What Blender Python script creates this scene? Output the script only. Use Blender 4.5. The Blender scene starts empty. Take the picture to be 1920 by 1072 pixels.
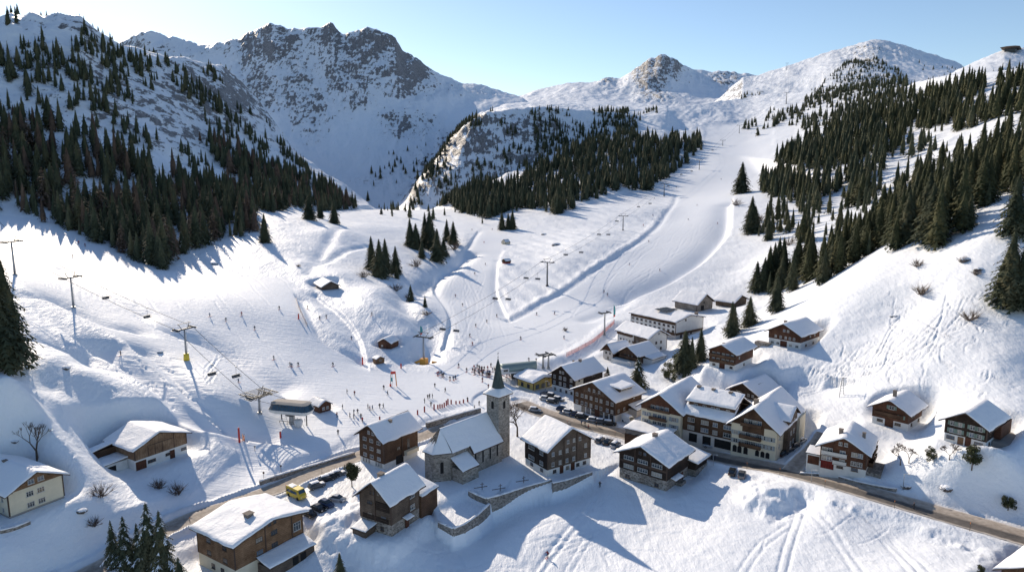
import bpy, bmesh, math, random
import numpy as np
from mathutils import Vector, Matrix
random.seed(7)
R = math.radians
scene = bpy.context.scene
COL = scene.collection

# ------------------------------------------------------------------ camera model
F = 1350.0
TH = R(9.5)
HC = 82.0
CT, ST = math.cos(TH), math.sin(TH)

def ray(u, v):
    """direction of the sight line through a photo point, as (x/y, z/y)"""
    X = (u - 960.0) / F
    Y = (536.0 - v) / F
    dy = CT + Y * ST
    return X / dy, (-ST + Y * CT) / dy

def pt(u, v, D):
    a, s = ray(u, v)
    return Vector((a * D, D, HC + s * D))

def onz(u, v, z):
    a, s = ray(u, v)
    D = (z - HC) / s
    return Vector((a * D, D, z))

def proj(x, y, z):
    """world to photo point (arrays allowed)"""
    zc = z - HC
    d = y * CT - zc * ST
    Y = (y * ST + zc * CT) / d
    return 960.0 + F * x / d, 536.0 - F * Y

# ------------------------------------------------------------------ noise
_rng = np.random.default_rng(11)
_tab = _rng.random((256, 256))
def vnoise(x, y):
    xi = np.floor(x).astype(np.int64); yi = np.floor(y).astype(np.int64)
    fx = x - xi; fy = y - yi
    fx = fx * fx * (3 - 2 * fx); fy = fy * fy * (3 - 2 * fy)
    a = _tab[xi & 255, yi & 255]; b = _tab[(xi + 1) & 255, yi & 255]
    c = _tab[xi & 255, (yi + 1) & 255]; d = _tab[(xi + 1) & 255, (yi + 1) & 255]
    return (a * (1 - fx) + b * fx) * (1 - fy) + (c * (1 - fx) + d * fx) * fy
def fbm(x, y, lam, oct=4, gain=.5):
    o = 0; amp = 1; tot = 0
    for k in range(oct):
        cs, sn = math.cos(k * 1.3), math.sin(k * 1.3)
        o = o + amp * (vnoise((x * cs - y * sn) / lam + 17.3 * k, (x * sn + y * cs) / lam + 5.7 * k) * 2 - 1)
        tot += amp; amp *= gain; lam *= .5
    return o / tot
def ridged(x, y, lam, oct=5, gain=.5):
    o = 0; amp = 1; tot = 0
    for k in range(oct):
        cs, sn = math.cos(k * 1.1 + .4), math.sin(k * 1.1 + .4)
        n = 1 - np.abs(vnoise((x * cs - y * sn) / lam + 9.1 * k, (x * sn + y * cs) / lam + 3.3 * k) * 2 - 1) * 2
        o = o + amp * n; tot += amp; amp *= gain; lam *= .5
    return o / tot
def sstep(e0, e1, x):
    t = np.clip((x - e0) / (e1 - e0), 0, 1)
    return t * t * (3 - 2 * t)

# ------------------------------------------------------------------ terrain: survey points (bearing, elevation, distance)
CP = [
 (0,1400,92),(480,1400,98),(960,1400,100),(1440,1400,96),(1920,1400,88),(-400,1200,110),(2300,1200,95),
 (960,1072,145),(1200,1072,140),(1400,1072,133),(1700,1072,126),(1920,1072,118),(700,1072,146),(450,1062,145),(200,1072,141),(0,1072,131),
 (0,1000,138),(20,972,144.5),(123,934,154),(-250,950,135),
 (735,1004,152),(825,960,166),(850,1000,156),(870,905,177),(960,945,168),(1026,895,180),(1130,930,172),(1240,915,174),(1160,895,180),(1320,890,181),
 (1000,1000,156),(1250,1000,154),(1400,980,153),(1500,960,157),(1560,930,156),(1400,890,178),(1460,865,185),(1640,930,155),(1920,1010,136),(1622,893,164),(1700,1000,142),
 (1520,880,172),(1703,808,181),(1633,790,189),(1845,845,155),(1760,812,172),(1700,600,235),(1850,700,185),(1920,800,160),(1920,600,205),(1600,700,215),(1750,860,160),(1850,920,147),
 (1500,655,240),(1380,695,230),(1075,748,246),(1150,795,221),(1010,770,234),(1200,815,212),(1300,720,245),(1420,745,218),(1480,720,222),(1550,780,200),
 (1215,660,297),(1210,640,312),(1306,585,358),(1150,690,275),(1340,620,310),(1400,602,310),
 (1500,565,300),(1600,515,283),(1700,480,272),(1800,450,262),(1920,420,250),(1800,560,225),(2100,400,235),(2100,700,190),(2100,900,140),
 (1430,555,380),(1450,480,430),(1600,400,480),(1800,350,430),(1920,300,400),(2150,260,380),
 (900,760,236),(900,700,271),(965,710,264),(795,683,281),(900,600,352),(1025,536,419),(940,490,496),(960,455,575),(900,430,660),(1100,600,352),(1200,560,395),
 (1167,432,620),(1300,470,500),(1245,368,790),(1360,385,650),(1370,440,540),(1320,510,440),(1390,505,440),(1320,300,1000),(1355,272,1120),(1400,330,850),(1385,247,1250),(1450,240,1250),
 (1200,345,860),(1060,395,720),(1000,430,640),(1100,480,500),(1130,430,600),
 (850,560,395),(740,660,289),(700,700,261),(615,545,350),(650,600,315),(560,590,298),(480,620,278),(400,560,300),(625,685,261),(540,780,217),(667,780,220),(560,855,192),(640,868,192),(450,830,196),
 (350,675,237),(226,665,226),(138,575,254),(28,515,258),(420,740,215),(0,400,400),(150,430,395),(300,500,360),(400,450,440),(500,455,430),(600,480,420),(627,418,560),(580,410,540),
 (700,520,390),(762,562,345),(800,480,490),(760,430,600),(680,400,750),(850,410,740),(700,460,480),(790,620,312),
 (20,680,165),(100,700,195),(0,750,165),(100,800,170),(100,880,156),(200,700,215),(250,780,195),(255,883,178),(359,851,186),(-250,600,190),(-250,450,300),(-250,750,150),
 (350,975,161),(200,1060,143),(600,950,166),(300,950,162),(450,880,186),(780,840,200),(850,800,217),(940,850,196),
 (0,300,900),(500,380,1000),(960,380,1100),(1400,360,1500),(1920,300,1500),
 (0,312,2500),(960,312,2500),(1920,312,2500),(0,309,6000),(960,309,6000),(1920,309,6000),(-400,309,4000),(2400,309,4000),
]
KL = 1.0
def tps_fit(P, S, lam=2e-4):
    n = len(P)
    d = np.linalg.norm(P[:, None] - P[None], axis=2)
    K = np.where(d > 0, d * d * np.log(d + 1e-12), 0) + lam * np.eye(n)
    Q = np.hstack([np.ones((n, 1)), P])
    A = np.block([[K, Q], [Q.T, np.zeros((3, 3))]])
    return np.linalg.solve(A, np.concatenate([S, np.zeros(3)]))
cpa = np.array([(ray(u, v)[0], math.log(D) * KL) for u, v, D in CP])
cps = np.array([ray(u, v)[1] for u, v, D in CP])
W = tps_fit(cpa, cps)

NA, NL = 1150, 1200
_t = np.linspace(-1, 1, NA)
AA = .80 * _t + .42 * np.sign(_t) * np.maximum(0, np.abs(_t) - .88) / .12 * np.abs(_t)
LL = np.linspace(math.log(88), math.log(5200), NL)
A2, L2 = np.meshgrid(AA, LL, indexing='ij')
YY = np.exp(L2); XX = A2 * YY

def tps_eval():
    # smooth function: evaluate on a coarse grid, then refine bilinearly/cubically
    ca = np.linspace(AA[0], AA[-1], 260); cl = np.linspace(LL[0], LL[-1], 300)
    ga, gl = np.meshgrid(ca, cl, indexing='ij')
    out = W[-3] + W[-2] * ga + W[-1] * gl * KL
    for i in range(len(cpa)):
        r2 = (ga - cpa[i, 0]) ** 2 + (gl * KL - cpa[i, 1]) ** 2 + 1e-14
        out = out + W[i] * .5 * r2 * np.log(r2)
    fi = np.interp(AA, ca, np.arange(260)); i0 = np.clip(fi.astype(int), 0, 258); fa = (fi - i0)[:, None]
    fj = np.interp(LL, cl, np.arange(300)); j0 = np.clip(fj.astype(int), 0, 298); fl = (fj - j0)[None]
    return (out[i0][:, j0] * (1 - fa) + out[i0 + 1][:, j0] * fa) * (1 - fl) + (out[i0][:, j0 + 1] * (1 - fa) + out[i0 + 1][:, j0 + 1] * fa) * fl
S = tps_eval()

def layer(lines, back=.35, front=.6, side=.9):
    """a mountain: lines of survey points ordered near to far (foot ... ridge)"""
    Ls, Ss = [], []
    a0 = max(min(ray(u, v)[0] for u, v, D in l) for l in lines); a1 = min(max(ray(u, v)[0] for u, v, D in l) for l in lines)
    for l in lines:
        q = sorted((ray(u, v)[0], math.log(D), ray(u, v)[1]) for u, v, D in l)
        qa = [k[0] for k in q]
        Ls.append(np.interp(AA, qa, [k[1] for k in q])); Ss.append(np.interp(AA, qa, [k[2] for k in q]))
    def sm(x, n):
        k = np.hanning(2 * n + 3)[1:-1]; k /= k.sum(); return np.convolve(np.pad(x, n, 'edge'), k, 'valid')
    for i in range(len(lines)):
        Ls[i] = sm(Ls[i], 22); Ss[i] = sm(Ss[i], 2 if i == len(lines) - 1 else 22)
    out = np.full(S.shape, -9.0)
    for i in range(len(lines) - 1):
        l0, l1 = Ls[i][:, None], Ls[i + 1][:, None]
        t = (L2 - l0) / np.maximum(l1 - l0, 1e-4)
        v = Ss[i][:, None] * (1 - t) + Ss[i + 1][:, None] * t
        m = (t >= 0) & (t <= 1)
        out[m] = v[m]
    m = L2 < Ls[0][:, None]; v = Ss[0][:, None] - front * (Ls[0][:, None] - L2); out[m] = v[m]
    m = L2 > Ls[-1][:, None]; v = Ss[-1][:, None] - back * (L2 - Ls[-1][:, None]); out[m] = v[m]
    off = np.maximum(np.maximum(a0 - A2, A2 - a1), 0)
    return out - side * off
def smax(a, b, k):
    h = np.clip(.5 + .5 * (a - b) / k, 0, 1)
    return b * (1 - h) + a * h + k * h * (1 - h)

LM = layer([
 [(-700,395,400),(-300,380,400),(0,392,405),(150,440,400),(300,495,368),(400,440,455),(500,400,560),(590,388,720),(670,388,880),(700,386,980)],
 [(-700,200,510),(-300,200,515),(0,200,540),(150,230,565),(300,300,590),(400,310,700),(500,320,790),(600,352,890),(690,384,990)],
 [(-700,-60,640),(-300,-20,670),(0,34,690),(20,22,695),(40,27,700),(60,20,705),(80,31,710),(105,24,722),(130,30,732),(150,33,740),(185,62,760),(230,88,800),(330,115,890),(415,124,1030),(480,190,1100),(560,292,1060),(610,327,1010),(700,388,1000)]])
CM = layer([
 [(100,385,1280),(500,385,1240),(700,382,1230),(850,380,1230),(1000,380,1250)],
 [(100,300,1420),(500,300,1400),(600,310,1380),(700,320,1370),(850,300,1420),(1000,280,1500)],
 [(100,180,1680),(400,190,1620),(500,200,1580),(600,215,1560),(700,215,1570),(800,220,1620),(1000,215,1720)],
 [(100,85,1900),(225,80,1900),(245,70,1900),(268,59,1880),(285,58,1880),(300,62,1880),(312,68,1880),(330,70,1880),(350,76,1880),(372,84,1880),(395,85,1880),(420,82,1880),(437,75,1880),(450,76,1880),(470,62,1900),(490,53,1880),(510,43,1860),(530,50,1860),(580,57,1870),(624,50,1870),(632,62,1870),(642,68,1870),(665,60,1860),(690,57,1860),(720,65,1860),(742,74,1860),(758,100,1880),(800,130,1920),(870,158,1960),(900,160,1980),(935,168,2000),(980,183,2000)]])
CL = layer([
 [(760,384,1080),(850,380,1050),(950,374,1050),(1100,352,1050),(1250,302,1080)],
 [(775,360,1110),(830,328,1105),(950,292,1110),(1100,285,1130),(1250,270,1150)],
 [(785,345,1190),(830,283,1185),(880,230,1180),(950,209,1200),(1050,204,1230),(1160,215,1260),(1250,226,1260)],
 [(785,350,1300),(830,290,1420),(880,224,1500),(950,195,1700),(1050,190,1740),(1160,194,1750),(1250,200,1700)]])
RB = layer([
 [(940,215,1800),(1100,205,1800),(1250,215,1800),(1480,220,1800)],
 [(940,195,2150),(1100,172,2150),(1180,180,2150),(1245,170,2150),(1300,175,2150),(1480,180,2150)],
 [(940,190,2450),(975,180,2450),(1000,171,2450),(1060,158,2420),(1110,153,2400),(1160,148,2400),(1180,138,2380),(1190,133,2370),(1205,127,2360),(1216,115,2352),(1228,116,2350),(1236,107,2345),(1246,105,2340),(1256,113,2345),(1264,112,2350),(1278,122,2370),(1300,131,2400),(1350,138,2400),(1400,140,2400),(1480,152,2400)]])
RR = layer([
 [(1130,310,980),(1300,290,1020),(1400,300,950),(1450,300,850),(1550,330,650),(1700,330,560),(1920,290,430),(2300,270,390)],
 [(1130,250,1200),(1300,235,1250),(1400,235,1280),(1500,230,1100),(1600,230,900),(1700,230,800),(1920,200,600),(2300,180,540)],
 [(1130,245,1250),(1180,226,1320),(1240,208,1380),(1320,197,1450),(1400,185,1600),(1500,172,1500),(1600,165,1250),(1700,160,1080),(1800,140,900),(1920,130,780),(2300,70,680)]])
RP = layer([
 [(1390,215,1500),(1500,200,1450),(1640,185,1300),(1800,185,1200)],
 [(1390,175,1700),(1500,150,1680),(1560,135,1600),(1640,130,1550),(1800,150,1500)],
 [(1392,146,1900),(1412,146,1900),(1470,127,1900),(1560,97,1900),(1600,87,1900),(1630,74,1900),(1650,73,1900),(1700,88,1850),(1790,117,1800),(1830,135,1750)]])
HB = layer([
 [(1760,165,1050),(2300,165,1000)],
 [(1760,150,1280),(1790,135,1300),(1820,120,1300),(1860,101,1300),(1885,92,1300),(1930,93,1300),(2300,110,1300)]])
MF = layer([
 [(830,386,900),(900,400,800),(960,402,760),(1060,393,730),(1150,367,800),(1200,347,860),(1320,278,1100)],
 [(830,378,950),(900,352,1000),(960,327,1050),(1060,284,1120),(1170,252,1160),(1320,252,1190)]], back=.25)
S0 = S.copy()
mtn = np.zeros_like(S)
for Lr, k in ((LM, .012), (CM, .012), (CL, .008), (RB, .006), (RR, .02), (RP, .008), (HB, .004), (MF, .008)):
    S = smax(Lr, S, k)
high = sstep(.0, .03, S - S0)                              # where a mountain rises over the valley floor

far = sstep(900, 1300, YY)
wild_amp = np.ones_like(S)

# ------------------------------------------------------------------ painting helpers
U2, V2 = proj(XX, YY, HC + S * YY)
def inpoly(U, V, P):
    c = np.zeros(U.shape, bool); n = len(P)
    for i in range(n):
        x0, y0 = P[i]; x1, y1 = P[(i + 1) % n]
        if y0 == y1: continue
        c ^= ((y0 > V) != (y1 > V)) & (U < (x1 - x0) * (V - y0) / (y1 - y0) + x0)
    return c
def blur(M, n=2):
    for _ in range(n):
        M = (M + np.roll(M, 1, 0) + np.roll(M, -1, 0)) / 3
        M = (M + np.roll(M, 1, 1) + np.roll(M, -1, 1)) / 3
    return M
def gidx(a, L):
    fi = np.interp(a, AA, np.arange(NA)); fj = (L - LL[0]) / (LL[1] - LL[0])
    return fi, fj
def hit(u, v, dmin=90.0, dmax=5000.0):
    """first terrain point on the sight line through a photo point"""
    a, s = ray(u, v)
    i = int(round(float(np.interp(a, AA, np.arange(NA)))))
    col = S[i]; j0 = int((math.log(dmin) - LL[0]) / (LL[1] - LL[0])); j0 = max(0, j0)
    js = np.nonzero(col[j0:] >= s)[0]
    j = j0 + (js[0] if len(js) else 0)
    if j > 0:
        t = (s - col[j - 1]) / (col[j] - col[j - 1] + 1e-9); t = min(1, max(0, t)); L = LL[j - 1] + t * (LL[j] - LL[j - 1])
    else: L = LL[0]
    D = math.exp(L)
    return Vector((a * D, D, HC + s * D))
def gz(x, y):
    """ground height at a world point (arrays allowed)"""
    a = np.asarray(x) / y; L = np.log(y)
    fi, fj = gidx(a, L)
    i = np.clip(np.floor(fi).astype(int), 0, NA - 2); j = np.clip(np.floor(fj).astype(int), 0, NL - 2)
    ti = np.clip(fi - i, 0, 1); tj = np.clip(fj - j, 0, 1)
    s = (S[i, j] * (1 - ti) + S[i + 1, j] * ti) * (1 - tj) + (S[i, j + 1] * (1 - ti) + S[i + 1, j + 1] * ti) * tj
    return HC + s * y
def seg_dist(P, pad):
    """distance of the grid vertices to a world polyline, inside its bounding box; returns slice, distance, param"""
    P = np.array(P, float)
    x0, x1 = P[:, 0].min() - pad, P[:, 0].max() + pad; y0, y1 = P[:, 1].min() - pad, P[:, 1].max() + pad
    m = (XX > x0) & (XX < x1) & (YY > y0) & (YY < y1)
    ii, jj = np.nonzero(m)
    if len(ii) == 0: return None
    sl = (slice(ii.min(), ii.max() + 1), slice(jj.min(), jj.max() + 1))
    X, Y = XX[sl], YY[sl]
    best = np.full(X.shape, 1e9); par = np.zeros(X.shape); side = np.zeros(X.shape)
    for k in range(len(P) - 1):
        ax, ay = P[k][:2]; bx, by = P[k + 1][:2]
        dx, dy = bx - ax, by - ay; l2 = dx * dx + dy * dy + 1e-9
        t = np.clip(((X - ax) * dx + (Y - ay) * dy) / l2, 0, 1)
        d = np.hypot(X - ax - t * dx, Y - ay - t * dy)
        mm = d < best
        best[mm] = d[mm]; par[mm] = (k + t)[mm]; side[mm] = np.sign(dx * (Y - ay) - dy * (X - ax))[mm]
    return sl, best, par, side
def smoothline(P, n=8):
    """Catmull-Rom"""
    P = [Vector(p) for p in P]; out = []
    for i in range(len(P) - 1):
        p0 = P[max(0, i - 1)]; p1 = P[i]; p2 = P[i + 1]; p3 = P[min(len(P) - 1, i + 2)]
        for k in range(n):
            t = k / n
            out.append(.5 * ((2 * p1) + (p2 - p0) * t + (2 * p0 - 5 * p1 + 4 * p2 - p3) * t * t + (3 * p1 - p0 - 3 * p2 + p3) * t ** 3))
    out.append(P[-1]); return out
# ------------------------------------------------------------------ local relief
H = HC + S * YY                                            # heights of the grid
def wl(P):                                                 # photo polyline -> world polyline on the smooth ground
    return [hit(u, v) for u, v in P]
def step(P, amp, w, side=1, n=6):
    """a bank: the ground on one side of the line sinks by amp and recovers over w"""
    r = seg_dist(smoothline(wl(P), n), w * 4)
    if r is None: return
    sl, d, par, sd = r
    m = np.where(sd * side > 0, 1, 0)
    H[sl] -= amp * m * (1 - np.exp(-(d / (w * .25)) ** 2)) * np.exp(-(d / w) ** 2) * 1.6
def groove(P, amp, w, n=6):
    r = seg_dist(smoothline(wl(P), n), w * 3)
    if r is None: return
    sl, d, par, sd = r
    H[sl] += amp * np.exp(-(d / w) ** 2)
def bump(u, v, amp, r, ry=None):
    p = hit(u, v); ry = ry or r
    q = ((XX - p.x) / r) ** 2 + ((YY - p.y) / ry) ** 2
    m = q < 9
    H[m] += amp * np.exp(-q[m])

# left slopes
step([(180,664),(240,705),(300,755),(370,800),(450,822)], 3.2, 11, 1)
step([(262,658),(300,690),(345,735),(385,762)], 1.5, 7, 1)
step([(352,640),(400,660),(450,692),(500,722)], 2.2, 9, 1)
step([(40,560),(100,570),(190,610),(240,622)], 1.2, 6, 1)
step([(110,505),(150,530),(200,560),(250,590)], 1.2, 6, 1)
step([(50,640),(90,650),(130,670)], 1.8, 6, 1)
bump(120,695,2.5,12); bump(210,735,2.2,10,8); bump(300,800,1.8,9,7); bump(60,800,1.5,9); bump(150,790,1.6,6); bump(95,760,1.4,5); bump(240,770,1.2,5); bump(180,830,1.2,5)
groove([(0,752),(60,728),(110,700),(160,665),(200,640)], -1.2, 4)
groove([(0,735),(60,712),(110,688),(150,655)], 1.0, 3)
# hollows and knolls between the two runs
step([(555,560),(575,600),(600,640),(665,675)], 1.6, 6, 1)
step([(600,555),(650,600),(680,640),(690,680)], 1.2, 5, -1)
for b in ((700,560,3,14,20),(640,520,2.5,14,16),(690,590,2.2,11,14),(740,600,2.6,12,14),(760,540,2,10,12),(760,640,2,9,10),(640,440,3,18,26),(700,430,3,20,30),(590,500,1.5,12,14)): bump(*b)
groove([(880,475),(850,495),(810,522),(770,548),(752,566),(775,590),(800,612),(806,640),(790,665)], -4.2, 7)
groove([(580,515),(600,480),(615,455),(640,430)], -1.4, 4)
groove([(600,498),(650,470),(690,462)], -1.2, 3)
# banks along the middle run
step([(893,435),(860,480),(815,510),(812,545),(830,575),(838,600),(828,640)], .9, 4, 1)
step([(937,490),(934,540),(945,575),(958,600)], .7, 4, -1)
groove([(958,600),(1010,572),(1060,545),(1110,512),(1180,470),(1235,425),(1262,385),(1268,366)], -1.0, 2.8)
groove([(958,596),(1010,566),(1060,539),(1110,506),(1180,464),(1230,422)], 1.0, 3.5)
bump(1100,470,5,30,40); bump(1180,420,5,30,40); bump(1050,500,3,16,25); bump(960,500,2,14,20); bump(1130,400,4,30,40); bump(1215,400,4,22,40)
step([(1375,380),(1372,430),(1340,475),(1280,520),(1190,560)], 2.8, 14, -1)
groove([(1100,600),(1140,585),(1180,560)], -1.2, 5)
groove([(990,690),(1060,668),(1110,640),(1150,605)], .9, 4)
groove([(1020,700),(1080,672),(1130,640),(1170,610),(1230,595)], -1.0, 4)
# right hillside
step([(1285,600),(1340,610),(1400,590),(1450,570),(1520,548)], 1.5, 8, 1)
step([(1300,700),(1380,712),(1440,700),(1500,690),(1550,705)], 2.2, 9, -1)
bump(1620,560,3,16); bump(1760,540,3,16); bump(1850,470,4,16); bump(1690,640,2,14); bump(1560,640,3,14); bump(1750,690,2.4,14)
# knolls below the right-hand houses
for b in ((1790,900,2.6,6),(1840,905,2.8,6),(1800,930,2.2,6),(1720,850,1.5,5),(1880,880,2.5,7),(1900,940,2,7),(1760,915,1.5,5)): bump(*b)
# ploughed heap of snow and the bank below the road
for b in ((1445,930,1.9,5,4),(1422,950,1.3,4,3),(1472,940,1.5,4,4),(1402,935,1.0,3,3),(1488,918,1.1,4,3),(1450,960,1.0,3,3),(1425,915,1.0,3,3)): bump(*b)
# ploughed heaps near the car park
for b in ((690,960,1.2,4,3),(600,1000,1.5,5,4),(640,985,1.3,4,3),(660,1020,1.4,4,4),(700,1040,1.5,5,4)): bump(*b)
S = (H - HC) / YY

# ------------------------------------------------------------------ roads (world lines)
def zline(P):
    return [onz(u, v, z) for u, v, z in P]
ROAD1 = smoothline(zline([(975,755,.4),(1010,770,0),(1080,792,0),(1140,806,0),(1200,820,.2),(1300,846,1.0),(1400,867,2.2),(1453,877,3.3),(1500,888,4.7),(1560,903,6.2),(1640,926,7),(1740,955,7.1),(1830,981,7.2),(1920,1007,7.4),(2050,1045,8)]), 8)
ROAD2 = smoothline(zline([(90,1110,-3),(190,1062,-3),(270,1015,-2.6),(350,975,-2),(430,947,-1.6),(510,918,-1.2),(570,893,-1),(640,866,-.6),(700,845,-.3),(780,822,0),(840,800,.3)]), 8)
LANE = smoothline(zline([(1482,883,4.1),(1503,862,5.0),(1530,836,6.6),(1546,812,8.4)]), 6)
PATH1 = smoothline(zline([(1300,775-30,5),(1330,690,8)]), 3)
def flatten(P, w, fade, sink=0.0, bank=0.0):
    global H
    r = seg_dist(P, w + fade + 3)
    sl, d, par, sd = r
    Z = np.array([p[2] for p in P]); z = np.interp(par, np.arange(len(Z)), Z) - sink
    k = 1 - sstep(w, w + fade, d)
    H[sl] = H[sl] * (1 - k) + z * k
    if bank:
        nn = .55 + .9 * vnoise(XX[sl] / 2.7, YY[sl] / 2.7)
        H[sl] += bank * nn * np.exp(-((d - w - .9) / .8) ** 2)
flatten(ROAD1, 4.2, 7, .12, .9); flatten(ROAD2, 3.6, 6, .12, 1.0); flatten(LANE, 2.4, 4, .12, .5)

# ------------------------------------------------------------------ level pads under buildings: (corner px, z, radius)
PADS = []
def pad(pts, z, grow=1.5, fade=4.0):
    """level the ground under a world polygon"""
    P = np.array([(p[0], p[1]) for p in pts]); c = P.mean(0)
    rr = max(np.hypot(*(P - c).T)) + grow + fade
    m = (np.abs(XX - c[0]) < rr) & (np.abs(YY - c[1]) < rr)
    ii, jj = np.nonzero(m)
    if not len(ii): return
    sl = (slice(ii.min(), ii.max() + 1), slice(jj.min(), jj.max() + 1))
    X, Y = XX[sl], YY[sl]; d = np.full(X.shape, 1e9); ins = inpoly(X, Y, [tuple(p) for p in P])
    for k in range(len(P)):
        a = P[k]; b = P[(k + 1) % len(P)]; e = b - a; l2 = (e ** 2).sum() + 1e-9
        t = np.clip(((X - a[0]) * e[0] + (Y - a[1]) * e[1]) / l2, 0, 1)
        d = np.minimum(d, np.hypot(X - a[0] - t * e[0], Y - a[1] - t * e[1]))
    d[ins] = 0
    k = 1 - sstep(grow, grow + fade, d)
    H[sl] = H[sl] * (1 - k) + z * k
# ------------------------------------------------------------------ groomed runs, rock, noise
def polys(L):
    M = np.zeros(S.shape)
    for P in L: M[inpoly(U2, V2, P)] = 1
    return M
vis_hi = U2 * 0 + 1
PISTE = polys([
 [(-50,395),(150,420),(330,500),(420,520),(540,520),(560,560),(600,640),(690,690),(740,690),(800,700),(905,640),(835,610),(812,560),(815,510),(880,460),(900,430),(960,430),(935,490),(958,603),(1050,560),(1180,475),(1265,385),(1290,330),(1300,260),(1180,230),(1330,190),(1450,170),(1450,290),(1375,370),(1370,440),(1300,510),(1180,570),(1150,600),(980,690),(900,760),(700,800),(640,830),(480,930),(330,960),(450,850),(360,800),(190,670),(190,640),(240,640),(50,540),(-50,520)],
])
PISTE = blur(PISTE, 2)
PISTE *= 1 - sstep(1500, 1700, YY)
PLAZA = blur(polys([[(560,905),(700,850),(960,760),(1010,745),(1100,780),(1200,810),(1160,830),(960,800),(760,880),(670,940),(600,990),(520,960)]]), 2)
soft = 1 - np.clip(PISTE + PLAZA, 0, 1)
# wind-blown undulation, stronger off the runs, stronger and rougher on the mountains
flatk = np.ones_like(S)
for P, w in ((ROAD1, 6), (ROAD2, 5.5), (LANE, 4)):
    sl, d, par, sd = seg_dist(P, w + 8); k = sstep(w - 1, w + 5, d); flatk[sl] = np.minimum(flatk[sl], k)
padk = flatk
near = 1 - far
H += flatk * (soft * (.55 * fbm(XX, YY, 26, 3) + .30 * fbm(XX * .6 + YY * .5, YY, 9, 4) + .10 * fbm(XX, YY, 2.4, 2)) + (1 - soft) * (.45 * fbm(XX, YY, 40, 2) + .05 * fbm(XX, YY, 5, 2)))
# broken ploughed snow in places
def lumps(P, amp):
    M = blur(polys([P]), 2)
    H[:] += flatk * M * amp * (.55 * ridged(XX, YY, 4.5, 2) * .5 + .8 * fbm(XX, YY, 2.2, 3))
lumps([(1380,905),(1420,890),(1500,895),(1520,930),(1500,975),(1440,985),(1390,950)], .9)
lumps([(1500,905),(1640,945),(1920,1040),(1920,1085),(1700,990),(1560,950)], .9)
lumps([(560,985),(600,950),(680,945),(700,990),(760,1060),(640,1072),(590,1040)], 1.0)
lumps([(1680,840),(1920,840),(1920,1000),(1700,920)], .5)
lumps([(1380,900),(1330,870),(1500,900)], .3)
# wild slope beside the middle run: wind ripples
rp = blur(polys([[(940,470),(1050,420),(1160,370),(1262,370),(1230,420),(1110,505),(958,595),(935,540)]]), 2)
H += rp * .35 * np.sin((XX * .9 + YY * .35 + 6 * fbm(XX, YY, 30, 3)) / 1.7) * (.5 + .5 * fbm(XX, YY, 50, 2))
mamp = high * sstep(500, 1400, YY)
dr = ridged(XX * .9 + YY * .55, YY * .45 - XX * .2, 15, 3, .5)
H += flatk * soft * (1 - mamp) * (.34 * dr + .10 * ridged(XX, YY * .5, 5, 2)) * (.4 + .8 * sstep(-.3, .4, fbm(XX, YY, 60, 2)))
def spot(L):
    M = np.zeros(S.shape)
    for u, v, ru, rv, w in L:
        q = ((U2 - u) / ru) ** 2 + ((V2 - v) / rv) ** 2
        M = np.maximum(M, w * np.exp(-q))
    return M
U2, V2 = proj(XX, YY, H)
ROCK = np.zeros_like(S)
ROCK += spot([(520,70,30,25,.5),(470,90,20,30,.5),(660,150,50,22,.75),(715,105,30,40,.8),(690,90,30,25,.6),(775,130,18,45,.8),(760,90,12,20,.8),(625,60,14,12,.9),(540,110,30,30,.45),(560,160,35,50,.42),(590,210,25,40,.45),(490,170,40,60,.3),
  (765,240,42,22,.9),(735,225,25,14,.6),(800,225,30,12,.5),(670,195,20,12,.5),(830,170,60,14,.3),(900,175,40,8,.3)]) * sstep(1100, 1300, YY)
ROCK += spot([(520,90,90,45,.36),(680,100,110,50,.40),(600,80,120,35,.36),(560,190,50,90,.34),(770,150,60,50,.34),(480,150,60,60,.30),(330,95,110,16,.32),(640,180,90,40,.22)]) * sstep(1100, 1300, YY)
ROCK += spot([(900,270,60,30,.62),(980,255,50,30,.7),(1050,240,40,22,.6),(850,290,30,30,.55),(1000,300,70,30,.5),(930,330,60,25,.45),(780,365,25,20,.5),(870,320,60,50,.4),(805,330,40,50,.55),(850,265,45,40,.55),(900,228,50,18,.45),(1000,270,120,60,.38)]) * sstep(950, 1050, YY) * (1 - sstep(1500, 1700, YY))
ROCK += spot([(1222,150,24,42,.85),(1235,120,12,16,.7),(1195,130,14,10,.6),(1360,148,20,12,.95),(1140,153,12,5,.7),(1240,185,24,16,.6),(1260,130,18,25,.3)]) * sstep(1900, 2000, YY)
ROCK += spot([(110,160,60,50,.5),(60,130,50,30,.4),(240,215,80,60,.42),(290,250,70,40,.42),(350,260,60,30,.38),(150,140,40,40,.4),(130,40,40,15,.5),(380,200,100,80,.3)]) * sstep(500, 600, YY) * (1 - sstep(1300, 1500, YY))
ROCK += spot([(1680,350,50,60,.45),(1640,330,50,40,.4),(1500,430,40,30,.45),(1440,420,50,30,.35),(1720,240,30,20,.3),(1620,110,40,30,.5)]) * sstep(480, 560, YY)
ROCK += spot([(1690,100,60,20,.2),(870,490,25,20,.3),(800,540,25,12,.4),(790,590,18,14,.45),(870,455,15,20,.35)])
ROCK += spot([(60,120,120,90,.34),(230,200,120,90,.30),(330,180,100,70,.30),(130,60,80,30,.36),(420,200,70,60,.30),(60,230,60,40,.3)]) * sstep(430, 520, YY) * (1 - sstep(1200, 1300, YY))
ROCK += spot([(1225,150,50,45,.34),(1150,160,40,15,.28),(1360,150,50,25,.26),(1640,110,60,30,.26)]) * sstep(1700, 1800, YY)
ROCK = np.clip(ROCK * .88, 0, .47)
H += high * (1 - sstep(1150, 1400, YY)) * sstep(430, 600, YY) * (U2 < 720) * 5.0 * ridged(XX * 1.1 - YY * .4, YY * .6, 55, 5, .6)
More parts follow.
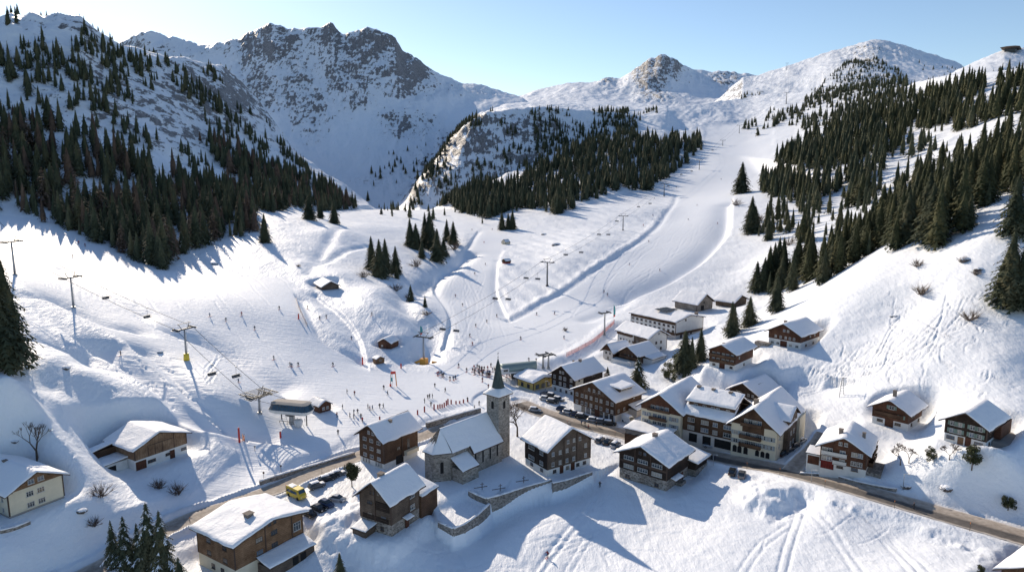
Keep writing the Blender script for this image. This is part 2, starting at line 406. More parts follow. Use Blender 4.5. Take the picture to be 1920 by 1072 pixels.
RB_ = .32 + 1.1 * np.clip(ROCK, 0, 1)
crag = ridged(XX * 1.25 - YY * .3, YY * .5, 120, 6, .58)
H += mamp * RB_ * (14 * crag + 8 * ridged(XX * 1.1 + YY * .2, YY * .4, 30, 5, .62))
ROCK += mamp * .20 * sstep(-.1, .5, crag) * sstep(-.5, .4, fbm(XX, YY, 260, 3))
H += high * (1 - sstep(700, 1300, YY)) * (2.2 * ridged(XX, YY, 38, 4))
# ski tracks pressed into the open snow
def track(P, amp=-.22, w=.33, double=True, n=8):
    L = smoothline(wl(P), n)
    if double:
        for off in (-.9, .9):
            Q = []
            for i, p in enumerate(L):
                a = L[max(0, i - 1)]; b = L[min(len(L) - 1, i + 1)]; t = Vector((b.x - a.x, b.y - a.y, 0)).normalized()
                Q.append(p + Vector((-t.y, t.x, 0)) * off)
            sl, d, par, sd = seg_dist(Q, 2); H[sl] += flatk[sl] * amp * np.exp(-(d / w) ** 2)
    else:
        r = seg_dist(L, 2)
        if r is None: return
        sl, d, par, sd = r; H[sl] += flatk[sl] * (amp * np.exp(-(d / w) ** 2) - amp * .4 * np.exp(-((d - 2 * w) / w) ** 2))
S_keep = S; S = (H - HC) / YY
rs = random.Random(5)
track([(1515,905),(1530,960),(1570,1010),(1610,1072)], w=.5); track([(1520,905),(1600,960),(1660,1010),(1720,1080)], w=.5); track([(1530,905),(1640,980),(1700,1040),(1745,1085)], -.18)
track([(1500,965),(1480,1020),(1465,1080)], w=.4); track([(1480,985),(1430,1020),(1390,1075)], -.15, .4)
for k in range(16):
    x0 = 1480 + rs.uniform(-10, 30); y0 = 690 + rs.uniform(-5, 60)
    P = [(x0, y0), (x0 + rs.uniform(60, 110), y0 - rs.uniform(10, 50)), (1640 + rs.uniform(-20, 20), 660 + rs.uniform(-20, 40)), (1720 + rs.uniform(-30, 30), 620 + rs.uniform(-30, 50)), (1790 + rs.uniform(-30, 60), 590 + rs.uniform(-40, 50))]
    track(P, -.20, .3, False)
for k in range(22):                                       # swings on the right hillside
    u = rs.uniform(1560, 1860); v = rs.uniform(540, 700); P = []
    for i in range(7): P.append((u, v)); u += rs.uniform(-18, 26) * (1 if i % 2 else -1) + 5; v += rs.uniform(5, 14)
    track(P, -.17, .28, False)
for k in range(26):                                       # swings left of the tower
    u = rs.uniform(170, 330); v = rs.uniform(665, 760); P = []
    for i in range(6): P.append((u, v)); u += rs.uniform(6, 26); v += rs.uniform(2, 17) if i % 2 else rs.uniform(-2, 6)
    track(P, -.18, .32, False)
for k in range(10):
    u = rs.uniform(380, 400); v = rs.uniform(690, 720); track([(u, v), (u + 20, v - 20 + rs.uniform(-5, 5)), (u + 60, v - 10 + rs.uniform(-8, 8))], -.15, .3, False)
for k in range(9):                                        # below the church
    u = rs.uniform(850, 1150); v = rs.uniform(960, 1040); track([(u, v), (u + rs.uniform(30, 60), v - rs.uniform(5, 25)), (u + rs.uniform(80, 130), v - rs.uniform(0, 60))], -.14, .3, False)
track([(1110,930),(1080,980),(1010,1072)], -.25, .6); track([(1130,915),(1105,1000),(1060,1080)], -.12, .35)
for k in range(16):
    u = rs.uniform(60, 180); v = rs.uniform(480, 600); track([(u, v), (u + 30, v + 12 + rs.uniform(-6, 6)), (u + 70, v + 26 + rs.uniform(-8, 8))], -.14, .3, False)
S = (H - HC) / YY

for k in range(34):
    u = rs.uniform(150, 520); v = rs.uniform(500, 640); P = []
    for i in range(7): P.append((u, v)); u += rs.uniform(10, 34); v += rs.uniform(4, 22)
    track(P, -.07, .4, False, 4)
for k in range(34):
    u = rs.uniform(1180, 1350); v = rs.uniform(300, 470); P = []
    for i in range(7): P.append((u, v)); u -= rs.uniform(8, 44); v += rs.uniform(12, 26)
    track([q for q in P if q[1] < 700 and q[0] > 850], -.08, .5, False, 4)
for k in range(20):
    u = rs.uniform(840, 930); v = rs.uniform(450, 560); P = []
    for i in range(7): P.append((u, v)); u += rs.uniform(-14, 14); v += rs.uniform(10, 26)
    track(P, -.07, .4, False, 4)
for k in range(26):                                       # footprints and sledge marks on the near slopes
    u, v = rs.choice(((rs.uniform(760, 1200), rs.uniform(985, 1065)), (rs.uniform(1250, 1850), rs.uniform(985, 1065)), (rs.uniform(140, 480), rs.uniform(880, 960)), (rs.uniform(40, 200), rs.uniform(740, 850))))
    track([(u, v), (u + rs.uniform(15, 50), v - rs.uniform(-14, 18)), (u + rs.uniform(60, 120), v - rs.uniform(-30, 34))], -.11, .25, False, 4)
S = (H - HC) / YY

# slope and rock
dHa = np.gradient(H, axis=0) / (np.gradient(XX, axis=0) + 1e-9)
Ly = np.gradient(YY, axis=1)
dHy_col = np.gradient(H, axis=1) / Ly                     # along the sight line (x changes too)
dHy = dHy_col - dHa * A2
SLOPE = np.sqrt(dHa ** 2 + dHy ** 2)
SCRUB = spot([(700,340,70,30,.6),(640,330,50,25,.5),(760,350,50,20,.45),(600,300,30,40,.4),(240,215,90,60,.5),(380,240,90,60,.45),(480,220,70,70,.45),(850,270,60,40,.4),(1000,270,80,40,.4)]) * sstep(450, 600, YY)

ROCK += .4 * sstep(.65, 1.3, SLOPE) * mamp
ROCK *= (1 - PISTE * sstep(0, .3, 1 - mamp))
# ground sheet
def grid_mesh(name):
    me = bpy.data.meshes.new(name)
    co = np.empty((NA, NL, 3), np.float32); co[..., 0] = XX; co[..., 1] = YY; co[..., 2] = H
    idx = np.arange(NA * NL, dtype=np.int32).reshape(NA, NL)
    q = np.stack([idx[:-1, :-1], idx[1:, :-1], idx[1:, 1:], idx[:-1, 1:]], -1).reshape(-1, 4)
    me.vertices.add(NA * NL); me.vertices.foreach_set('co', co.ravel())
    me.loops.add(q.size); me.loops.foreach_set('vertex_index', q.ravel())
    me.polygons.add(len(q)); me.polygons.foreach_set('loop_start', np.arange(0, q.size, 4, dtype=np.int32))
    me.polygons.foreach_set('use_smooth', np.ones(len(q), bool))
    me.update()
    for nm, arr in (('rock', ROCK), ('piste', PISTE), ('scrub', SCRUB), ('plaza', DIRT)):
        at = me.attributes.new(nm, 'FLOAT', 'POINT'); at.data.foreach_set('value', arr.astype(np.float32).ravel())
    return me
DIRT = np.zeros_like(S)
sl, d, par, sd = seg_dist(ROAD1, 14); DIRT[sl] = np.maximum(DIRT[sl], .8 * np.exp(-(np.maximum(d - 3, 0) / 1.6) ** 2))
sl, d, par, sd = seg_dist(ROAD2, 14); DIRT[sl] = np.maximum(DIRT[sl], .6 * np.exp(-(np.maximum(d - 2.5, 0) / 1.2) ** 2))
DIRT += spot([(1145,825,50,10,.45),(1060,780,60,12,.4),(640,925,60,25,.3),(1000,860,20,30,.25)]) * (YY < 320)
# ------------------------------------------------------------------ materials
def mat(name, base=(.5, .5, .5), rough=.7, metal=0.0, spec=.5):
    m = bpy.data.materials.new(name); m.use_nodes = True
    b = m.node_tree.nodes['Principled BSDF']
    b.inputs['Base Color'].default_value = (*base, 1); b.inputs['Roughness'].default_value = rough
    b.inputs['Metallic'].default_value = metal; b.inputs['Specular IOR Level'].default_value = spec
    return m
class NT:
    def __init__(s, m): s.t = m.node_tree; s.n = s.t.nodes; s.b = s.n['Principled BSDF']; s._c = None
    def add(s, typ, **kw):
        nd = s.n.new(typ)
        for k, v in kw.items(): setattr(nd, k, v)
        return nd
    def ln(s, a, b): s.t.links.new(a, b)
    def coord(s, kind='Object'):
        if s._c is None: s._c = s.add('ShaderNodeTexCoord')
        return s._c.outputs[kind]
    def mapping(s, scale=(1, 1, 1), rot=(0, 0, 0), kind='Object'):
        mp = s.add('ShaderNodeMapping'); mp.inputs['Scale'].default_value = scale; mp.inputs['Rotation'].default_value = rot
        s.ln(s.coord(kind), mp.inputs[0]); return mp.outputs[0]
    def noise(s, scale, detail=4, rough=.5, vec=None):
        nd = s.add('ShaderNodeTexNoise'); nd.inputs['Scale'].default_value = scale; nd.inputs['Detail'].default_value = detail; nd.inputs['Roughness'].default_value = rough
        s.ln(vec if vec is not None else s.coord(), nd.inputs['Vector']); return nd.outputs['Fac']
    def vor(s, scale, vec=None, feature='F1', out='Distance'):
        nd = s.add('ShaderNodeTexVoronoi', feature=feature); nd.inputs['Scale'].default_value = scale
        s.ln(vec if vec is not None else s.coord(), nd.inputs['Vector']); return nd.outputs[out]
    def ramp(s, fac, stops):
        nd = s.add('ShaderNodeValToRGB'); e = nd.color_ramp.elements
        while len(e) < len(stops): e.new(.5)
        for k, (p, c) in enumerate(stops): e[k].position = p; e[k].color = (*c, 1) if len(c) == 3 else c
        s.ln(fac, nd.inputs[0]); return nd.outputs[0]
    def math(s, op, a, b=None, clamp=False):
        nd = s.add('ShaderNodeMath', operation=op, use_clamp=clamp)
        for i, x in enumerate((a, b)):
            if x is None: continue
            if isinstance(x, (int, float)): nd.inputs[i].default_value = x
            else: s.ln(x, nd.inputs[i])
        return nd.outputs[0]
    def mix(s, fac, a, b, blend='MIX'):
        nd = s.add('ShaderNodeMix', data_type='RGBA', blend_type=blend)
        for i, x in ((0, fac), (6, a), (7, b)):
            if isinstance(x, (int, float)): nd.inputs[i].default_value = x
            elif isinstance(x, tuple): nd.inputs[i].default_value = (*x, 1)
            else: s.ln(x, nd.inputs[i])
        return nd.outputs[2]
    def bump(s, h, strength=.4, dist=.1, normal=None):
        nd = s.add('ShaderNodeBump'); nd.inputs['Strength'].default_value = strength; nd.inputs['Distance'].default_value = dist
        s.ln(h, nd.inputs['Height'])
        if normal is not None: s.ln(normal, nd.inputs['Normal'])
        return nd.outputs[0]
    def color(s, c): s.ln(c, s.b.inputs['Base Color'])
    def normal(s, c): s.ln(c, s.b.inputs['Normal'])
    def attr(s, name, kind='GEOMETRY', out='Fac'):
        nd = s.add('ShaderNodeAttribute', attribute_name=name, attribute_type=kind); return nd.outputs[out]

SNOW = (.93, .955, .99)
def ground_material():
    m = mat('ground_snow', SNOW, .55, 0, .35); t = NT(m)
    rock, piste, scrub, plaza = t.attr('rock'), t.attr('piste'), t.attr('scrub'), t.attr('plaza')
    big = t.noise(.02, 5, .6); mid = t.noise(.11, 6, .65); fine = t.noise(.6, 5, .6); tiny = t.noise(3.0, 3, .6)
    # rock where the survey says so, broken by snow lying on ledges and in gullies
    geo = t.add('ShaderNodeNewGeometry'); sep = t.add('ShaderNodeSeparateXYZ'); t.ln(geo.outputs['Normal'], sep.inputs[0])
    ledge = t.noise(1.0, 10, .74, t.mapping((.055, .035, .14), (0, .35, .5)))
    rib = t.noise(1.0, 8, .7, t.mapping((.19, .07, .05), (0, 0, -.25)))
    k = t.math('ADD', rock, t.math('MULTIPLY', t.math('SUBTRACT', ledge, .5), 2.4))
    k = t.math('ADD', k, t.math('MULTIPLY', t.math('SUBTRACT', rib, .5), 2.6))
    k = t.math('SUBTRACT', k, t.math('MULTIPLY', t.math('SUBTRACT', sep.outputs[2], .70), 1.2))
    kr = t.ramp(k, [(.52, (0, 0, 0)), (.58, (1, 1, 1))])
    kr = t.math('MULTIPLY', kr, t.ramp(rock, [(.06, (0, 0, 0)), (.16, (1, 1, 1))]))
    rockc = t.ramp(t.noise(.30, 8, .75), [(.32, (.10, .10, .11)), (.5, (.23, .22, .22)), (.68, (.40, .38, .37))])
    # dwarf shrubs showing through on the steep slopes
    sh = t.math('ADD', scrub, t.math('MULTIPLY', t.math('SUBTRACT', t.noise(.16, 8, .8), .5), 2.0))
    sh = t.math('MULTIPLY', t.ramp(sh, [(.66, (0, 0, 0)), (.80, (1, 1, 1))]), t.ramp(scrub, [(.08, (0, 0, 0)), (.2, (1, 1, 1))]))
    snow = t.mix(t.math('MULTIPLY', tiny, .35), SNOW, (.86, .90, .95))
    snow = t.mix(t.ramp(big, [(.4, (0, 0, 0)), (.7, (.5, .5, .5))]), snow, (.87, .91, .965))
    dirtn = t.math('MULTIPLY', plaza, t.ramp(fine, [(.35, (.2, .2, .2)), (.65, (1, 1, 1))]), clamp=True)
    snow = t.mix(dirtn, snow, (.46, .37, .28))
    c = t.mix(t.math('MULTIPLY', sh, .75), snow, (.13, .115, .11))
    c = t.mix(kr, c, rockc)
    t.color(c)
    # relief: ripples off the runs, faint corduroy and scraped streaks on them
    sm = t.mapping((.5, .16, .4), (0, 0, .5)); rip = t.noise(1.6, 5, .6, sm)
    h = t.math('ADD', t.math('MULTIPLY', rip, .5), t.math('MULTIPLY', fine, .30))
    h = t.math('ADD', h, t.math('MULTIPLY', tiny, .10))
    h = t.math('MULTIPLY', h, t.math('SUBTRACT', 1.0, t.math('MULTIPLY', piste, .80)))
    st2 = t.mapping((.10, .8, .5), (0, 0, -.5)); h = t.math('ADD', h, t.math('MULTIPLY', t.math('MULTIPLY', t.noise(1.2, 4, .65, st2), piste), .34))
    hr = t.math('MULTIPLY', t.math('MULTIPLY', kr, ledge), 6.0)
    hm = t.math('MULTIPLY', t.ramp(rock, [(0, (0, 0, 0)), (.3, (1, 1, 1))]), t.math('MULTIPLY', mid, 5.0))
    h = t.math('ADD', t.math('ADD', h, hr), hm)
    t.normal(t.bump(h, .8, .8))
    return m

def sheet_strip(name, P, w, z, m, jag=0.0, seed=0):
    """a ribbon laid on a world line"""
    bm = bmesh.new(); r = random.Random(seed); prev = None
    uv = bm.loops.layers.uv.new('UVMap'); dist = 0
    rows = []
    for i, p in enumerate(P):
        a = P[max(0, i - 1)]; b = P[min(len(P) - 1, i + 1)]; t = Vector((b.x - a.x, b.y - a.y, 0)).normalized(); nrm = Vector((-t.y, t.x, 0))
        rows.append([bm.verts.new(p + nrm * (k * w) * (1 + (r.uniform(-jag, jag) if abs(k) == 1 else 0)) + Vector((0, 0, z))) for k in (-1, -.5, 0, .5, 1)])
        if i: dist += (P[i] - P[i - 1]).length
        if prev is not None:
            for k in range(4):
                f = bm.faces.new((prev[0][k], prev[0][k + 1], rows[-1][k + 1], rows[-1][k])); f.smooth = True
                for lp, (uu, vv) in zip(f.loops, ((k / 4, prev[1]), ((k + 1) / 4, prev[1]), ((k + 1) / 4, dist), (k / 4, dist))): lp[uv].uv = (uu, vv)
        prev = (rows[-1], dist)
    bm.normal_update()
    for f in bm.faces:
        if f.normal.z < 0: f.normal_flip()
    me = bpy.data.meshes.new(name); bm.to_mesh(me); bm.free(); me.materials.append(m)
    o = bpy.data.objects.new(name, me); COL.objects.link(o); o['kind'] = 'structure'
    return o
def road_material(name, dry):
    m = mat(name, (.1, .1, .1), .8); t = NT(m)
    uv = t.coord('UV'); sp = t.add('ShaderNodeSeparateXYZ'); t.ln(uv, sp.inputs[0])
    w = t.math('ADD', sp.outputs[0], t.math('MULTIPLY', t.math('SUBTRACT', t.noise(.12, 4), .5), .12))
    asph = t.ramp(t.noise(1.5, 5), [(.3, (.055, .05, .048)), (.7, (.10, .09, .082))])
    grit = t.ramp(t.noise(.9, 5), [(.3, (.33, .27, .215)), (.7, (.54, .47, .40))])
    if dry: k = t.ramp(w, [(.05, (0, 0, 0)), (.13, (.95, .95, .95)), (.44, (1, 1, 1)), (.56, (.2, .2, .2)), (.95, (0, 0, 0))])
    else: k = t.ramp(w, [(.10, (0, 0, 0)), (.2, (.35, .35, .35)), (.3, (.15, .15, .15)), (.6, (.4, .4, .4)), (.8, (0, 0, 0))])
    k = t.math('MULTIPLY', k, t.ramp(t.noise(.25, 4), [(.25, (.75, .75, .75)), (.6, (1, 1, 1))]))
    c = t.mix(k, grit, asph)
    edge = t.ramp(w, [(.0, (1, 1, 1)), (.07, (0, 0, 0)), (.90, (0, 0, 0)), (.99, (1, 1, 1))])
    c = t.mix(edge, c, (.66, .62, .58)); t.color(c)
    t.normal(t.bump(t.noise(2.0, 4), .4, .15))
    return m

# ------------------------------------------------------------------ light, sky, camera
SUN_AZ = R(-31); SUN_EL = R(25)
def make_world():
    w = bpy.data.worlds.new('World'); scene.world = w; w.use_nodes = True
    nt = w.node_tree; bg = nt.nodes['Background']
    sky = nt.nodes.new('ShaderNodeTexSky'); sky.sky_type = 'NISHITA'; sky.sun_disc = False
    sky.sun_elevation = SUN_EL; sky.sun_rotation = SUN_AZ
    sky.altitude = 1500; sky.air_density = 1.0; sky.dust_density = .6; sky.ozone_density = 1.8
    nt.links.new(sky.outputs[0], bg.inputs[0]); bg.inputs[1].default_value = SKY
    s = bpy.data.lights.new('sun', 'SUN'); s.energy = SUN; s.angle = R(.5); s.color = (1.0, .86, .69)
    o = bpy.data.objects.new('sun', s); COL.objects.link(o)
    d = Vector((math.sin(SUN_AZ) * math.cos(SUN_EL), math.cos(SUN_AZ) * math.cos(SUN_EL), math.sin(SUN_EL)))
    o.rotation_euler = d.to_track_quat('Z', 'Y').to_euler(); o.location = d * 900
    if HAZE:
        m = bpy.data.materials.new('valley_haze'); m.use_nodes = True; nt = m.node_tree; nt.nodes.clear()
        out = nt.nodes.new('ShaderNodeOutputMaterial'); sc = nt.nodes.new('ShaderNodeVolumeScatter'); sc.inputs['Color'].default_value = (.80, .90, 1, 1); sc.inputs['Density'].default_value = HAZE; sc.inputs['Anisotropy'].default_value = .35
        nt.links.new(sc.outputs[0], out.inputs['Volume'])
        b = MB(); b.box(-3200, 3200, -120, 5600, -120, 700); hz = b.build('haze', m); hz['kind'] = 'structure'; hz.display_type = 'WIRE'
    c = bpy.data.cameras.new('camera'); oc = bpy.data.objects.new('camera', c); COL.objects.link(oc)
    c.sensor_width = 36; c.lens = 36 * F / 1920; c.clip_start = 1; c.clip_end = 20000
    oc.location = (0, 0, HC); oc.rotation_euler = (math.pi / 2 - TH, 0, 0)
    scene.camera = oc
    scene.view_settings.view_transform = 'Standard'; scene.view_settings.look = 'None'; scene.view_settings.exposure = 0
    scene.cycles.use_denoising = True
    scene.cycles.max_bounces = 6; scene.cycles.diffuse_bounces = 3; scene.cycles.transparent_max_bounces = 4
HAZE = 0
SKY, SUN = .14, 5.0
# ------------------------------------------------------------------ object helpers
def link(o): COL.objects.link(o); return o
def tag(o, label=None, cat=None, group=None, kind=None):
    if label: o['label'] = label
    if cat: o['category'] = cat
    if group: o['group'] = group
    if kind: o['kind'] = kind
    return o
def thing(name, label, cat, loc=(0, 0, 0), rz=0.0, group=None):
    o = bpy.data.objects.new(name, None); link(o); o.location = loc; o.rotation_euler = (0, 0, rz); o.empty_display_size = .5
    return tag(o, label, cat, group)
def mobj(name, me, parent=None, loc=(0, 0, 0), rot=(0, 0, 0), scale=None):
    o = bpy.data.objects.new(name, me); link(o); o.parent = parent; o.location = loc; o.rotation_euler = rot
    if scale: o.scale = scale
    return o
class MB:
    """collects simple solids into one mesh"""
    def __init__(s): s.v = []; s.f = []; s.m = []; s.sm = []
    def quad(s, pts, m=0, smooth=False):
        i = len(s.v); s.v += [tuple(p) for p in pts]; s.f.append(tuple(range(i, i + len(pts)))); s.m.append(m); s.sm.append(smooth)
    def box(s, x0, x1, y0, y1, z0, z1, m=0):
        p = [(x0, y0, z0), (x1, y0, z0), (x1, y1, z0), (x0, y1, z0), (x0, y0, z1), (x1, y0, z1), (x1, y1, z1), (x0, y1, z1)]
        i = len(s.v); s.v += p
        for f in ((0, 3, 2, 1), (4, 5, 6, 7), (0, 1, 5, 4), (1, 2, 6, 5), (2, 3, 7, 6), (3, 0, 4, 7)): s.f.append(tuple(i + k for k in f)); s.m.append(m); s.sm.append(False)
    def beam(s, a, b, w, h=None, m=0):
        a = Vector(a); b = Vector(b); h = h or w; d = (b - a).normalized(); up = Vector((0, 0, 1)) if abs(d.z) < .95 else Vector((1, 0, 0))
        r = d.cross(up).normalized() * w / 2; u = r.cross(d).normalized() * h / 2
        i = len(s.v); s.v += [tuple(q) for c in (a, b) for q in (c - r - u, c + r - u, c + r + u, c - r + u)]
        for f in ((0, 3, 2, 1), (4, 5, 6, 7), (0, 1, 5, 4), (1, 2, 6, 5), (2, 3, 7, 6), (3, 0, 4, 7)): s.f.append(tuple(i + k for k in f)); s.m.append(m); s.sm.append(False)
    def tube(s, a, b, r0, r1=None, n=8, m=0, cap=True):
        a = Vector(a); b = Vector(b); r1 = r0 if r1 is None else r1; d = (b - a).normalized(); up = Vector((0, 0, 1)) if abs(d.z) < .95 else Vector((1, 0, 0))
        x = d.cross(up).normalized(); y = x.cross(d); i = len(s.v)
        for c, r in ((a, r0), (b, r1)):
            for k in range(n): t = 2 * math.pi * k / n; s.v.append(tuple(c + (x * math.cos(t) + y * math.sin(t)) * r))
        for k in range(n): k2 = (k + 1) % n; s.f.append((i + k, i + n + k, i + n + k2, i + k2)); s.m.append(m); s.sm.append(True)
        if cap:
            s.f.append(tuple(i + k for k in range(n))); s.m.append(m); s.sm.append(False)
            s.f.append(tuple(i + n + k for k in reversed(range(n)))); s.m.append(m); s.sm.append(False)
    def loft(s, rings, m=0, smooth=True, cap=True):
        """rings of equal point count"""
        i = len(s.v); n = len(rings[0])
        for r in rings: s.v += [tuple(p) for p in r]
        for a in range(len(rings) - 1):
            for k in range(n):
                k2 = (k + 1) % n; s.f.append((i + a * n + k, i + a * n + k2, i + (a + 1) * n + k2, i + (a + 1) * n + k)); s.m.append(m); s.sm.append(smooth)
        if cap:
            s.f.append(tuple(i + k for k in reversed(range(n)))); s.m.append(m); s.sm.append(False)
            s.f.append(tuple(i + (len(rings) - 1) * n + k for k in range(n))); s.m.append(m); s.sm.append(False)
    def mesh(s, name, *mats):
        me = bpy.data.meshes.new(name); me.from_pydata(s.v, [], s.f); me.update()
        for m in mats: me.materials.append(m)
        me.polygons.foreach_set('material_index', s.m); me.polygons.foreach_set('use_smooth', s.sm)
        bm = bmesh.new(); bm.from_mesh(me); bmesh.ops.recalc_face_normals(bm, faces=bm.faces); bm.to_mesh(me); bm.free()
        return me
    def build(s, name, mats, parent=None, **kw):
        mats = mats if isinstance(mats, (list, tuple)) else [mats]
        return mobj(name, s.mesh(name, *mats), parent, **kw)

# ------------------------------------------------------------------ trees
def foliage_mat(name, c0, c1, c2):
    m = mat(name, c1, .85, 0, .15); t = NT(m)
    geo = t.add('ShaderNodeNewGeometry')
    n = t.add('ShaderNodeTexNoise'); n.inputs['Scale'].default_value = .09; n.inputs['Detail'].default_value = 3; t.ln(geo.outputs['Position'], n.inputs['Vector'])
    n2 = t.add('ShaderNodeTexNoise'); n2.inputs['Scale'].default_value = 1.1; n2.inputs['Detail'].default_value = 3; t.ln(geo.outputs['Position'], n2.inputs['Vector'])
    a = t.math('ADD', t.math('MULTIPLY', n.outputs['Fac'], .65), t.math('MULTIPLY', n2.outputs['Fac'], .35))
    t.color(t.ramp(a, [(.36, c0), (.5, c1), (.66, c2)]))
    return m
M_SPRUCE = foliage_mat('spruce_needles', (.036, .047, .030), (.070, .080, .047), (.130, .115, .062))
M_LARCH = foliage_mat('winter_larch', (.07, .052, .042), (.125, .085, .062), (.17, .115, .08))
M_WARM = foliage_mat('olive_needles', (.034, .042, .022), (.062, .068, .033), (.115, .105, .048))
M_BARK = mat('bark', (.10, .075, .055), .9); _t = NT(M_BARK); _t.color(_t.ramp(_t.noise(4, 5), [(.3, (.05, .038, .03)), (.7, (.16, .12, .09))]))
M_SNOWT = mat('lying_snow', (.93, .94, .96), .6, 0, .3)

def crown_geo(seed, levels, br, ribs, r0=.20, base=.06, inner=True, snow=0.0, gaps=.06):
    """needle-covered whorls: every branch is a rib with hanging side twigs"""
    r = random.Random(seed); V = []; Fc = []; Mi = []
    def tri(a, b, c, m=0):
        i = len(V); V.extend((a, b, c)); Fc.append((i, i + 1, i + 2)); Mi.append(m)
    for k in range(levels):
        t = (k + r.uniform(-.3, .3)) / levels; t = min(.985, max(0, t))
        z = base + (1 - base) * t
        rad = r0 * (1 - t) ** .85 * (1 + .15 * math.sin(k * 2.1 + seed)) + .012
        if t < .12: rad *= .75 + t * 2
        n = max(5, int(br * (.55 + .45 * (1 - t)))); off = r.uniform(0, 6.28)
        for j in range(n):
            if r.random() < gaps: continue
            an = off + 6.283 * j / n + r.uniform(-.25, .25); L = rad * r.uniform(.72, 1.22)
            ca, sa = math.cos(an), math.sin(an); droop = L * r.uniform(.25, .6) + .008; lift = L * .12
            pts = []
            for q in range(ribs + 1):
                f = q / ribs; pts.append((ca * L * f, sa * L * f, z + lift * math.sin(f * 3.0) - droop * f * f))
            m = 1 if r.random() < snow else 0
            for q in range(ribs):
                p, p2 = pts[q], pts[q + 1]; f = (q + .7) / ribs; w = L * .42 * (1 - f * .75) + .006
                for sgn in (-1, 1):
                    tw = w * r.uniform(.7, 1.25)
                    e = (p2[0] - sa * tw * sgn + ca * tw * .15, p2[1] + ca * tw * sgn + sa * tw * .15, p2[2] - tw * r.uniform(.25, .75))
                    tri(p, p2, e, m if r.random() < .7 else 0)
            if ribs > 2:
                p = pts[-1]; tri((p[0] - sa * .006, p[1] + ca * .006, p[2]), (p[0] + sa * .006, p[1] - ca * .006, p[2]), (p[0] + ca * L * .12, p[1] + sa * L * .12, p[2] - L * .08), m)
    if inner:
        n = 9; rings = 8; i0 = len(V)
        for a in range(rings + 1):
            t = a / rings; z = base + .02 + (.97 - base) * t; rr = r0 * .60 * (1 - t) ** .9 * (.7 if a == 0 else 1) + .003
            for j in range(n):
                q = rr * r.uniform(.65, 1.2); V.append((q * math.cos(6.283 * j / n), q * math.sin(6.283 * j / n), z + r.uniform(-.02, .02)))
        for a in range(rings):
            for j in range(n):
                j2 = (j + 1) % n; A, B, C, D = i0 + a * n + j, i0 + a * n + j2, i0 + (a + 1) * n + j2, i0 + (a + 1) * n + j
                Fc.append((A, B, C)); Mi.append(0); Fc.append((A, C, D)); Mi.append(0)
    return np.array(V, np.float32), np.array(Fc, np.int32), np.array(Mi, np.int32)
def tri_mesh(name, V, Fc, Mi, mats):
    me = bpy.data.meshes.new(name); me.vertices.add(len(V)); me.vertices.foreach_set('co', V.astype(np.float32).ravel())
    me.loops.add(Fc.size); me.loops.foreach_set('vertex_index', Fc.astype(np.int32).ravel())
    me.polygons.add(len(Fc)); me.polygons.foreach_set('loop_start', np.arange(0, Fc.size, 3, dtype=np.int32)); me.polygons.foreach_set('material_index', Mi)
    for m in mats: me.materials.append(m)
    me.update(); return me
def trunk_mesh(name, h=1.0, r=.017):
    b = MB(); b.tube((0, 0, -.06), (0, 0, .22), r, r * .8, 7); b.tube((0, 0, .22), (0, 0, .93), r * .8, r * .15, 6); return b.mesh(name, M_BARK)
TRUNK = trunk_mesh('trunk')
CROWN_HI = [tri_mesh('crown', *crown_geo(100 + k, 34, 13, 6, .19 + .02 * (k % 3), snow=s), [M_SPRUCE, M_SNOWT]) for k, s in enumerate((.0, .02, .0, .17, .15))]
CROWN_MID = [tri_mesh('crown', *crown_geo(200 + k, 20, 10, 3, .18 + .02 * (k % 4)), [M_SPRUCE, M_SNOWT]) for k in range(6)]
CROWN_WARM = [tri_mesh('crown', *crown_geo(260 + k, 20, 10, 3, .20 + .02 * (k % 3)), [M_WARM, M_SNOWT]) for k in range(4)]
CROWN_MIDL = [tri_mesh('crown', *crown_geo(230 + k, 18, 9, 3, .19 + .02 * (k % 3), inner=(k == 0)), [M_LARCH, M_SNOWT]) for k in range(3)]
LOW = [crown_geo(300 + k, 10, 8, 2, (.17, .24, .21, .27, .19, .23, .16, .25)[k], gaps=.12) for k in range(8)]

def spruce(p, h, label, group=None, hi=None, larch=False, name='spruce_tree', wide=1.0, rnd=random, warm=False):
    o = thing(name, label, 'tree', (p[0], p[1], p[2] - .15), rnd.uniform(0, 6.28), group)
    w = rnd.uniform(.9, 1.12) * wide
    me = rnd.choice(CROWN_WARM) if warm else CROWN_HI[hi] if hi is not None else (rnd.choice(CROWN_MIDL) if larch else rnd.choice(CROWN_MID))
    o.scale = (h * w, h * w, h)
    mobj('trunk', TRUNK, o); mobj('crown', me, o)
    return o

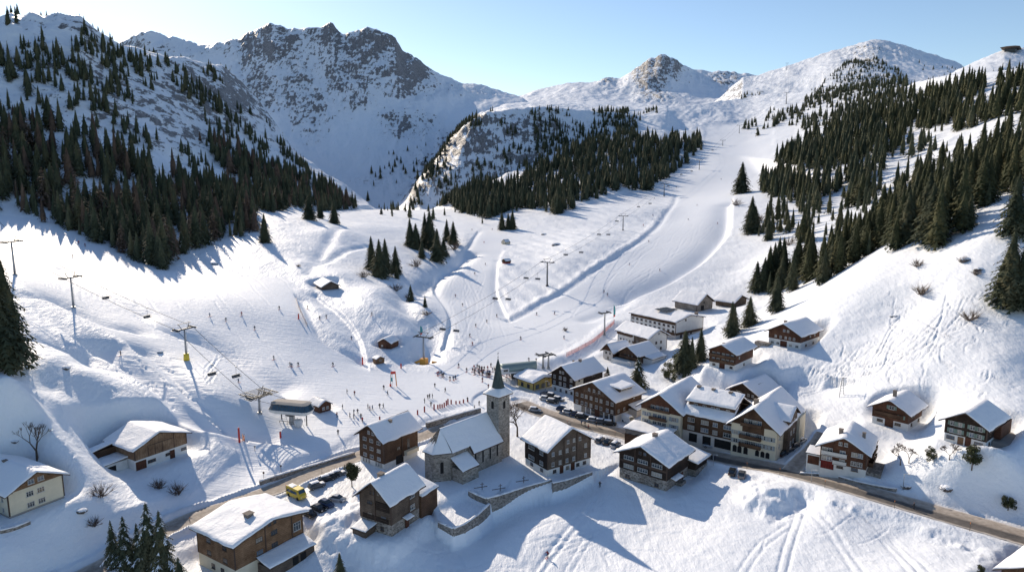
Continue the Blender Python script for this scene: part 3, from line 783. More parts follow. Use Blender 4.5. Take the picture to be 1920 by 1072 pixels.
# zones of forest, drawn on the photo as outlines of where the trunks stand; density in trees per cell, kind of crown
ZONES = [
 ('left', 1.0, [(-260,400),(0,396),(60,410),(130,432),(200,468),(260,492),(305,505),(335,478),(400,452),(440,446),(480,440),(475,400),(525,398),(510,380),(440,356),(400,346),(300,326),(230,300),(180,262),(120,240),(60,225),(0,195),(-260,140)]),
 ('left', .95, [(672,392),(600,345),(540,322),(480,300),(420,268),(375,240),(370,262),(400,300),(450,345),(520,385),(600,396)]),
 ('leftslope', .36, [(-260,-10),(0,35),(150,45),(230,98),(420,135),(480,200),(560,300),(600,345),(500,320),(375,250),(400,320),(300,320),(180,250),(0,170),(-260,120)]),
 ('mid', 1.0, [(845,384),(865,400),(905,410),(925,408),(945,398),(1010,392),(1045,405),(1110,377),(1160,357),(1215,357),(1250,333),(1290,305),(1318,282),(1315,262),(1240,262),(1190,258),(1100,268),(1040,298),(960,340),(900,352),(850,362)]),
 ('cliff', .42, [(820,330),(850,262),(900,222),(1000,205),(1180,210),(1190,250),(1100,262),(1040,292),(960,335),(900,350),(850,362)]),
 ('cliff', .95, [(765,388),(785,345),(815,290),(850,245),(885,222),(925,212),(900,270),(870,330),(862,386)]),
 ('cliff', .8, [(1090,212),(1190,216),(1195,250),(1150,262),(1090,262)]),
 ('cliff', .6, [(845,345),(860,300),(900,262),(930,215),(950,212),(930,262),(880,330),(860,360)]),
 ('right', 1.0, [(1428,372),(1425,345),(1440,318),(1465,292),(1510,262),(1560,240),(1600,222),(1640,205),(1690,170),(1740,172),(1800,160),(1850,158),(1880,150),(1920,150),(2200,120),(2200,200),(1900,215),(1800,225),(1760,250),(1700,240),(1690,275),(1660,300),(1640,380),(1560,402),(1500,390)]),
 ('right', .95, [(1440,556),(1500,545),(1560,532),(1600,512),(1650,492),(1665,512),(1690,508),(1740,515),(1760,505),(1775,470),(1800,435),(1850,425),(1920,405),(2250,380),(2250,180),(1920,185),(1800,215),(1780,270),(1730,330),(1680,385),(1640,420),(1560,455),(1500,490),(1430,530)]),
 ('peak', .75, [(1500,200),(1530,165),(1560,138),(1595,112),(1640,110),(1680,128),(1700,150),(1705,185),(1660,215),(1600,215)]),
 ('peak', .5, [(1430,240),(1445,205),(1480,205),(1530,195),(1540,220),(1500,240)]),
 ('peak', .5, [(1480,225),(1560,190),(1620,180),(1640,210),(1560,235),(1510,250)]),
 ('peak', .25, [(1380,243),(1410,225),(1440,240),(1420,262)]),
 ('peak', .5, [(1178,222),(1230,205),(1236,212),(1185,232)]),
 ('peak', .45, [(1385,180),(1430,172),(1432,178),(1390,188)]),
 ('gully', .10, [(1600,400),(1650,330),(1690,270),(1760,250),(1770,280),(1700,350),(1640,420)]),
 ('peak', .04, [(1700,110),(1800,130),(1760,160),(1700,150)]),
 ('mid', .10, [(690,300),(850,250),(850,330),(760,345),(700,350)]),
 ('right', .35, [(1400,435),(1430,390),(1560,400),(1600,420),(1500,470)]),
 ('low', .04, [(700,385),(850,385),(940,405),(1010,395),(960,425),(850,418),(740,410)]),
]
def forest():
    cell = 6.2
    xs = np.arange(-1150, 1350, cell); ys = np.arange(230, 2050, cell)
    r = np.random.default_rng(3)
    gx, gy = np.meshgrid(xs, ys, indexing='ij'); gx = gx + r.uniform(-.46, .46, gx.shape) * cell; gy = gy + r.uniform(-.46, .46, gy.shape) * cell
    m = np.abs(gx / gy) < 1.0; gx, gy = gx[m], gy[m]
    z = gz(gx, gy); u, v = proj(gx, gy, z)
    rnd = r.random(gx.shape); clump = fbm(gx * 1.0 + gy * .3, gy * .7, 60, 3); cl2 = fbm(gx, gy, 18, 2)
    keep = np.zeros(gx.shape, bool); zone = np.full(gx.shape, -1)
    far_ = sstep(1100, 1700, gy)
    for i, (nm, den, P) in enumerate(ZONES):
        ins = inpoly(u, v, P)
        if nm in ('leftslope',): k = (clump + cl2 * .8 > .20) & (rnd < den * 2.2 * (1 - .4 * far_))
        elif nm == 'cliff': k = (clump + cl2 > .0) & (rnd < den * 1.6)
        elif nm in ('peak',): k = (cl2 + clump * .5 > -.15) & (rnd < den * .8)
        elif nm == 'right': k = (rnd < den * (.86 - .2 * sstep(600, 1100, gy))) & (cl2 + .8 * clump > -.24)
        else: k = (rnd < den * (.76 - .2 * sstep(600, 1100, gy))) & (cl2 + .35 * clump > -.50)
        k &= ins; keep |= k; zone[k] = i
    gx, gy, z, zone, rnd2 = gx[keep], gy[keep], z[keep], zone[keep], r.random(keep.sum())
    h = 8 + 16 * rnd2 ** 1.1
    h = h * (1 - .42 * sstep(900, 1600, gy)) * np.where(np.array([ZONES[k][0] == 'leftslope' for k in zone]), .72, 1) * np.where(np.array([ZONES[k][0] in ('peak', 'low', 'cliff') for k in zone]), .75, 1)
    # is any of it seen past the ground in front?
    CM_ = np.maximum.accumulate(S, axis=1)
    ii = np.clip(np.interp(gx / gy, AA, np.arange(NA)).round().astype(int), 0, NA - 1); jj = np.clip(((np.log(gy) - LL[0]) / (LL[1] - LL[0])).astype(int) - 3, 0, NL - 1)
    stop = (z + h - HC) / gy; sbot = (z + h * .3 - HC) / gy
    seen = (stop > CM_[ii, jj]) & (np.abs(gx / gy) < .72)
    full = (sbot > CM_[ii, jj])
    size = h / gy * F
    _, vt = proj(gx, gy, z + h)
    order = np.argsort(-np.where(seen & full & (vt < 1060), size, 0))
    NIND = 238
    top = set(order[:NIND].tolist())
    rr = random.Random(9)
    names = {'left': ('dark conifer on the lower edge of the left-hand hillside forest', 'conifers on the left hillside'), 'leftslope': ('small conifer on the steep snowy slope at the left', 'conifers on the left hillside'),
             'mid': ('conifer in the wedge of forest beside the central ski run', 'conifers beside the central run'), 'cliff': ('conifer on the cliff terrace', 'conifers on the cliff'),
             'right': ('dark conifer in the dense forest on the right-hand slope', 'conifers on the right hillside'), 'gully': ('conifer standing in the snowy gully on the right', 'conifers on the right hillside'),
             'peak': ('small conifer below the right-hand summit', 'conifers below the summit'), 'low': ('small conifer on the shaded valley floor', 'conifers on the valley floor')}
    for k in top:
        nm = ZONES[zone[k]][0]; lab, grp = names[nm]
        larch = nm == 'left' and rr.random() < .30
        near = gy[k] < 330
        t = spruce((gx[k], gy[k], z[k]), h[k], lab if not larch else 'reddish brown larch on the lower edge of the left-hand forest', grp if not larch else 'larches in the left hillside forest', hi=(rr.choice((0, 2)) if near else None), larch=larch, name='spruce_tree' if not larch else 'larch_tree', rnd=rr, warm=(nm == 'right' and gx[k] > 140 and rr.random() < .75), wide=rr.uniform(1.0, 1.35))
    Vs, Fs, Ms = [], [], []; n = 0
    for k in range(len(gx)):
        if k in top: continue
        if not seen[k] and stop[k] < CM_[ii[k], jj[k]] - .03: continue
        V, Fc, Mi = LOW[rr.randrange(8)]
        a = rr.uniform(0, 6.28); c, s_ = math.cos(a), math.sin(a); w = h[k] * rr.uniform(.85, 1.3)
        if gy[k] > 1000: w *= 1.15
        X = (V[:, 0] * c - V[:, 1] * s_) * w + gx[k]; Y = (V[:, 0] * s_ + V[:, 1] * c) * w + gy[k]; Z = V[:, 2] * h[k] + z[k] - .3
        Vs.append(np.stack([X, Y, Z], 1)); Fs.append(Fc + n); n += len(V)
        zn = ZONES[zone[k]][0]; Ms.append(np.full(len(Fc), 1 if (zn == 'left' and rr.random() < .22) else 2 if (zn == 'right' and rr.random() < .25 + .5 * (gx[k] / gy[k] > .5)) else 0, np.int32))
    me = tri_mesh('conifer_forest', np.concatenate(Vs), np.concatenate(Fs), np.concatenate(Ms), [M_SPRUCE, M_LARCH, M_WARM])
    o = mobj('conifer_forest', me); tag(o, 'dark conifer forest covering the hillsides above the ski runs', 'forest', kind='stuff')
    print('FOREST', len(gx), len(top), 'tris', sum(len(f) for f in Fs), 'min px', size[order[NIND - 1]])
# ------------------------------------------------------------------ building materials
def timber(name, c0, c1, c2, vertical=False, plank=.22, gap=.5):
    m = mat(name, c1, .8, 0, .25); t = NT(m)
    w = t.add('ShaderNodeTexWave', wave_type='BANDS', bands_direction='X' if vertical else 'Z', wave_profile='SAW'); w.inputs['Scale'].default_value = .314 / plank * .5
    w.inputs['Distortion'].default_value = .25; w.inputs['Detail'].default_value = 1
    if vertical:
        cb = t.add('ShaderNodeCombineXYZ'); sp = t.add('ShaderNodeSeparateXYZ'); t.ln(t.coord(), sp.inputs[0]); t.ln(t.math('ADD', sp.outputs[0], sp.outputs[1]), cb.inputs[0]); t.ln(cb.outputs[0], w.inputs[0])
    else: t.ln(t.coord(), w.inputs[0])
    grain = t.noise(1.0, 5, .65, t.mapping((9, 9, 1.2) if vertical else (1.4, 1.4, 12)))
    big = t.noise(.35, 4, .6)
    f = t.math('ADD', t.math('MULTIPLY', grain, .5), t.math('MULTIPLY', big, .5))
    c = t.ramp(f, [(.36, c0), (.5, c1), (.64, c2)])
    seam = t.ramp(w.outputs['Fac'], [(.0, (.35, .35, .35)), (.14, (1, 1, 1))])
    t.color(t.mix(1.0, c, seam, 'MULTIPLY')); t.normal(t.bump(t.math('ADD', w.outputs['Fac'], t.math('MULTIPLY', grain, .4)), .5, .04))
    return m
M_DARK = timber('dark_tarred_timber', (.018, .013, .010), (.035, .023, .017), (.07, .046, .033))
M_BROWN = timber('brown_timber', (.052, .029, .018), (.10, .056, .034), (.165, .10, .06))
M_RED = timber('red_brown_timber', (.055, .026, .016), (.105, .047, .028), (.165, .08, .046))
M_GREYW = timber('weathered_timber', (.06, .045, .034), (.12, .088, .066), (.21, .16, .12))
M_HONEY = timber('sunburnt_timber', (.10, .05, .025), (.20, .115, .062), (.34, .21, .125))
M_BARN = timber('barn_boards', (.11, .06, .035), (.22, .14, .085), (.36, .25, .16), vertical=True, plank=.3)
M_GREYV = timber('grey_barn_boards', (.13, .11, .09), (.24, .21, .18), (.38, .34, .29), vertical=True, plank=.3)
def plaster(name, c):
    m = mat(name, c, .85, 0, .2); t = NT(m)
    a = t.noise(.5, 5, .6); b = t.noise(5, 4)
    t.color(t.mix(t.ramp(a, [(.35, (0, 0, 0)), (.7, (.45, .45, .45))]), c, tuple(x * .72 for x in c))); t.normal(t.bump(b, .25, .02)); return m
M_WHITE = plaster('white_plaster', (.74, .73, .70)); M_CREAM = plaster('cream_plaster', (.74, .66, .50)); M_PINKW = plaster('pale_plaster', (.66, .60, .54)); M_GREYP = plaster('grey_plaster', (.34, .31, .28))
def stone(name, sc, c0, c1, c2, mortar):
    m = mat(name, c1, .9, 0, .2); t = NT(m)
    cell = t.vor(sc, t.mapping((1, 1, 1.5)), out='Color'); edge = t.vor(sc, t.mapping((1, 1, 1.5)), 'DISTANCE_TO_EDGE')
    sp = t.add('ShaderNodeSeparateXYZ'); t.ln(cell, sp.inputs[0])
    c = t.ramp(sp.outputs[0], [(.1, c0), (.5, c1), (.9, c2)])
    c = t.mix(t.ramp(edge, [(.02, (1, 1, 1)), (.09, (0, 0, 0))]), c, mortar)
    c = t.mix(t.ramp(t.noise(.25, 5), [(.4, (0, 0, 0)), (.7, (.5, .5, .5))]), c, c0); t.color(c)
    t.normal(t.bump(t.math('MINIMUM', edge, .12), .9, .15)); return m
M_STONE = stone('rubble_stone', 1.9, (.13, .115, .10), (.27, .245, .215), (.42, .38, .34), (.33, .30, .265))
M_CHURCH = stone('church_stone', 1.7, (.17, .15, .13), (.30, .275, .24), (.43, .39, .345), (.36, .335, .30))
M_GLASS = mat('window_glass', (.035, .045, .055), .08, 0, .8)
M_GLASSB = mat('blue_glass', (.03, .07, .11), .06, 0, .9)
M_FRAME = mat('white_window_frame', (.56, .55, .52), .5)
M_FRAMEB = mat('brown_window_frame', (.11, .07, .045), .6)
M_SHUT = mat('green_shutter', (.16, .22, .19), .6)
M_SHUTG = mat('grey_shutter', (.30, .33, .34), .6)
M_TRIM = mat('dark_eave_board', (.075, .045, .03), .75)
M_METAL = mat('grey_steel', (.36, .37, .38), .45, .6)
M_DSTEEL = mat('dark_steel', (.07, .075, .08), .5, .4)
M_BRICK = plaster('chimney_render', (.24, .20, .17))
M_COPPER = mat('weathered_copper', (.10, .17, .16), .55, .3); _t = NT(M_COPPER); _t.color(_t.ramp(_t.noise(1.2, 5, .6, _t.mapping((2.2, 2.2, .25))), [(.3, (.022, .034, .035)), (.55, (.045, .068, .066)), (.75, (.09, .125, .12))]))
M_BLACKH = mat('dark_opening', (.012, .011, .011), .9)
M_DOOR = timber('door_boards', (.05, .022, .014), (.10, .04, .024), (.14, .06, .035), vertical=True, plank=.18)
M_REDD = mat('red_paint', (.55, .04, .03), .5); M_ORANGE = mat('orange_paint', (.75, .24, .04), .5); M_YEL = mat('yellow_paint', (.75, .55, .05), .45)
def snow_mat():
    m = mat('roof_snow', (.95, .955, .97), .6, 0, .3); t = NT(m)
    a = t.noise(.7, 5, .6); b = t.noise(5, 3); t.color(t.mix(t.ramp(a, [(.4, (0, 0, 0)), (.75, (.35, .35, .35))]), (.95, .955, .97), (.86, .89, .94)))
    t.normal(t.bump(t.math('ADD', a, t.math('MULTIPLY', b, .12)), .5, .4)); return m
M_SNOW = snow_mat()

# ------------------------------------------------------------------ windows
_wc = {}
_panes = {}
_wr = random.Random(77)
M_CURT = mat('curtained_glass', (.30, .27, .23), .35, 0, .6); M_SKYG = mat('painted_sky_glass', (.11, .15, .20), .1, 0, .9)  # second pane variant: reflected sky is put into its paler blue base colour
def window_meshes(w, h, style):
    k = (round(w, 2), round(h, 2), style)
    if k in _wc: return _wc[k]
    b = MB(); t = .075; d = .07; n = 2 if w < 1.5 else (3 if w < 2.3 else 4)
    if style == 'arch':
        N = 8; prof = [(-w / 2, 0), (w / 2, 0)] + [(w / 2 * math.cos(math.pi * i / N), h - w / 2 + w / 2 * math.sin(math.pi * i / N)) for i in range(N + 1)]
        g = MB(); g.quad([(x, -.03, z) for x, z in prof]); b.loft([[(x * 1.18, -.02, z * 1.02 - .06) for x, z in prof], [(x * 1.18, .12, z * 1.02 - .06) for x, z in prof]], cap=True, smooth=False)
        r = (b.mesh('frame', M_GREYP), g.mesh('pane', M_BLACKH), None)
    elif style == 'hole':
        g = MB(); g.box(-w / 2, w / 2, -.03, .1, 0, h); b.box(-w / 2 - .1, w / 2 + .1, -.06, .1, h, h + .12)
        r = (b.mesh('frame', M_TRIM), g.mesh('pane', M_BLACKH), None)
    else:
        b.box(-w / 2, w / 2, -d, .1, 0, t); b.box(-w / 2, w / 2, -d, .1, h - t, h); b.box(-w / 2, -w / 2 + t, -d, .1, t, h - t); b.box(w / 2 - t, w / 2, -d, .1, t, h - t)
        for i in range(1, n): x = -w / 2 + w * i / n; b.box(x - t * .5, x + t * .5, -d * .9, .1, t, h - t)
        b.box(-w / 2, w / 2, -d * .85, .1, h * .62, h * .62 + .05)
        b.box(-w / 2 - .08, w / 2 + .08, -.16, .1, -.07, -.002)
        g = MB(); g.quad([(-w / 2 + .02, -.025, .02), (w / 2 - .02, -.025, .02), (w / 2 - .02, -.025, h - .02), (-w / 2 + .02, -.025, h - .02)])
        s = None
        if 's' in style:
            s = []
            for sg in (-1, 1):
                sb = MB(); x0 = sg * (w / 2 + .04); x1 = sg * (w / 2 + .04 + w * .42); sb.box(min(x0, x1), max(x0, x1), -.09, .1, 0, h)
                s.append(sb.mesh('shutter', M_SHUT if 'g' in style else M_SHUTG))
        r = (b.mesh('window', M_FRAMEB if 'd' in style else M_FRAME), g.mesh('pane', M_GLASS), s)
    _wc[k] = r; return r
def put_window(par, face, u, z, w, h, style='w', off=0.0, W1=0, W2=0):
    f, g, s = window_meshes(w, h, style)
    loc, rz = {'X': ((u, -off, z), 0), 'Y': ((-off, u, z), -math.pi / 2), 'X2': ((u, W1 + off, z), math.pi), 'Y2': ((W2 + off, u, z), math.pi / 2)}[face]
    if g.materials[0] == M_GLASS:
        c = _wr.choice((0, 0, 0, 1, 2))
        if c:
            if (g.name, c) not in _panes: g2 = g.copy(); g2.materials[0] = (M_CURT, M_SKYG)[c - 1]; _panes[g.name, c] = g2
            g = _panes[g.name, c]
    o = mobj('window', f, par, loc, (0, 0, rz)); mobj('pane', g, o)
    for q in s or (): mobj('shutter', q, o)
    return o

# ------------------------------------------------------------------ roofs
def snow_slab(x0, x1, y0, y1, zf, thick, seed, nx=26, ny=26, sag=.12):
    """soft layer of snow over a roof surface zf(x, y)"""
    r = random.Random(seed); b = MB(); ox, oy = r.uniform(0, 99), r.uniform(0, 99)
    xs = np.concatenate([[0, .006, .02], np.linspace(.05, .95, nx), [.98, .994, 1]]); ys = np.concatenate([[0, .006, .02], np.linspace(.05, .95, ny), [.98, .994, 1]])
    X, Y = np.meshgrid(x0 + (x1 - x0) * xs, y0 + (y1 - y0) * ys, indexing='ij')
    ed = np.minimum(np.minimum(X - x0, x1 - X), np.minimum(Y - y0, y1 - Y))
    wv = .24 * fbm(X + ox, Y + oy, 2.2, 3); wu = .24 * fbm(X - ox, Y + oy, 2.2, 3); ey = np.minimum(Y - y0, y1 - Y) < .02; ex_ = np.minimum(X - x0, x1 - X) < .02; X = X + ex_ * wv; Y = Y + ey * wu
    T = thick * (.34 + .66 * np.sqrt(np.clip(ed / .4, 0, 1))) * (1 + .34 * fbm(X + ox, Y + oy, 3.0, 4)) + sag * fbm(X + ox, Y - oy, 6, 2)
    T = np.maximum(T, .06); Z0 = np.vectorize(zf)(X, Y)
    n, m = X.shape; i0 = 0
    top = [(X[i, j], Y[i, j], Z0[i, j] + T[i, j]) for i in range(n) for j in range(m)]
    b.v = [tuple(map(float, p)) for p in top]
    for i in range(n - 1):
        for j in range(m - 1): b.f.append((i * m + j, (i + 1) * m + j, (i + 1) * m + j + 1, i * m + j + 1)); b.m.append(0); b.sm.append(True)
    rim = [(i, 0) for i in range(n)] + [(n - 1, j) for j in range(1, m)] + [(i, m - 1) for i in range(n - 2, -1, -1)] + [(0, j) for j in range(m - 2, 0, -1)]
    k0 = len(b.v); b.v += [(float(X[i, j]), float(Y[i, j]), float(Z0[i, j]) + .004) for i, j in rim]; K = len(rim)
    for k in range(K):
        k2 = (k + 1) % K; a = rim[k][0] * m + rim[k][1]; c = rim[k2][0] * m + rim[k2][1]; b.f.append((a, k0 + k, k0 + k2, c)); b.m.append(0); b.sm.append(True)
    return b

def gable_roof(par, W1, W2, ridge, He, rise, oe=1.0, og=1.2, thick=.42, seed=1, z0=0.0, name='roof', mid=.5, snowmat=None, snow=True, sx=0, sy=0, th=.22):
    """ridge 'X' runs along local X (gables on the Y faces), 'Y' along local Y. Body spans x 0..W2, y 0..W1"""
    A, Bn = (W1, W2) if ridge == 'X' else (W2, W1)         # A across, Bn along
    pl, pr = rise / (A * mid), rise / (A * (1 - mid))
    def zf(c): return He + (c * pl if c < A * mid else (A - c) * pr)
    b = MB()
    for (c0, c1) in ((-oe, A * mid), (A * mid, A + oe)):
        za = He + (c0 * pl if c0 < A * mid else rise) ; zb = rise + He if c1 == A * mid else He - oe * pr
        if c0 == -oe: za = He - oe * pl
        pts = []
        for (c, z) in ((c0, za), (c1, zb)):
            for q in (-og, Bn + og):
                pts.append((q, c, z) if ridge == 'X' else (c, q, z))
        p0, p1, p2, p3 = [Vector(p) for p in pts]
        top = [p0 + Vector((0, 0, th)), p1 + Vector((0, 0, th)), p3 + Vector((0, 0, th)), p2 + Vector((0, 0, th))]; bot = [p0, p1, p3, p2]
        b.loft([bot, top], smooth=False)
    # purlin ends under the gable overhang
    for fr in (.04, .5, .96, .27, .73):
        c = A * fr; z = zf(c) - .14
        for q0, q1 in ((-og + .15, .3), (Bn - .3, Bn + og - .15)):
            a_, b_ = ((q0, c, z), (q1, c, z)) if ridge == 'X' else ((c, q0, z), (c, q1, z)); b.beam(a_, b_, .2, .24)
    ro = b.build(name, M_TRIM, par, loc=(sx, sy, z0))
    if snow:
        def zs(x, y):
            c = y if ridge == 'X' else x; h = zf(c); k = abs(c - A * mid); return h + th - .09 * math.exp(-(k / .5) ** 2)
        X0, X1, Y0, Y1 = (-og, W2 + og, -oe, W1 + oe) if ridge == 'X' else (-oe, W2 + oe, -og, W1 + og)
        s = snow_slab(X0 + .03, X1 - .03, Y0 + .03, Y1 - .03, zs, thick, seed, nx=int(np.clip((X1 - X0) / .7, 10, 34)), ny=int(np.clip((Y1 - Y0) / .7, 10, 34)))
        s.build('roof_snow', snowmat or M_SNOW, ro)
    return ro
def shed_roof(par, x0, x1, y0, y1, zlow, zhigh, low='Y-', thick=.38, seed=1, name='annex_roof', o=.35):
    """single-pitch roof; low names the side that is lower"""
    x0 -= o; x1 += o; y0 -= o; y1 += o
    def zf(x, y):
        t = {'Y-': (y - y0) / (y1 - y0), 'Y+': (y1 - y) / (y1 - y0), 'X-': (x - x0) / (x1 - x0), 'X+': (x1 - x) / (x1 - x0)}[low]
        return zlow + (zhigh - zlow) * t
    b = MB(); c = [(x0, y0), (x1, y0), (x1, y1), (x0, y1)]
    b.loft([[(x, y, zf(x, y)) for x, y in c], [(x, y, zf(x, y) + .18) for x, y in c]], smooth=False)
    ro = b.build(name, M_TRIM, par)
    snow_slab(x0 + .02, x1 - .02, y0 + .02, y1 - .02, lambda x, y: zf(x, y) + .18, thick, seed, 12, 12).build('roof_snow', M_SNOW, ro)
    return ro
def chimney(roof, x, y, z, w=.9, h=1.6, snow=True):
    b = MB(); b.box(x - w / 2, x + w / 2, y - w / 2, y + w / 2, z - 1.2, z + h); b.box(x - w * .62, x + w * .62, y - w * .62, y + w * .62, z + h, z + h + .12)
    c = b.build('chimney', M_BRICK, roof)
    return c

# ------------------------------------------------------------------ the chalet
class Bld:
    """body spans local x 0..W2 along B->C, y 0..W1 along B->A; B is the nearest corner"""
    def __init__(s, A, B, C, z, name, label, cat='house', group=None):
        pb = onz(*B, z); pa = onz(*A, z); pc = onz(*C, z)
        va = Vector((pa.x - pb.x, pa.y - pb.y)); vc = Vector((pc.x - pb.x, pc.y - pb.y))
        s.W1, s.W2 = va.length, vc.length
        an_c = math.atan2(vc.y, vc.x); an_a = math.atan2(va.y, va.x) - math.pi / 2
        s.skew = math.degrees(an_a - an_c)
        s.rz = (an_c + an_a) / 2; s.B = pb; s.z = z
        s.o = thing(name, label, cat, pb, s.rz, group); s.name = name
    def zat(s, v, u):                                        # height above the base, over the near corner
        a, e = ray(u, v); return HC + e * s.B.y - s.z
    def hgt(s, x, y, u, v):                                   # height of a photo point over local x, y
        w = s.w(x, y); a, e = ray(u, v); return HC + e * w.y - s.z
    def w(s, x, y, z=0.0):
        c, n = math.cos(s.rz), math.sin(s.rz); return Vector((s.B.x + x * c - y * n, s.B.y + x * n + y * c, s.z + z))
    def pad(s, grow=1.2, fade=4, ext=0):
        pad([s.w(-ext, -ext), s.w(s.W2 + ext, -ext), s.w(s.W2 + ext, s.W1 + ext), s.w(-ext, s.W1 + ext)], s.z, grow, fade)
def body(bl, He, rise, ridge, hb, m_base, m_wall, mid=.5, inset=.06, gable_mat=None, deep=4.0):
    W1, W2 = bl.W1, bl.W2
    b = MB(); b.box(0, W2, 0, W1, -deep, hb); b.build('foundation_wall', m_base, bl.o)
    b = MB(); i = -inset
    prof = [(i, hb), (i, He), (None, He + rise), (None, He), (None, hb)]
    A, Bn = (W1, W2) if ridge == 'X' else (W2, W1)
    P = [(i, hb), (A - i, hb), (A - i, He), (A * mid, He + rise), (i, He)]
    r0 = [((i, c, z) if ridge == 'X' else (c, i, z)) for c, z in P]; r1 = [((Bn - i, c, z) if ridge == 'X' else (c, Bn - i, z)) for c, z in P]
    b.loft([r0, r1], smooth=False); b.build('timber_wall', m_wall, bl.o)
    # corner posts
    for (x, y) in ((0, 0), (W2, 0), (0, W1)):
        p = MB(); p.box(x - .12, x + .12, y - .12, y + .12, hb + .02, He - .05); p.build('corner_post', M_TRIM, bl.o)
def rows(bl, face, L, fr, z, w, h, style='w', off=.07):
    for f in fr: put_window(bl.o, face, f * L, z, w, h, style, off, bl.W1, bl.W2)
def box_part(bl, name, m, x0, x1, y0, y1, z0, z1, parent=None):
    b = MB(); b.box(x0, x1, y0, y1, z0, z1); return b.build(name, m, parent or bl.o)
def balcony(bl, face, u0, u1, z, d=1.1, m=None, open_=True, h=.95):
    b = MB(); m = m or M_BROWN
    def bx(a0, a1, d0, d1, z0, z1):
        if face == 'X': b.box(a0, a1, -d1, -d0, z0, z1)
        elif face == 'Y': b.box(-d1, -d0, a0, a1, z0, z1)
    bx(u0, u1, 0, d, z - .12, z); bx(u0, u1, d - .06, d, z + .1, z + h * .93); bx(u0, u0 + .06, .05, d - .07, z + .1, z + h * .93); bx(u1 - .06, u1, .05, d - .07, z + .1, z + h * .93)
    bx(u0 - .04, u1 + .04, d - .1, d + .04, z + h * .94, z + h)
    return b.build('balcony', m, bl.o)
def door(bl, face, u, w, h, m=None, z=0.0, off=.03, name='door'):
    b = MB(); b.box(-w / 2, w / 2, -.05, .1, 0, h); b.box(-w / 2 - .1, -w / 2, -.08, .1, 0, h + .1); b.box(w / 2, w / 2 + .1, -.08, .1, 0, h + .1); b.box(-w / 2, w / 2, -.08, .1, h, h + .1)
    loc, rz = ((u, -off, z), 0) if face == 'X' else ((-off, u, z), -math.pi / 2)
    return b.build(name, m or M_DOOR, bl.o, loc=loc, rot=(0, 0, rz))
def chalet(A, B, C, z, eave_v, apex, ridge, name, label, hbv, m_base, m_wall, seed, thick=.42, oe=1.1, og=1.3, mid=.5, rise=None, cat='house', He=None, dims=None, rz=None):
    if z is None: z = float(hit(*B).z)
    bl = Bld(A, B, C, z, name, label, cat)
    if dims: bl.W1, bl.W2 = dims
    bl.pad(1.0, 2.5 if bl.W1 < 9 and bl.W2 < 9 else (9 if name in ('wooden_barn', 'white_house') else 5))
    if dims: bl.W1, bl.W2 = dims
    if rz is not None: bl.rz = rz; bl.o.rotation_euler.z = rz
    He = He or bl.zat(eave_v, B[0])
    if rise is None:
        x, y = (0, bl.W1 * mid) if ridge == 'X' else (bl.W2 * mid, 0)
        rise = max(.8, bl.hgt(x, y, *apex) - He)
    hb = bl.zat(hbv, B[0]) if hbv else .5
    print('%-22s W1 %.1f W2 %.1f He %.1f rise %.1f hb %.1f skew %.0f rz %.0f D %.0f' % (label[:22], bl.W1, bl.W2, He, rise, hb, bl.skew, math.degrees(bl.rz), bl.B.y))
    bl.He, bl.rise, bl.hb, bl.ridge = He, rise, hb, ridge
    body(bl, He, rise, ridge, hb, m_base, m_wall, mid)
    bl.roof = gable_roof(bl.o, bl.W1, bl.W2, ridge, He, rise, oe, og, thick, seed, mid=mid)
    return bl
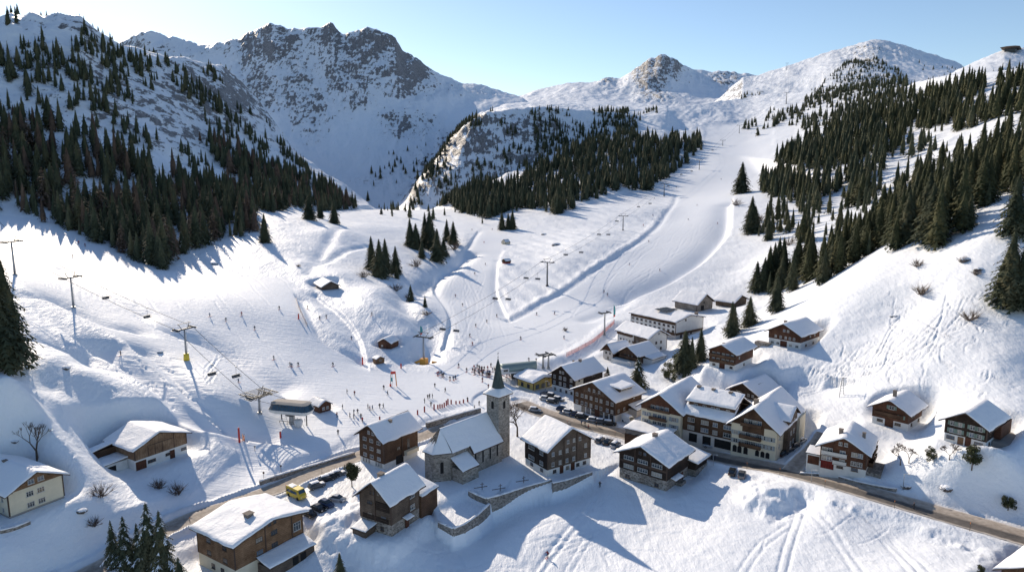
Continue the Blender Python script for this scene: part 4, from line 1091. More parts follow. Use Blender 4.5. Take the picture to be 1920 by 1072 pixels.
def buildings():
    # --- white house at the left edge
    b = chalet((-70,940), (19,972), (123.7,934), 7, 924.5, (68,884), 'Y', 'white_house', 'white plastered house with brown gable boards at the left edge', None, M_GREYP, M_CREAM, 1)
    g = MB(); i = -.075; W2, He, rs = b.W2, b.He, b.rise
    g.loft([[(x, y, z) for x, z in ((i, He - .25), (W2 - i, He - .25), (W2 - i, He), (W2 / 2, He + rs), (i, He))] for y in (i - .03, i + .2)], smooth=False); g.build('gable_boards', M_HONEY, b.o)
    st = (b.He - .8) / 2
    for k in (0, 1): rows(b, 'X', W2, (.38, .58), .9 + k * st, 1.5, 1.15); rows(b, 'Y', b.W1, (.12, .5), .9 + k * st, .8, 1.1)
    rows(b, 'X', W2, (.42, .6), He + .3, 1.3, 1.0, 'w', .16)
    chimney(b.roof, W2 * .45, b.W1 * .6, He + rs * .95, .8, .7)
    # --- wooden barn on the left
    b = chalet((196,868), (255.3,882.8), (359,852), 3, 842.2, (299,809.6), 'Y', 'wooden_barn', 'large hay barn of vertical sun-browned boards with white base', 864, M_WHITE, M_BARN, 2, cat='barn', mid=.45)
    rows(b, 'X', b.W2, (.30,), b.hb * .35, 2.2, .8, 'd', .03); rows(b, 'X', b.W2, (.62, .93), b.hb * .45, 1.5, .7, 'd', .03)
    door(b, 'X', b.W2 * .10, 2.6, b.hb * .8); door(b, 'X', b.W2 * .70, 1.2, b.hb * .8)
    fr = MB(); W2 = b.W2
    fr.box(W2 * .24, W2 * .75, -.14, -.07, b.hb + 2.9, b.hb + 3.1); fr.box(W2 * .24, W2 * .25, -.14, -.07, b.hb + .1, b.hb + 2.9); fr.box(W2 * .745, W2 * .755, -.14, -.07, b.hb + .1, b.He + .9); fr.box(W2 * .38, W2 * .387, -.14, -.07, b.hb + .1, b.hb + 2.9); fr.box(W2 * .52, W2 * .527, -.14, -.07, b.hb + .1, b.hb + 2.9)
    fr.build('sliding_door_frame', M_TRIM, b.o)
    W1 = b.W1
    box_part(b, 'garage_annex', M_WHITE, -7.2, -.1, 3.6, 8.6, -4, 2.6); shed_roof(b.o, -7.2, -.3, 3.6, 8.6, 2.6, 3.0, 'X-', .35, 7); 
    g = MB(); g.box(-5.9, -3.2, 3.52, 3.7, 0, 2.0); g.build('garage_door', M_BLACKH, b.o)
    box_part(b, 'lean_to', M_BROWN, -6.4, -.1, 9.0, W1 - 1, -4, 5.0); shed_roof(b.o, -6.4, -.3, 9.0, W1 - 1, 5.0, 6.0, 'X-', .35, 8)
    # --- chalet at the bottom
    b = chalet((374,1058), (443.5,1094), (569.6,1026), -5, 1021, (496,974), 'Y', 'timber_chalet', 'big honey-coloured timber chalet with grey chimney at the bottom', 1069, M_CREAM, M_HONEY, 3, thick=.5, oe=1.2, og=1.2)
    W1, W2, He, hb = b.W1, b.W2, b.He, b.hb
    s = (He - hb) / 2
    for k in (0, 1): rows(b, 'X', W2, (.34, .56), hb + .75 + k * s, 1.7, 1.15, 'd'); rows(b, 'Y', W1, (.25, .68), hb + .6 + k * s, 1.5, 1.1, 'd')
    rows(b, 'X', W2, (.42, .50, .58), He + .35, .8, 1.0, 'd'); rows(b, 'X', W2, (.91,), hb + 2.0, 2.0, 2.0)
    rows(b, 'Y', W1, (.35, .6), .9, 1.2, 1.1, 'd', .03)
    p = MB()
    for f in (.43, .83): p.box(W2 * f - .12, W2 * f + .12, -.2, .1, hb, He + b.rise * (1 - abs(f - .5) * 2) - .2)
    p.build('log_ends', M_TRIM, b.o)
    chimney(b.roof, W2 * .40, W1 * .35, He + b.rise * .82, 1.5, 1.3)
    box_part(b, 'lean_to', M_GREYW, W2 * .30, W2 * .98, -4.2, -.08, -4, 2.2); shed_roof(b.o, W2 * .30, W2 * .98, -4.2, -.4, 2.2, 3.4, 'Y-', .4, 9)
    for f in (.68, .8): door(b, 'X', W2 * f, 1.3, 1.7, M_BLACKH, off=4.22)
    # --- brown chalet left of the church
    b = chalet((668.7,868.3), (720.7,881), (792,857), 0, 825, (689.5,795.5), 'X', 'brown_chalet', 'tall brown four-storey chalet left of the church', 870, M_WHITE, M_BROWN, 4, thick=.3)
    W1, W2, He, hb = b.W1, b.W2, b.He, b.hb; s = (He - hb) / 3
    for k in range(3): rows(b, 'Y', W1, (.2, .5, .78), hb + .6 + k * s, 1.35, .95)
    rows(b, 'Y', W1, (.42, .6), He + .5, .9, .9); rows(b, 'Y', W1, (.12, .22, .32, .62, .74, .86), .5, .75, 1.2, 'w', .03)
    rows(b, 'X', W2, (.3,), He - 1.3, .7, .6, 'd'); rows(b, 'X', W2, (.42,), hb + 2.4, 1.2, 1.0, 'd'); rows(b, 'X', W2, (.72,), hb + 1.0, 1.0, 3.6, 'd')
    p = MB(); p.box(W2 * .52, W2 * .54, -.3, .1, hb, He); p.build('log_ends', M_TRIM, b.o)
    door(b, 'X', W2 * .45, 2.6, 2.4, M_BLACKH); chimney(b.roof, W2 * .45, W1 * .35, He + b.rise * .72, .8, .9)
    box_part(b, 'balcony', M_CREAM, W2 * .58, W2 * .95, -1.3, -.07, 2.0, 3.1)
    # --- dark chalet in front
    b = chalet((674.5,989), (734.6,1005.8), (790,972), -1, 939.5, (696,902), 'X', 'weathered_chalet', 'old weathered dark chalet with stone base in front of the church', 985, M_STONE, M_GREYW, 5, thick=.42, og=1.5)
    W1, W2, He, hb = b.W1, b.W2, b.He, b.hb; s = (He - hb) / 2
    for k in (0, 1): rows(b, 'Y', W1, (.24, .68), hb + .8 + k * s, 1.5, .9, 'd'); rows(b, 'X', W2, (.74,), hb + .7 + k * s, 1.8, 1.2)
    rows(b, 'Y', W1, (.40, .52, .64), He + .35, .65, .85, 'd'); rows(b, 'Y', W1, (.3, .55), .8, 1.0, 1.0, 'd', .03)
    box_part(b, 'balcony_boards', M_DARK, -.22, -.07, W1 * .08, W1 * .92, hb + .1, hb + 1.2); box_part(b, 'balcony_boards', M_DARK, -.22, -.07, W1 * .04, W1 * .47, hb + s, hb + s + 2.0)
    p = MB(); p.box(-.3, .1, W1 * .49, W1 * .51, hb, He + b.rise * .9); p.box(W2 * .62, W2 * .64, -.25, .1, hb, He); p.build('log_ends', M_TRIM, b.o)
    chimney(b.roof, W2 * .30, W1 * .58, He + b.rise * .85, 1.2, 1.2)
    box_part(b, 'annex', M_BROWN, W2 + .15, W2 + 6.5, -.6, W1 * .55, -4, He - 3.2); shed_roof(b.o, W2 + .3, W2 + 6.5, -.6, W1 * .55, He - 3.2, He - 1.8, 'Y-', .4, 11)
    door(b, 'X', W2 * .52, 1.0, 2.0, off=.3); shed_roof(b.o, W2 * .38, W2 * .62, -1.6, -.3, 2.5, 2.9, 'Y-', .25, 12, 'porch_roof', .1)
    box_part(b, 'wood_shed', M_GREYW, -3.4, -.2, W1 * .52, W1 * .95, -3, 1.3); shed_roof(b.o, -3.4, -.3, W1 * .52, W1 * .95, 1.3, 2.0, 'X-', .3, 13, 'shed_roof')
    # --- house right of the church
    b = chalet((977.2,872.7), (1026.4,894.5), (1115,876), 0, 843, (1073.5,801.6), 'Y', 'timber_house', 'square grey and black timber house with white base right of the church', 881, M_WHITE, M_GREYW, 6, thick=.42, oe=1.0, og=1.2)
    W1, W2, He, hb = b.W1, b.W2, b.He, b.hb; s = (He - hb) / 2
    box_part(b, 'dark_boards', M_DARK, -.13, -.075, .1, W1 - .1, hb, He - .1)
    for k in (0, 1): rows(b, 'X', W2, (.12, .28, .44, .60, .88), hb + .7 + k * s, .85, 1.1); rows(b, 'Y', W1, (.25,), hb + .6 + k * s, 1.5, 1.1, 'w', .14); rows(b, 'Y', W1, (.70,), hb + .6 + k * s, 2.6, 1.1, 'w', .14)
    rows(b, 'X', W2, (.46, .60, .74), He + .3, .75, 1.0); rows(b, 'X', W2, (.16, .46, .70, .86), .7, 1.1, .9, 'd', .03); rows(b, 'Y', W1, (.25, .7), .8, 1.2, .8, 'd', .03)
    door(b, 'X', W2 * .32, 1.0, 2.0); door(b, 'X', W2 * .58, 1.1, 2.0)
    p = MB()
    for f in (.37, .67): p.box(W2 * f - .1, W2 * f + .1, -.22, .1, hb, He + b.rise * .6)
    p.build('log_ends', M_TRIM, b.o)
    chimney(b.roof, W2 * .55, W1 * .12, He + b.rise * .9, .6, 1.3)
    # --- barn-like chalet right of it
    b = chalet((1158.3,895.6), (1248.9,920.8), (1294,893), 0, 869.4, (1199,835.5), 'X', 'broad_chalet', 'broad dark timber chalet with long window rows and rubble stone base', 902, M_STONE, M_DARK, 7, thick=.5, og=1.6, oe=1.3)
    W1, W2, He, hb = b.W1, b.W2, b.He, b.hb; s = (He - hb) / 2
    for k in (0, 1): rows(b, 'Y', W1, (.20, .50, .80), hb + .55 + k * s, 2.9, 1.05)
    rows(b, 'Y', W1, (.46, .56), He + .5, .9, .9, 'd'); rows(b, 'Y', W1, (.2, .5, .82), .5, 1.2, .9, 'd', .03)
    p = MB()
    for f in (.335, .665): p.box(-.25, .1, W1 * f - .12, W1 * f + .12, hb, He + b.rise * .55)
    p.box(-.16, -.07, .1, W1 - .1, hb + s - .2, hb + s + .35); p.build('log_ends', M_TRIM, b.o)
    chimney(b.roof, W2 * .55, W1 * .52, He + b.rise * .98, 1.1, 1.3)
    box_part(b, 'annex', M_STONE, W2 + .3, W2 + 7.4, -2.2, W1 * .5, -4, 2.0); box_part(b, 'annex_wall', M_DARK, W2 + .2, W2 + 7.3, -2.1, W1 * .5, 2.0, 3.9); shed_roof(b.o, W2 + .6, W2 + 7.4, -2.2, W1 * .5, 3.9, 5.4, 'Y-', .42, 14, o=.8)
    box_part(b, 'porch', M_STONE, W2 * .4, W2 * .62, -1.8, -.1, -4, .9); door(b, 'X', W2 * .7, 1.4, 2.1); shed_roof(b.o, W2 * .15, W2 * .5, -1.6, -.3, 2.4, 2.8, 'Y-', .3, 15, 'porch_roof', .1)
    # --- hotel with lettering
    b = chalet((1076.8,767), (1153,791.6), (1200.5,772), 0, 751, (1110.4,716.4), 'X', 'hotel', 'dark brown hotel with lettering on its gable and a snowy dormer', 779, M_WHITE, M_BROWN, 8, thick=.4, og=1.4, cat='hotel')
    W1, W2, He, hb = b.W1, b.W2, b.He, b.hb; s = (He - hb) / 2
    for k in (0, 1): rows(b, 'Y', W1, (.07, .18, .33, .44, .57, .69, .79, .92), hb + .5 + k * s, 1.0, 1.15)
    rows(b, 'Y', W1, (.5, .38, .62), He + .9, .8, .9); rows(b, 'X', W2, (.12, .33), hb + .7, .9, 1.0); rows(b, 'X', W2, (.7,), He - 1.4, .8, .7)
    rows(b, 'Y', W1, (.08, .2, .32, .52, .64, .76), .3, 1.5, 1.9, 'd', .03); door(b, 'Y', W1 * .42, 1.8, 2.2, M_DOOR)
    q = MB(); rr = random.Random(8); y = W1 * .74
    while y > W1 * .30:
        h_ = rr.uniform(.75, .95); zt = He + .1
        q.box(-.13, -.08, y - .1, y, zt, zt + h_)
        if rr.random() < .7: q.box(-.125, -.085, y - .42, y - .11, zt + h_ - .14, zt + h_)
        if rr.random() < .6: q.box(-.125, -.085, y - .42, y - .11, zt + h_ * .45, zt + h_ * .6)
        if rr.random() < .6: q.box(-.13, -.08, y - .52, y - .43, zt, zt + h_)
        y -= .72 if rr.random() < .85 else 1.3
    q.build('lettering', M_SIGNG, b.o)
    d = MB(); dx0, dx1 = W2 * .30, W2 * .78; d.box(dx0, dx1, W1 * .10, W1 * .42, He + .6, He + 2.3); dm = d.build('dormer', M_BROWN, b.o)
    shed_roof(b.o, dx0, dx1, W1 * .06, W1 * .46, He + 2.35, He + 3.1, 'Y-', .4, 16, 'dormer_roof', .4)
    for f in (.2, .4, .6, .8): put_window(b.o, 'X', dx0 + (dx1 - dx0) * f, He + 1.15, 1.0, .85, 'w', -(W1 * .10) + .02)
    box_part(b, 'side_wing', M_PINKW, W2 * .5, W2 + 5.5, -3.5, -.1, -3, 3.0); shed_roof(b.o, W2 * .5, W2 + 5.5, -3.5, -.4, 3.0, 4.2, 'Y-', .35, 17)
    rows(b, 'X', W2, (.75, .98), .8, 1.6, 1.3, 'd', 3.52)
    chimney(b.roof, W2 * .62, W1 * .62, He + b.rise * .85, .9, 1.2)
    # --- black chalet behind the hotel
    b = chalet((1033,732), (1076.8,743), (1132,725), 0, 709, (1049,685.7), 'X', 'black_chalet', 'black timber chalet with white window frames behind the lettered hotel', 731, M_WHITE, M_DARK, 9, thick=.3)
    W1, W2, He, hb = b.W1, b.W2, b.He, b.hb; s = (He - hb) / 2
    for k in (0, 1): rows(b, 'Y', W1, (.14, .42, .62, .88), hb + .5 + k * s, 1.1, 1.2)
    rows(b, 'Y', W1, (.5, .62), He + .6, .8, .9); rows(b, 'Y', W1, (.12, .35, .6, .85), .5, .9, 1.0, 'd', .03)
    box_part(b, 'light_boards', M_CREAM, W2 * .03, W2 * .3, -.16, -.075, hb + .3, He - .3); rows(b, 'X', W2, (.15, .62, .7), He - 1.7, .9, .8, 'd', .17); chimney(b.roof, W2 * .55, W1 * .45, He + b.rise * .9, .9, 1.0); chimney(b.roof, W2 * .45, W1 * .62, He + b.rise * .8, .6, 1.0)
    # --- the long hotel
    long_hotel()
    # --- others
    b = chalet((1366,742), (1422,754), (1463,741), 9, 740.4, (1394.7,717.6), 'X', 'low_chalet', 'half-buried dark chalet with snowed-in skylight behind the long hotel', None, M_STONE, M_DARK, 10, thick=.45, og=1.6)
    rows(b, 'Y', b.W1, (.2, .35), b.He - 1.2, .8, .8); rows(b, 'Y', b.W1, (.7,), b.He - 1.6, 1.8, 1.4)
    box_part(b, 'light_boards', M_HONEY, .5, b.W2 - .3, -.2, -.08, -2, b.He - .3)
    d = MB(); d.box(b.W2 * .35, b.W2 * .6, b.W1 * .25, b.W1 * .38, b.He + .4, b.He + 2.1); d.build('dormer', M_DARK, b.o)
    b = chalet((1330.6,685.5), (1378,695.4), (1407.7,679.5), 15, 663, (1354.3,646), 'X', 'chalet', 'red-brown chalet with white base and balconies above the long hotel', 684, M_WHITE, M_RED, 11, thick=.35, og=1.5)
    W1, W2, He, hb = b.W1, b.W2, b.He, b.hb; s = (He - hb) / 2
    for k in (0, 1): rows(b, 'Y', W1, (.12, .30, .46, .66, .84), hb + .55 + k * s, 1.1, .8)
    rows(b, 'Y', W1, (.15, .82), .6, 1.0, .7, 'd', .03); door(b, 'Y', W1 * .5, 1.7, 2.0); balcony(b, 'Y', 0, W1, hb + s - .1, .9, M_BROWN); balcony(b, 'Y', .2, W1 - .2, hb - .1, .6, M_BROWN)
    rows(b, 'X', W2, (.5,), .6, .9, .7, 'd', .03); rows(b, 'X', W2, (.2,), hb + 1.6, .7, .7)
    chimney(b.roof, W2 * .1, W1 * .55, He + b.rise * .8, .6, .7)
    b = chalet((1442.9,643.7), (1500,655.5), (1530,642), 20, 628.6, (1469.7,606.8), 'X', 'chalet', 'highest brown chalet standing alone on the right-hand slope', 643, M_WHITE, M_RED, 12, thick=.32, og=1.6)
    W1, W2, He, hb = b.W1, b.W2, b.He, b.hb
    rows(b, 'Y', W1, (.2, .33, .46, .62, .78), hb + .6, .75, .8); rows(b, 'Y', W1, (.40, .52), He + .3, .8, .8); rows(b, 'Y', W1, (.1, .3, .7, .88), .5, 1.1, .8, 'w', .03); rows(b, 'X', W2, (.3, .7), .5, .9, .7, 'd', .03); rows(b, 'X', W2, (.5, .75), hb + .9, .8, .8)
    door(b, 'Y', W1 * .52, 2.2, 1.9); chimney(b.roof, W2 * .2, W1 * .62, He + b.rise * .8, .8, 1.0); box_part(b, 'terrace', M_GREYP, W2 + .1, W2 + 3, -1.5, 4, -3, .8)
    box_part(b, 'terrace', M_STONE, -2.5, -.1, W1 * .9, W1 + 4, -3, .6)
    b = chalet((1632.6,793.4), (1701.5,808.4), (1733,794), 13, 774, (1664.8,748.7), 'X', 'chalet', 'brown chalet with tall chimney on the upper right-hand slope', 795, M_WHITE, M_RED, 13, thick=.38, og=1.7)
    W1, W2, He, hb = b.W1, b.W2, b.He, b.hb
    rows(b, 'Y', W1, (.48,), He - .1, 1.3, 1.0, 'wsg'); rows(b, 'Y', W1, (.2,), hb + .9, 1.0, 1.0, 'dsg'); rows(b, 'Y', W1, (.78, .28), .9, 1.5, .7, 'd', .03); rows(b, 'X', W2, (.3,), hb + 1.2, 1.0, 1.0, 'dsg'); rows(b, 'X', W2, (.25, .8), .9, .9, .8, 'd', .03)
    door(b, 'Y', W1 * .52, 1.9, 2.1, M_RED); balcony(b, 'Y', W1 * .15, W1 * .95, hb + .9, .5, M_BROWN); chimney(b.roof, W2 * .25, W1 * .52, He + b.rise * .95, .8, 2.0)
    b = chalet((1768,826.7), (1847,845), (1886,824), 18, 801.5, (1806,772.8), 'X', 'chalet', 'almost black chalet with green shutters at the right edge', 829, M_WHITE, M_DARK, 14, thick=.4, og=1.7)
    W1, W2, He, hb = b.W1, b.W2, b.He, b.hb; s = (He - hb) / 2
    for k in (0, 1): rows(b, 'Y', W1, (.17, .34, .66, .82), hb + .45 + k * s, 1.1, 1.0, 'wsg')
    rows(b, 'Y', W1, (.17, .85), .8, 1.7, .8, 'd', .03); door(b, 'Y', W1 * .42, 1.0, 2.0); door(b, 'Y', W1 * .6, 1.0, 1.7, M_HONEY); rows(b, 'X', W2, (.2,), .8, .7, .7, 'd', .03); rows(b, 'X', W2, (.2, .6), hb + 1, 1.0, 1.0, 'd')
    box_part(b, 'timber_annex', M_RED, W2 * .45, W2 + 1.5, -1.4, -.1, hb - .3, He - .6); box_part(b, 'terrace', M_GREYP, W2 * .35, W2 + 3, -3.5, -.1, -4, 1.4); chimney(b.roof, W2 * .8, W1 * .2, He + b.rise * .4, .4, .3)
    b = chalet((1535.5,879.5), (1622.3,893.3), (1648,868), 8, 848, (1578.7,818.7), 'X', 'chalet', 'dark red chalet with two chimneys and a flagged balcony beside the road', 881, M_WHITE, M_RED, 15, thick=.42, og=1.7)
    W1, W2, He, hb = b.W1, b.W2, b.He, b.hb; s = (He - hb) / 2
    for k in (0, 1): rows(b, 'Y', W1, (.14, .27), hb + .5 + k * s, 1.2, 1.1); rows(b, 'Y', W1, (.52,), hb + .5 + k * s, 1.3, 1.0); rows(b, 'Y', W1, (.8, .92), hb + .5 + k * s, 1.2, 1.1)
    rows(b, 'Y', W1, (.46, .58), He + .5, .8, .9); rows(b, 'Y', W1, (.24, .56), .8, 1.5, .8, 'dsg'[:1], .03); door(b, 'Y', W1 * .84, 2.8, 2.3, M_REDG, name='garage_door')
    balcony(b, 'Y', W1 * .42, W1 * .98, hb + s * .95, .7, M_FRAME); balcony(b, 'Y', W1 * .42, W1 * .72, hb + .1, .6, M_FRAME); balcony(b, 'X', W2 * .25, W2 * .95, hb + .1, 1.2, M_BROWN); balcony(b, 'X', W2 * .25, W2 * .95, hb + s, 1.2, M_BROWN)
    chimney(b.roof, W2 * .22, W1 * .62, He + b.rise * .95, .9, 1.1); chimney(b.roof, W2 * .55, W1 * .16, He + b.rise * .45, .7, 1.4)
    box_part(b, 'garage', M_WHITE, 1.0, 6, W1 + .1, W1 + 3.4, -3, 2.6); shed_roof(b.o, 1.0, 6, W1 + .1, W1 + 3.4, 2.6, 2.8, 'X-', .1, 18, 'garage_roof', .2)
    g = MB(); g.box(.92, 1.1, W1 + .4, W1 + 3.1, 0, 2.2); g.build('garage_door', M_DOOR, b.o); box_part(b, 'porch', M_STONE, W2 * .1, W2 * .8, -3.2, -.1, -4, .9)
    # --- snowy roof at the bottom right corner
    b = chalet((1868,1120), (1990,1160), (2100,1118), 5, 1100, (1925,1045), 'X', 'corner_house', 'snow-covered roof with a small dormer at the bottom right corner', None, M_WHITE, M_BROWN, 16, thick=.45, He=5.0, rise=2.6)
    d = MB(); d.box(b.W2 * .05, b.W2 * .25, b.W1 * .62, b.W1 * .75, b.He + .5, b.He + 2.0); d.build('dormer', M_BROWN, b.o)
    # --- upper village
    b = chalet((1200,612), (1266,638), (1314,616), 5, 604, (1290,588), 'Y', 'flat_hotel', 'long low-roofed white and brown hotel highest in the village', 628, M_PINKW, M_WHITE, 17, dims=(27, 19), thick=.35, rise=2.0, oe=1.0, og=.8, cat='hotel')
    W1, W2, He, hb = b.W1, b.W2, b.He, b.hb; s = (He - .5) / 2.6
    box_part(b, 'brown_boards', M_BROWN, -.2, -.08, .3, W1 - .3, He - 1.5, He - .05); box_part(b, 'brown_boards', M_BROWN, -.2, -.08, .3, W1 - .3, hb - .3, hb + .9); box_part(b, 'brown_boards', M_BROWN, .2, W2 - .2, -.2, -.08, hb - .3, hb + .8)
    for k in (0, 1): rows(b, 'Y', W1, [.05 + .1 * i for i in range(10)], hb + 1.0 + k * (He - hb - 1.0) * .42 - 3.2 * (k == 1) * 0, 1.3, .95, 'd', .09)
    rows(b, 'X', W2, (.35,), He - .3, 1.0, 1.0, 'd'); rows(b, 'X', W2, (.2, .32, .44, .56), hb - .9, 1.1, 1.3, 'd'); rows(b, 'X', W2, (.2,), .6, 1.3, 1.2, 'd', .03)
    chimney(b.roof, W2 * .8, 1.0, He + .8, 1.2, 1.6)
    pv = MB(); rr = random.Random(3)
    for i in range(9):
        for j in range(5):
            x = W2 * .25 + i * .9; y = W1 * .35 + j * 1.5; pv.box(x, x + .8, y, y + 1.3, He + 2.5 + rr.uniform(0, .15), He + 2.62 + rr.uniform(.1, .25))
    pv.build('roof_panels', M_DSTEEL, b.roof)
    b = chalet((1154,647), (1215,663), (1252,657), 4, 633, (1232.6,618), 'Y', 'white_hotel', 'white gabled guest house with timber balconies in the upper village', None, M_WHITE, M_WHITE, 18, thick=.4, cat='guest house', mid=.5)
    W1, W2, He = b.W1, b.W2, b.He
    rows(b, 'X', W2, (.42, .68), .9, 1.0, 1.1, 'd'); rows(b, 'X', W2, (.42, .68), 3.6, 1.0, 1.1, 'd'); rows(b, 'X', W2, (.55,), He + .5, 1.2, .9, 'g')
    rows(b, 'Y', W1, (.5, .6, .7, .8, .9), 2.8, .8, .8, 'd'); box_part(b, 'timber_front', M_GREYW, -.9, -.08, W1 * .04, W1 * .42, .5, He - .3); balcony(b, 'Y', W1 * .02, W1 * .42, 3.0, 1.4, M_GREYW); balcony(b, 'Y', W1 * .5, W1 * .98, He - 1.4, 1.2, M_BROWN)
    rows(b, 'Y', W1, (.12, .3), 3.7, 1.6, 1.2, 'd', .92); rows(b, 'Y', W1, (.12, .3), .9, 1.6, 1.2, 'd', .92)
    b = chalet((1131.7,672), (1149.5,677), (1178,670), 3, 658, (1137.6,643), 'X', 'small_chalet', 'small pale and brown chalet, left of a pair in the upper village', None, M_PINKW, M_RED, 19, thick=.3, rise=2.6)
    box_part(b, 'pale_boards', M_PINKW, -.2, -.08, .1, b.W1 - .1, .2, b.He - .4); rows(b, 'Y', b.W1, (.3, .7), 2.6, .8, .9, 'd', .2); rows(b, 'Y', b.W1, (.5,), .5, .9, 1.0, 'd', .2)
    b = chalet((1166,677), (1195,686), (1222,674), 3, 666, (1181,652.4), 'X', 'small_chalet', 'brown chalet with white garage, right of a pair in the upper village', None, M_WHITE, M_BROWN, 20, thick=.3, rise=2.8)
    rows(b, 'Y', b.W1, (.3, .5, .7), 3.0, .8, .9, 'd'); balcony(b, 'Y', .2, b.W1 - .2, 2.4, 1.0, M_BROWN); box_part(b, 'annex', M_WHITE, b.W2 * .3, b.W2 + 1, -4.5, -.1, -3, 2.6); shed_roof(b.o, b.W2 * .3, b.W2 + 1, -4.5, -.4, 2.7, 3.6, 'Y-', .3, 19)
    box_part(b, 'garage', M_WHITE, -3.5, -.1, b.W1 * .1, b.W1 * 1.2, -3, 1.8); box_part(b, 'garden_wall', M_STONE, b.W2 * .8, b.W2 + 6, -9.5, -6, -3, 1.6)
    b = chalet((1264,577.6), (1306.2,584.5), (1337.5,578.6), 9, 569.7, (1324.6,551.9), 'Y', 'grey_barn', 'big grey barn with steep snowy roof at the top of the village', None, M_GREYV, M_GREYV, 21, thick=.35, cat='barn')
    rows(b, 'X', b.W2, (.45,), b.He - .6, 1.0, 1.0, 'hole'); door(b, 'X', b.W2 * .35, 2.5, 2.6, M_BLACKH)
    b = chalet((1342,573), (1375,577.5), (1399,570), 9, 567, (1390,558.5), 'Y', 'low_shed', 'low snowed-over shed right of the grey barn', None, M_GREYV, M_GREYW, 22, thick=.5, rise=2.6, cat='shed')
    b = chalet((592,537), (605,544), (635,541.5), None, 537, (620.6,528), 'Y', 'hay_hut', 'lone grey wooden hut half buried on the left slope', None, M_GREYW, M_GREYW, 23, thick=.35, cat='hut')
    b = chalet((710.5,652), (733,654.5), (745.8,648), None, 643.7, (722,634), 'X', 'red_hut', 'small red-brown hut with white roof on the bank of the creek', None, M_RED, M_RED, 24, thick=.4, rise=1.8, og=.6, oe=.5, cat='hut')
    door(b, 'Y', b.W1 * .3, .9, 1.7); rows(b, 'Y', b.W1, (.7,), .8, .8, .7)
    b = chalet((699,680.5), (706,683), (717,681), None, 675, (709,670), 'Y', 'kiosk', 'tiny brown ticket kiosk beside the red pole on the nursery run', None, M_HONEY, M_HONEY, 25, dims=(2.6, 3.4), He=1.9, thick=.25, rise=.8, og=.3, oe=.3, cat='kiosk')
    rows(b, 'X', b.W2, (.5,), .9, 1.2, .8, 'd')
    b = chalet((941,490.5), (948,494.5), (958,492), None, 489.5, (953,486), 'X', 'red_hut', 'tiny red hut under snow halfway up the central run', None, M_REDD, M_RED, 26, dims=(3.6, 4.2), thick=.3, rise=1.2, og=.4, oe=.4, cat='hut')
    b = chalet((942,455), (948,458.5), (958,456), None, 454, (953,449), 'X', 'yellow_tent', 'small yellow tent hut at the upper end of the nursery run', None, M_CREAM, M_CREAM, 27, dims=(5, 4.5), thick=.15, rise=1.8, og=.2, oe=.3, cat='tent')
    b = chalet((980,722), (1000,734), (1026,722), 0, 716, (1000,706), 'Y', 'bar_pavilion', 'round-edged snow-capped bar pavilion with yellow front by the lift', None, M_CREAM, M_YELB, 28, thick=1.0, rise=1.0, oe=1.3, og=1.2, cat='pavilion')
    rows(b, 'X', b.W2, (.2, .5, .8), .8, 1.6, 1.5, 'd'); rows(b, 'Y', b.W1, (.3, .7), .8, 1.4, 1.5, 'd')
    b = chalet((583,770), (599,774.5), (615,771), None, 766, (607,757.5), 'Y', 'ski_hut', 'red-brown wooden hut beside the left lift station', None, M_RED, M_RED, 29, dims=(6, 4.2), He=2.3, thick=.3, rise=1.4, oe=.6, og=.5, cat='hut')
    rows(b, 'X', b.W2, (.35, .7), .8, .9, .9); 
    # --- distant buildings
    b = Bld((1882,91), (1890,93), (1908,92), 250, 'summit_restaurant', 'dark flat-roofed restaurant on the crest at the top right', 'restaurant')
    p = hit(1895, 96); b.o.location = p
    m = MB(); m.box(-12, 12, -8, 8, -4, 3); m.build('wall', M_DSTEEL, b.o); m = MB(); m.loft([[(-17, -12, 3), (17, -12, 3), (17, 12, 3), (-17, 12, 3)], [(-21, -14, 4.6), (21, -14, 4.6), (21, 14, 4.6), (-21, 14, 4.6)], [(-8, -6, 7.5), (8, -6, 7.5), (8, 6, 7.5), (-8, 6, 7.5)]], smooth=False); m.build('roof', M_GREYW, b.o)
    church()

M_SIGNG = mat('pale_lettering', (.20, .155, .12), .7)
M_REDG = timber('red_garage_door', (.08, .012, .010), (.16, .022, .018), (.2, .03, .025), vertical=True, plank=.3)
M_YELB = plaster('yellow_front', (.58, .42, .14))

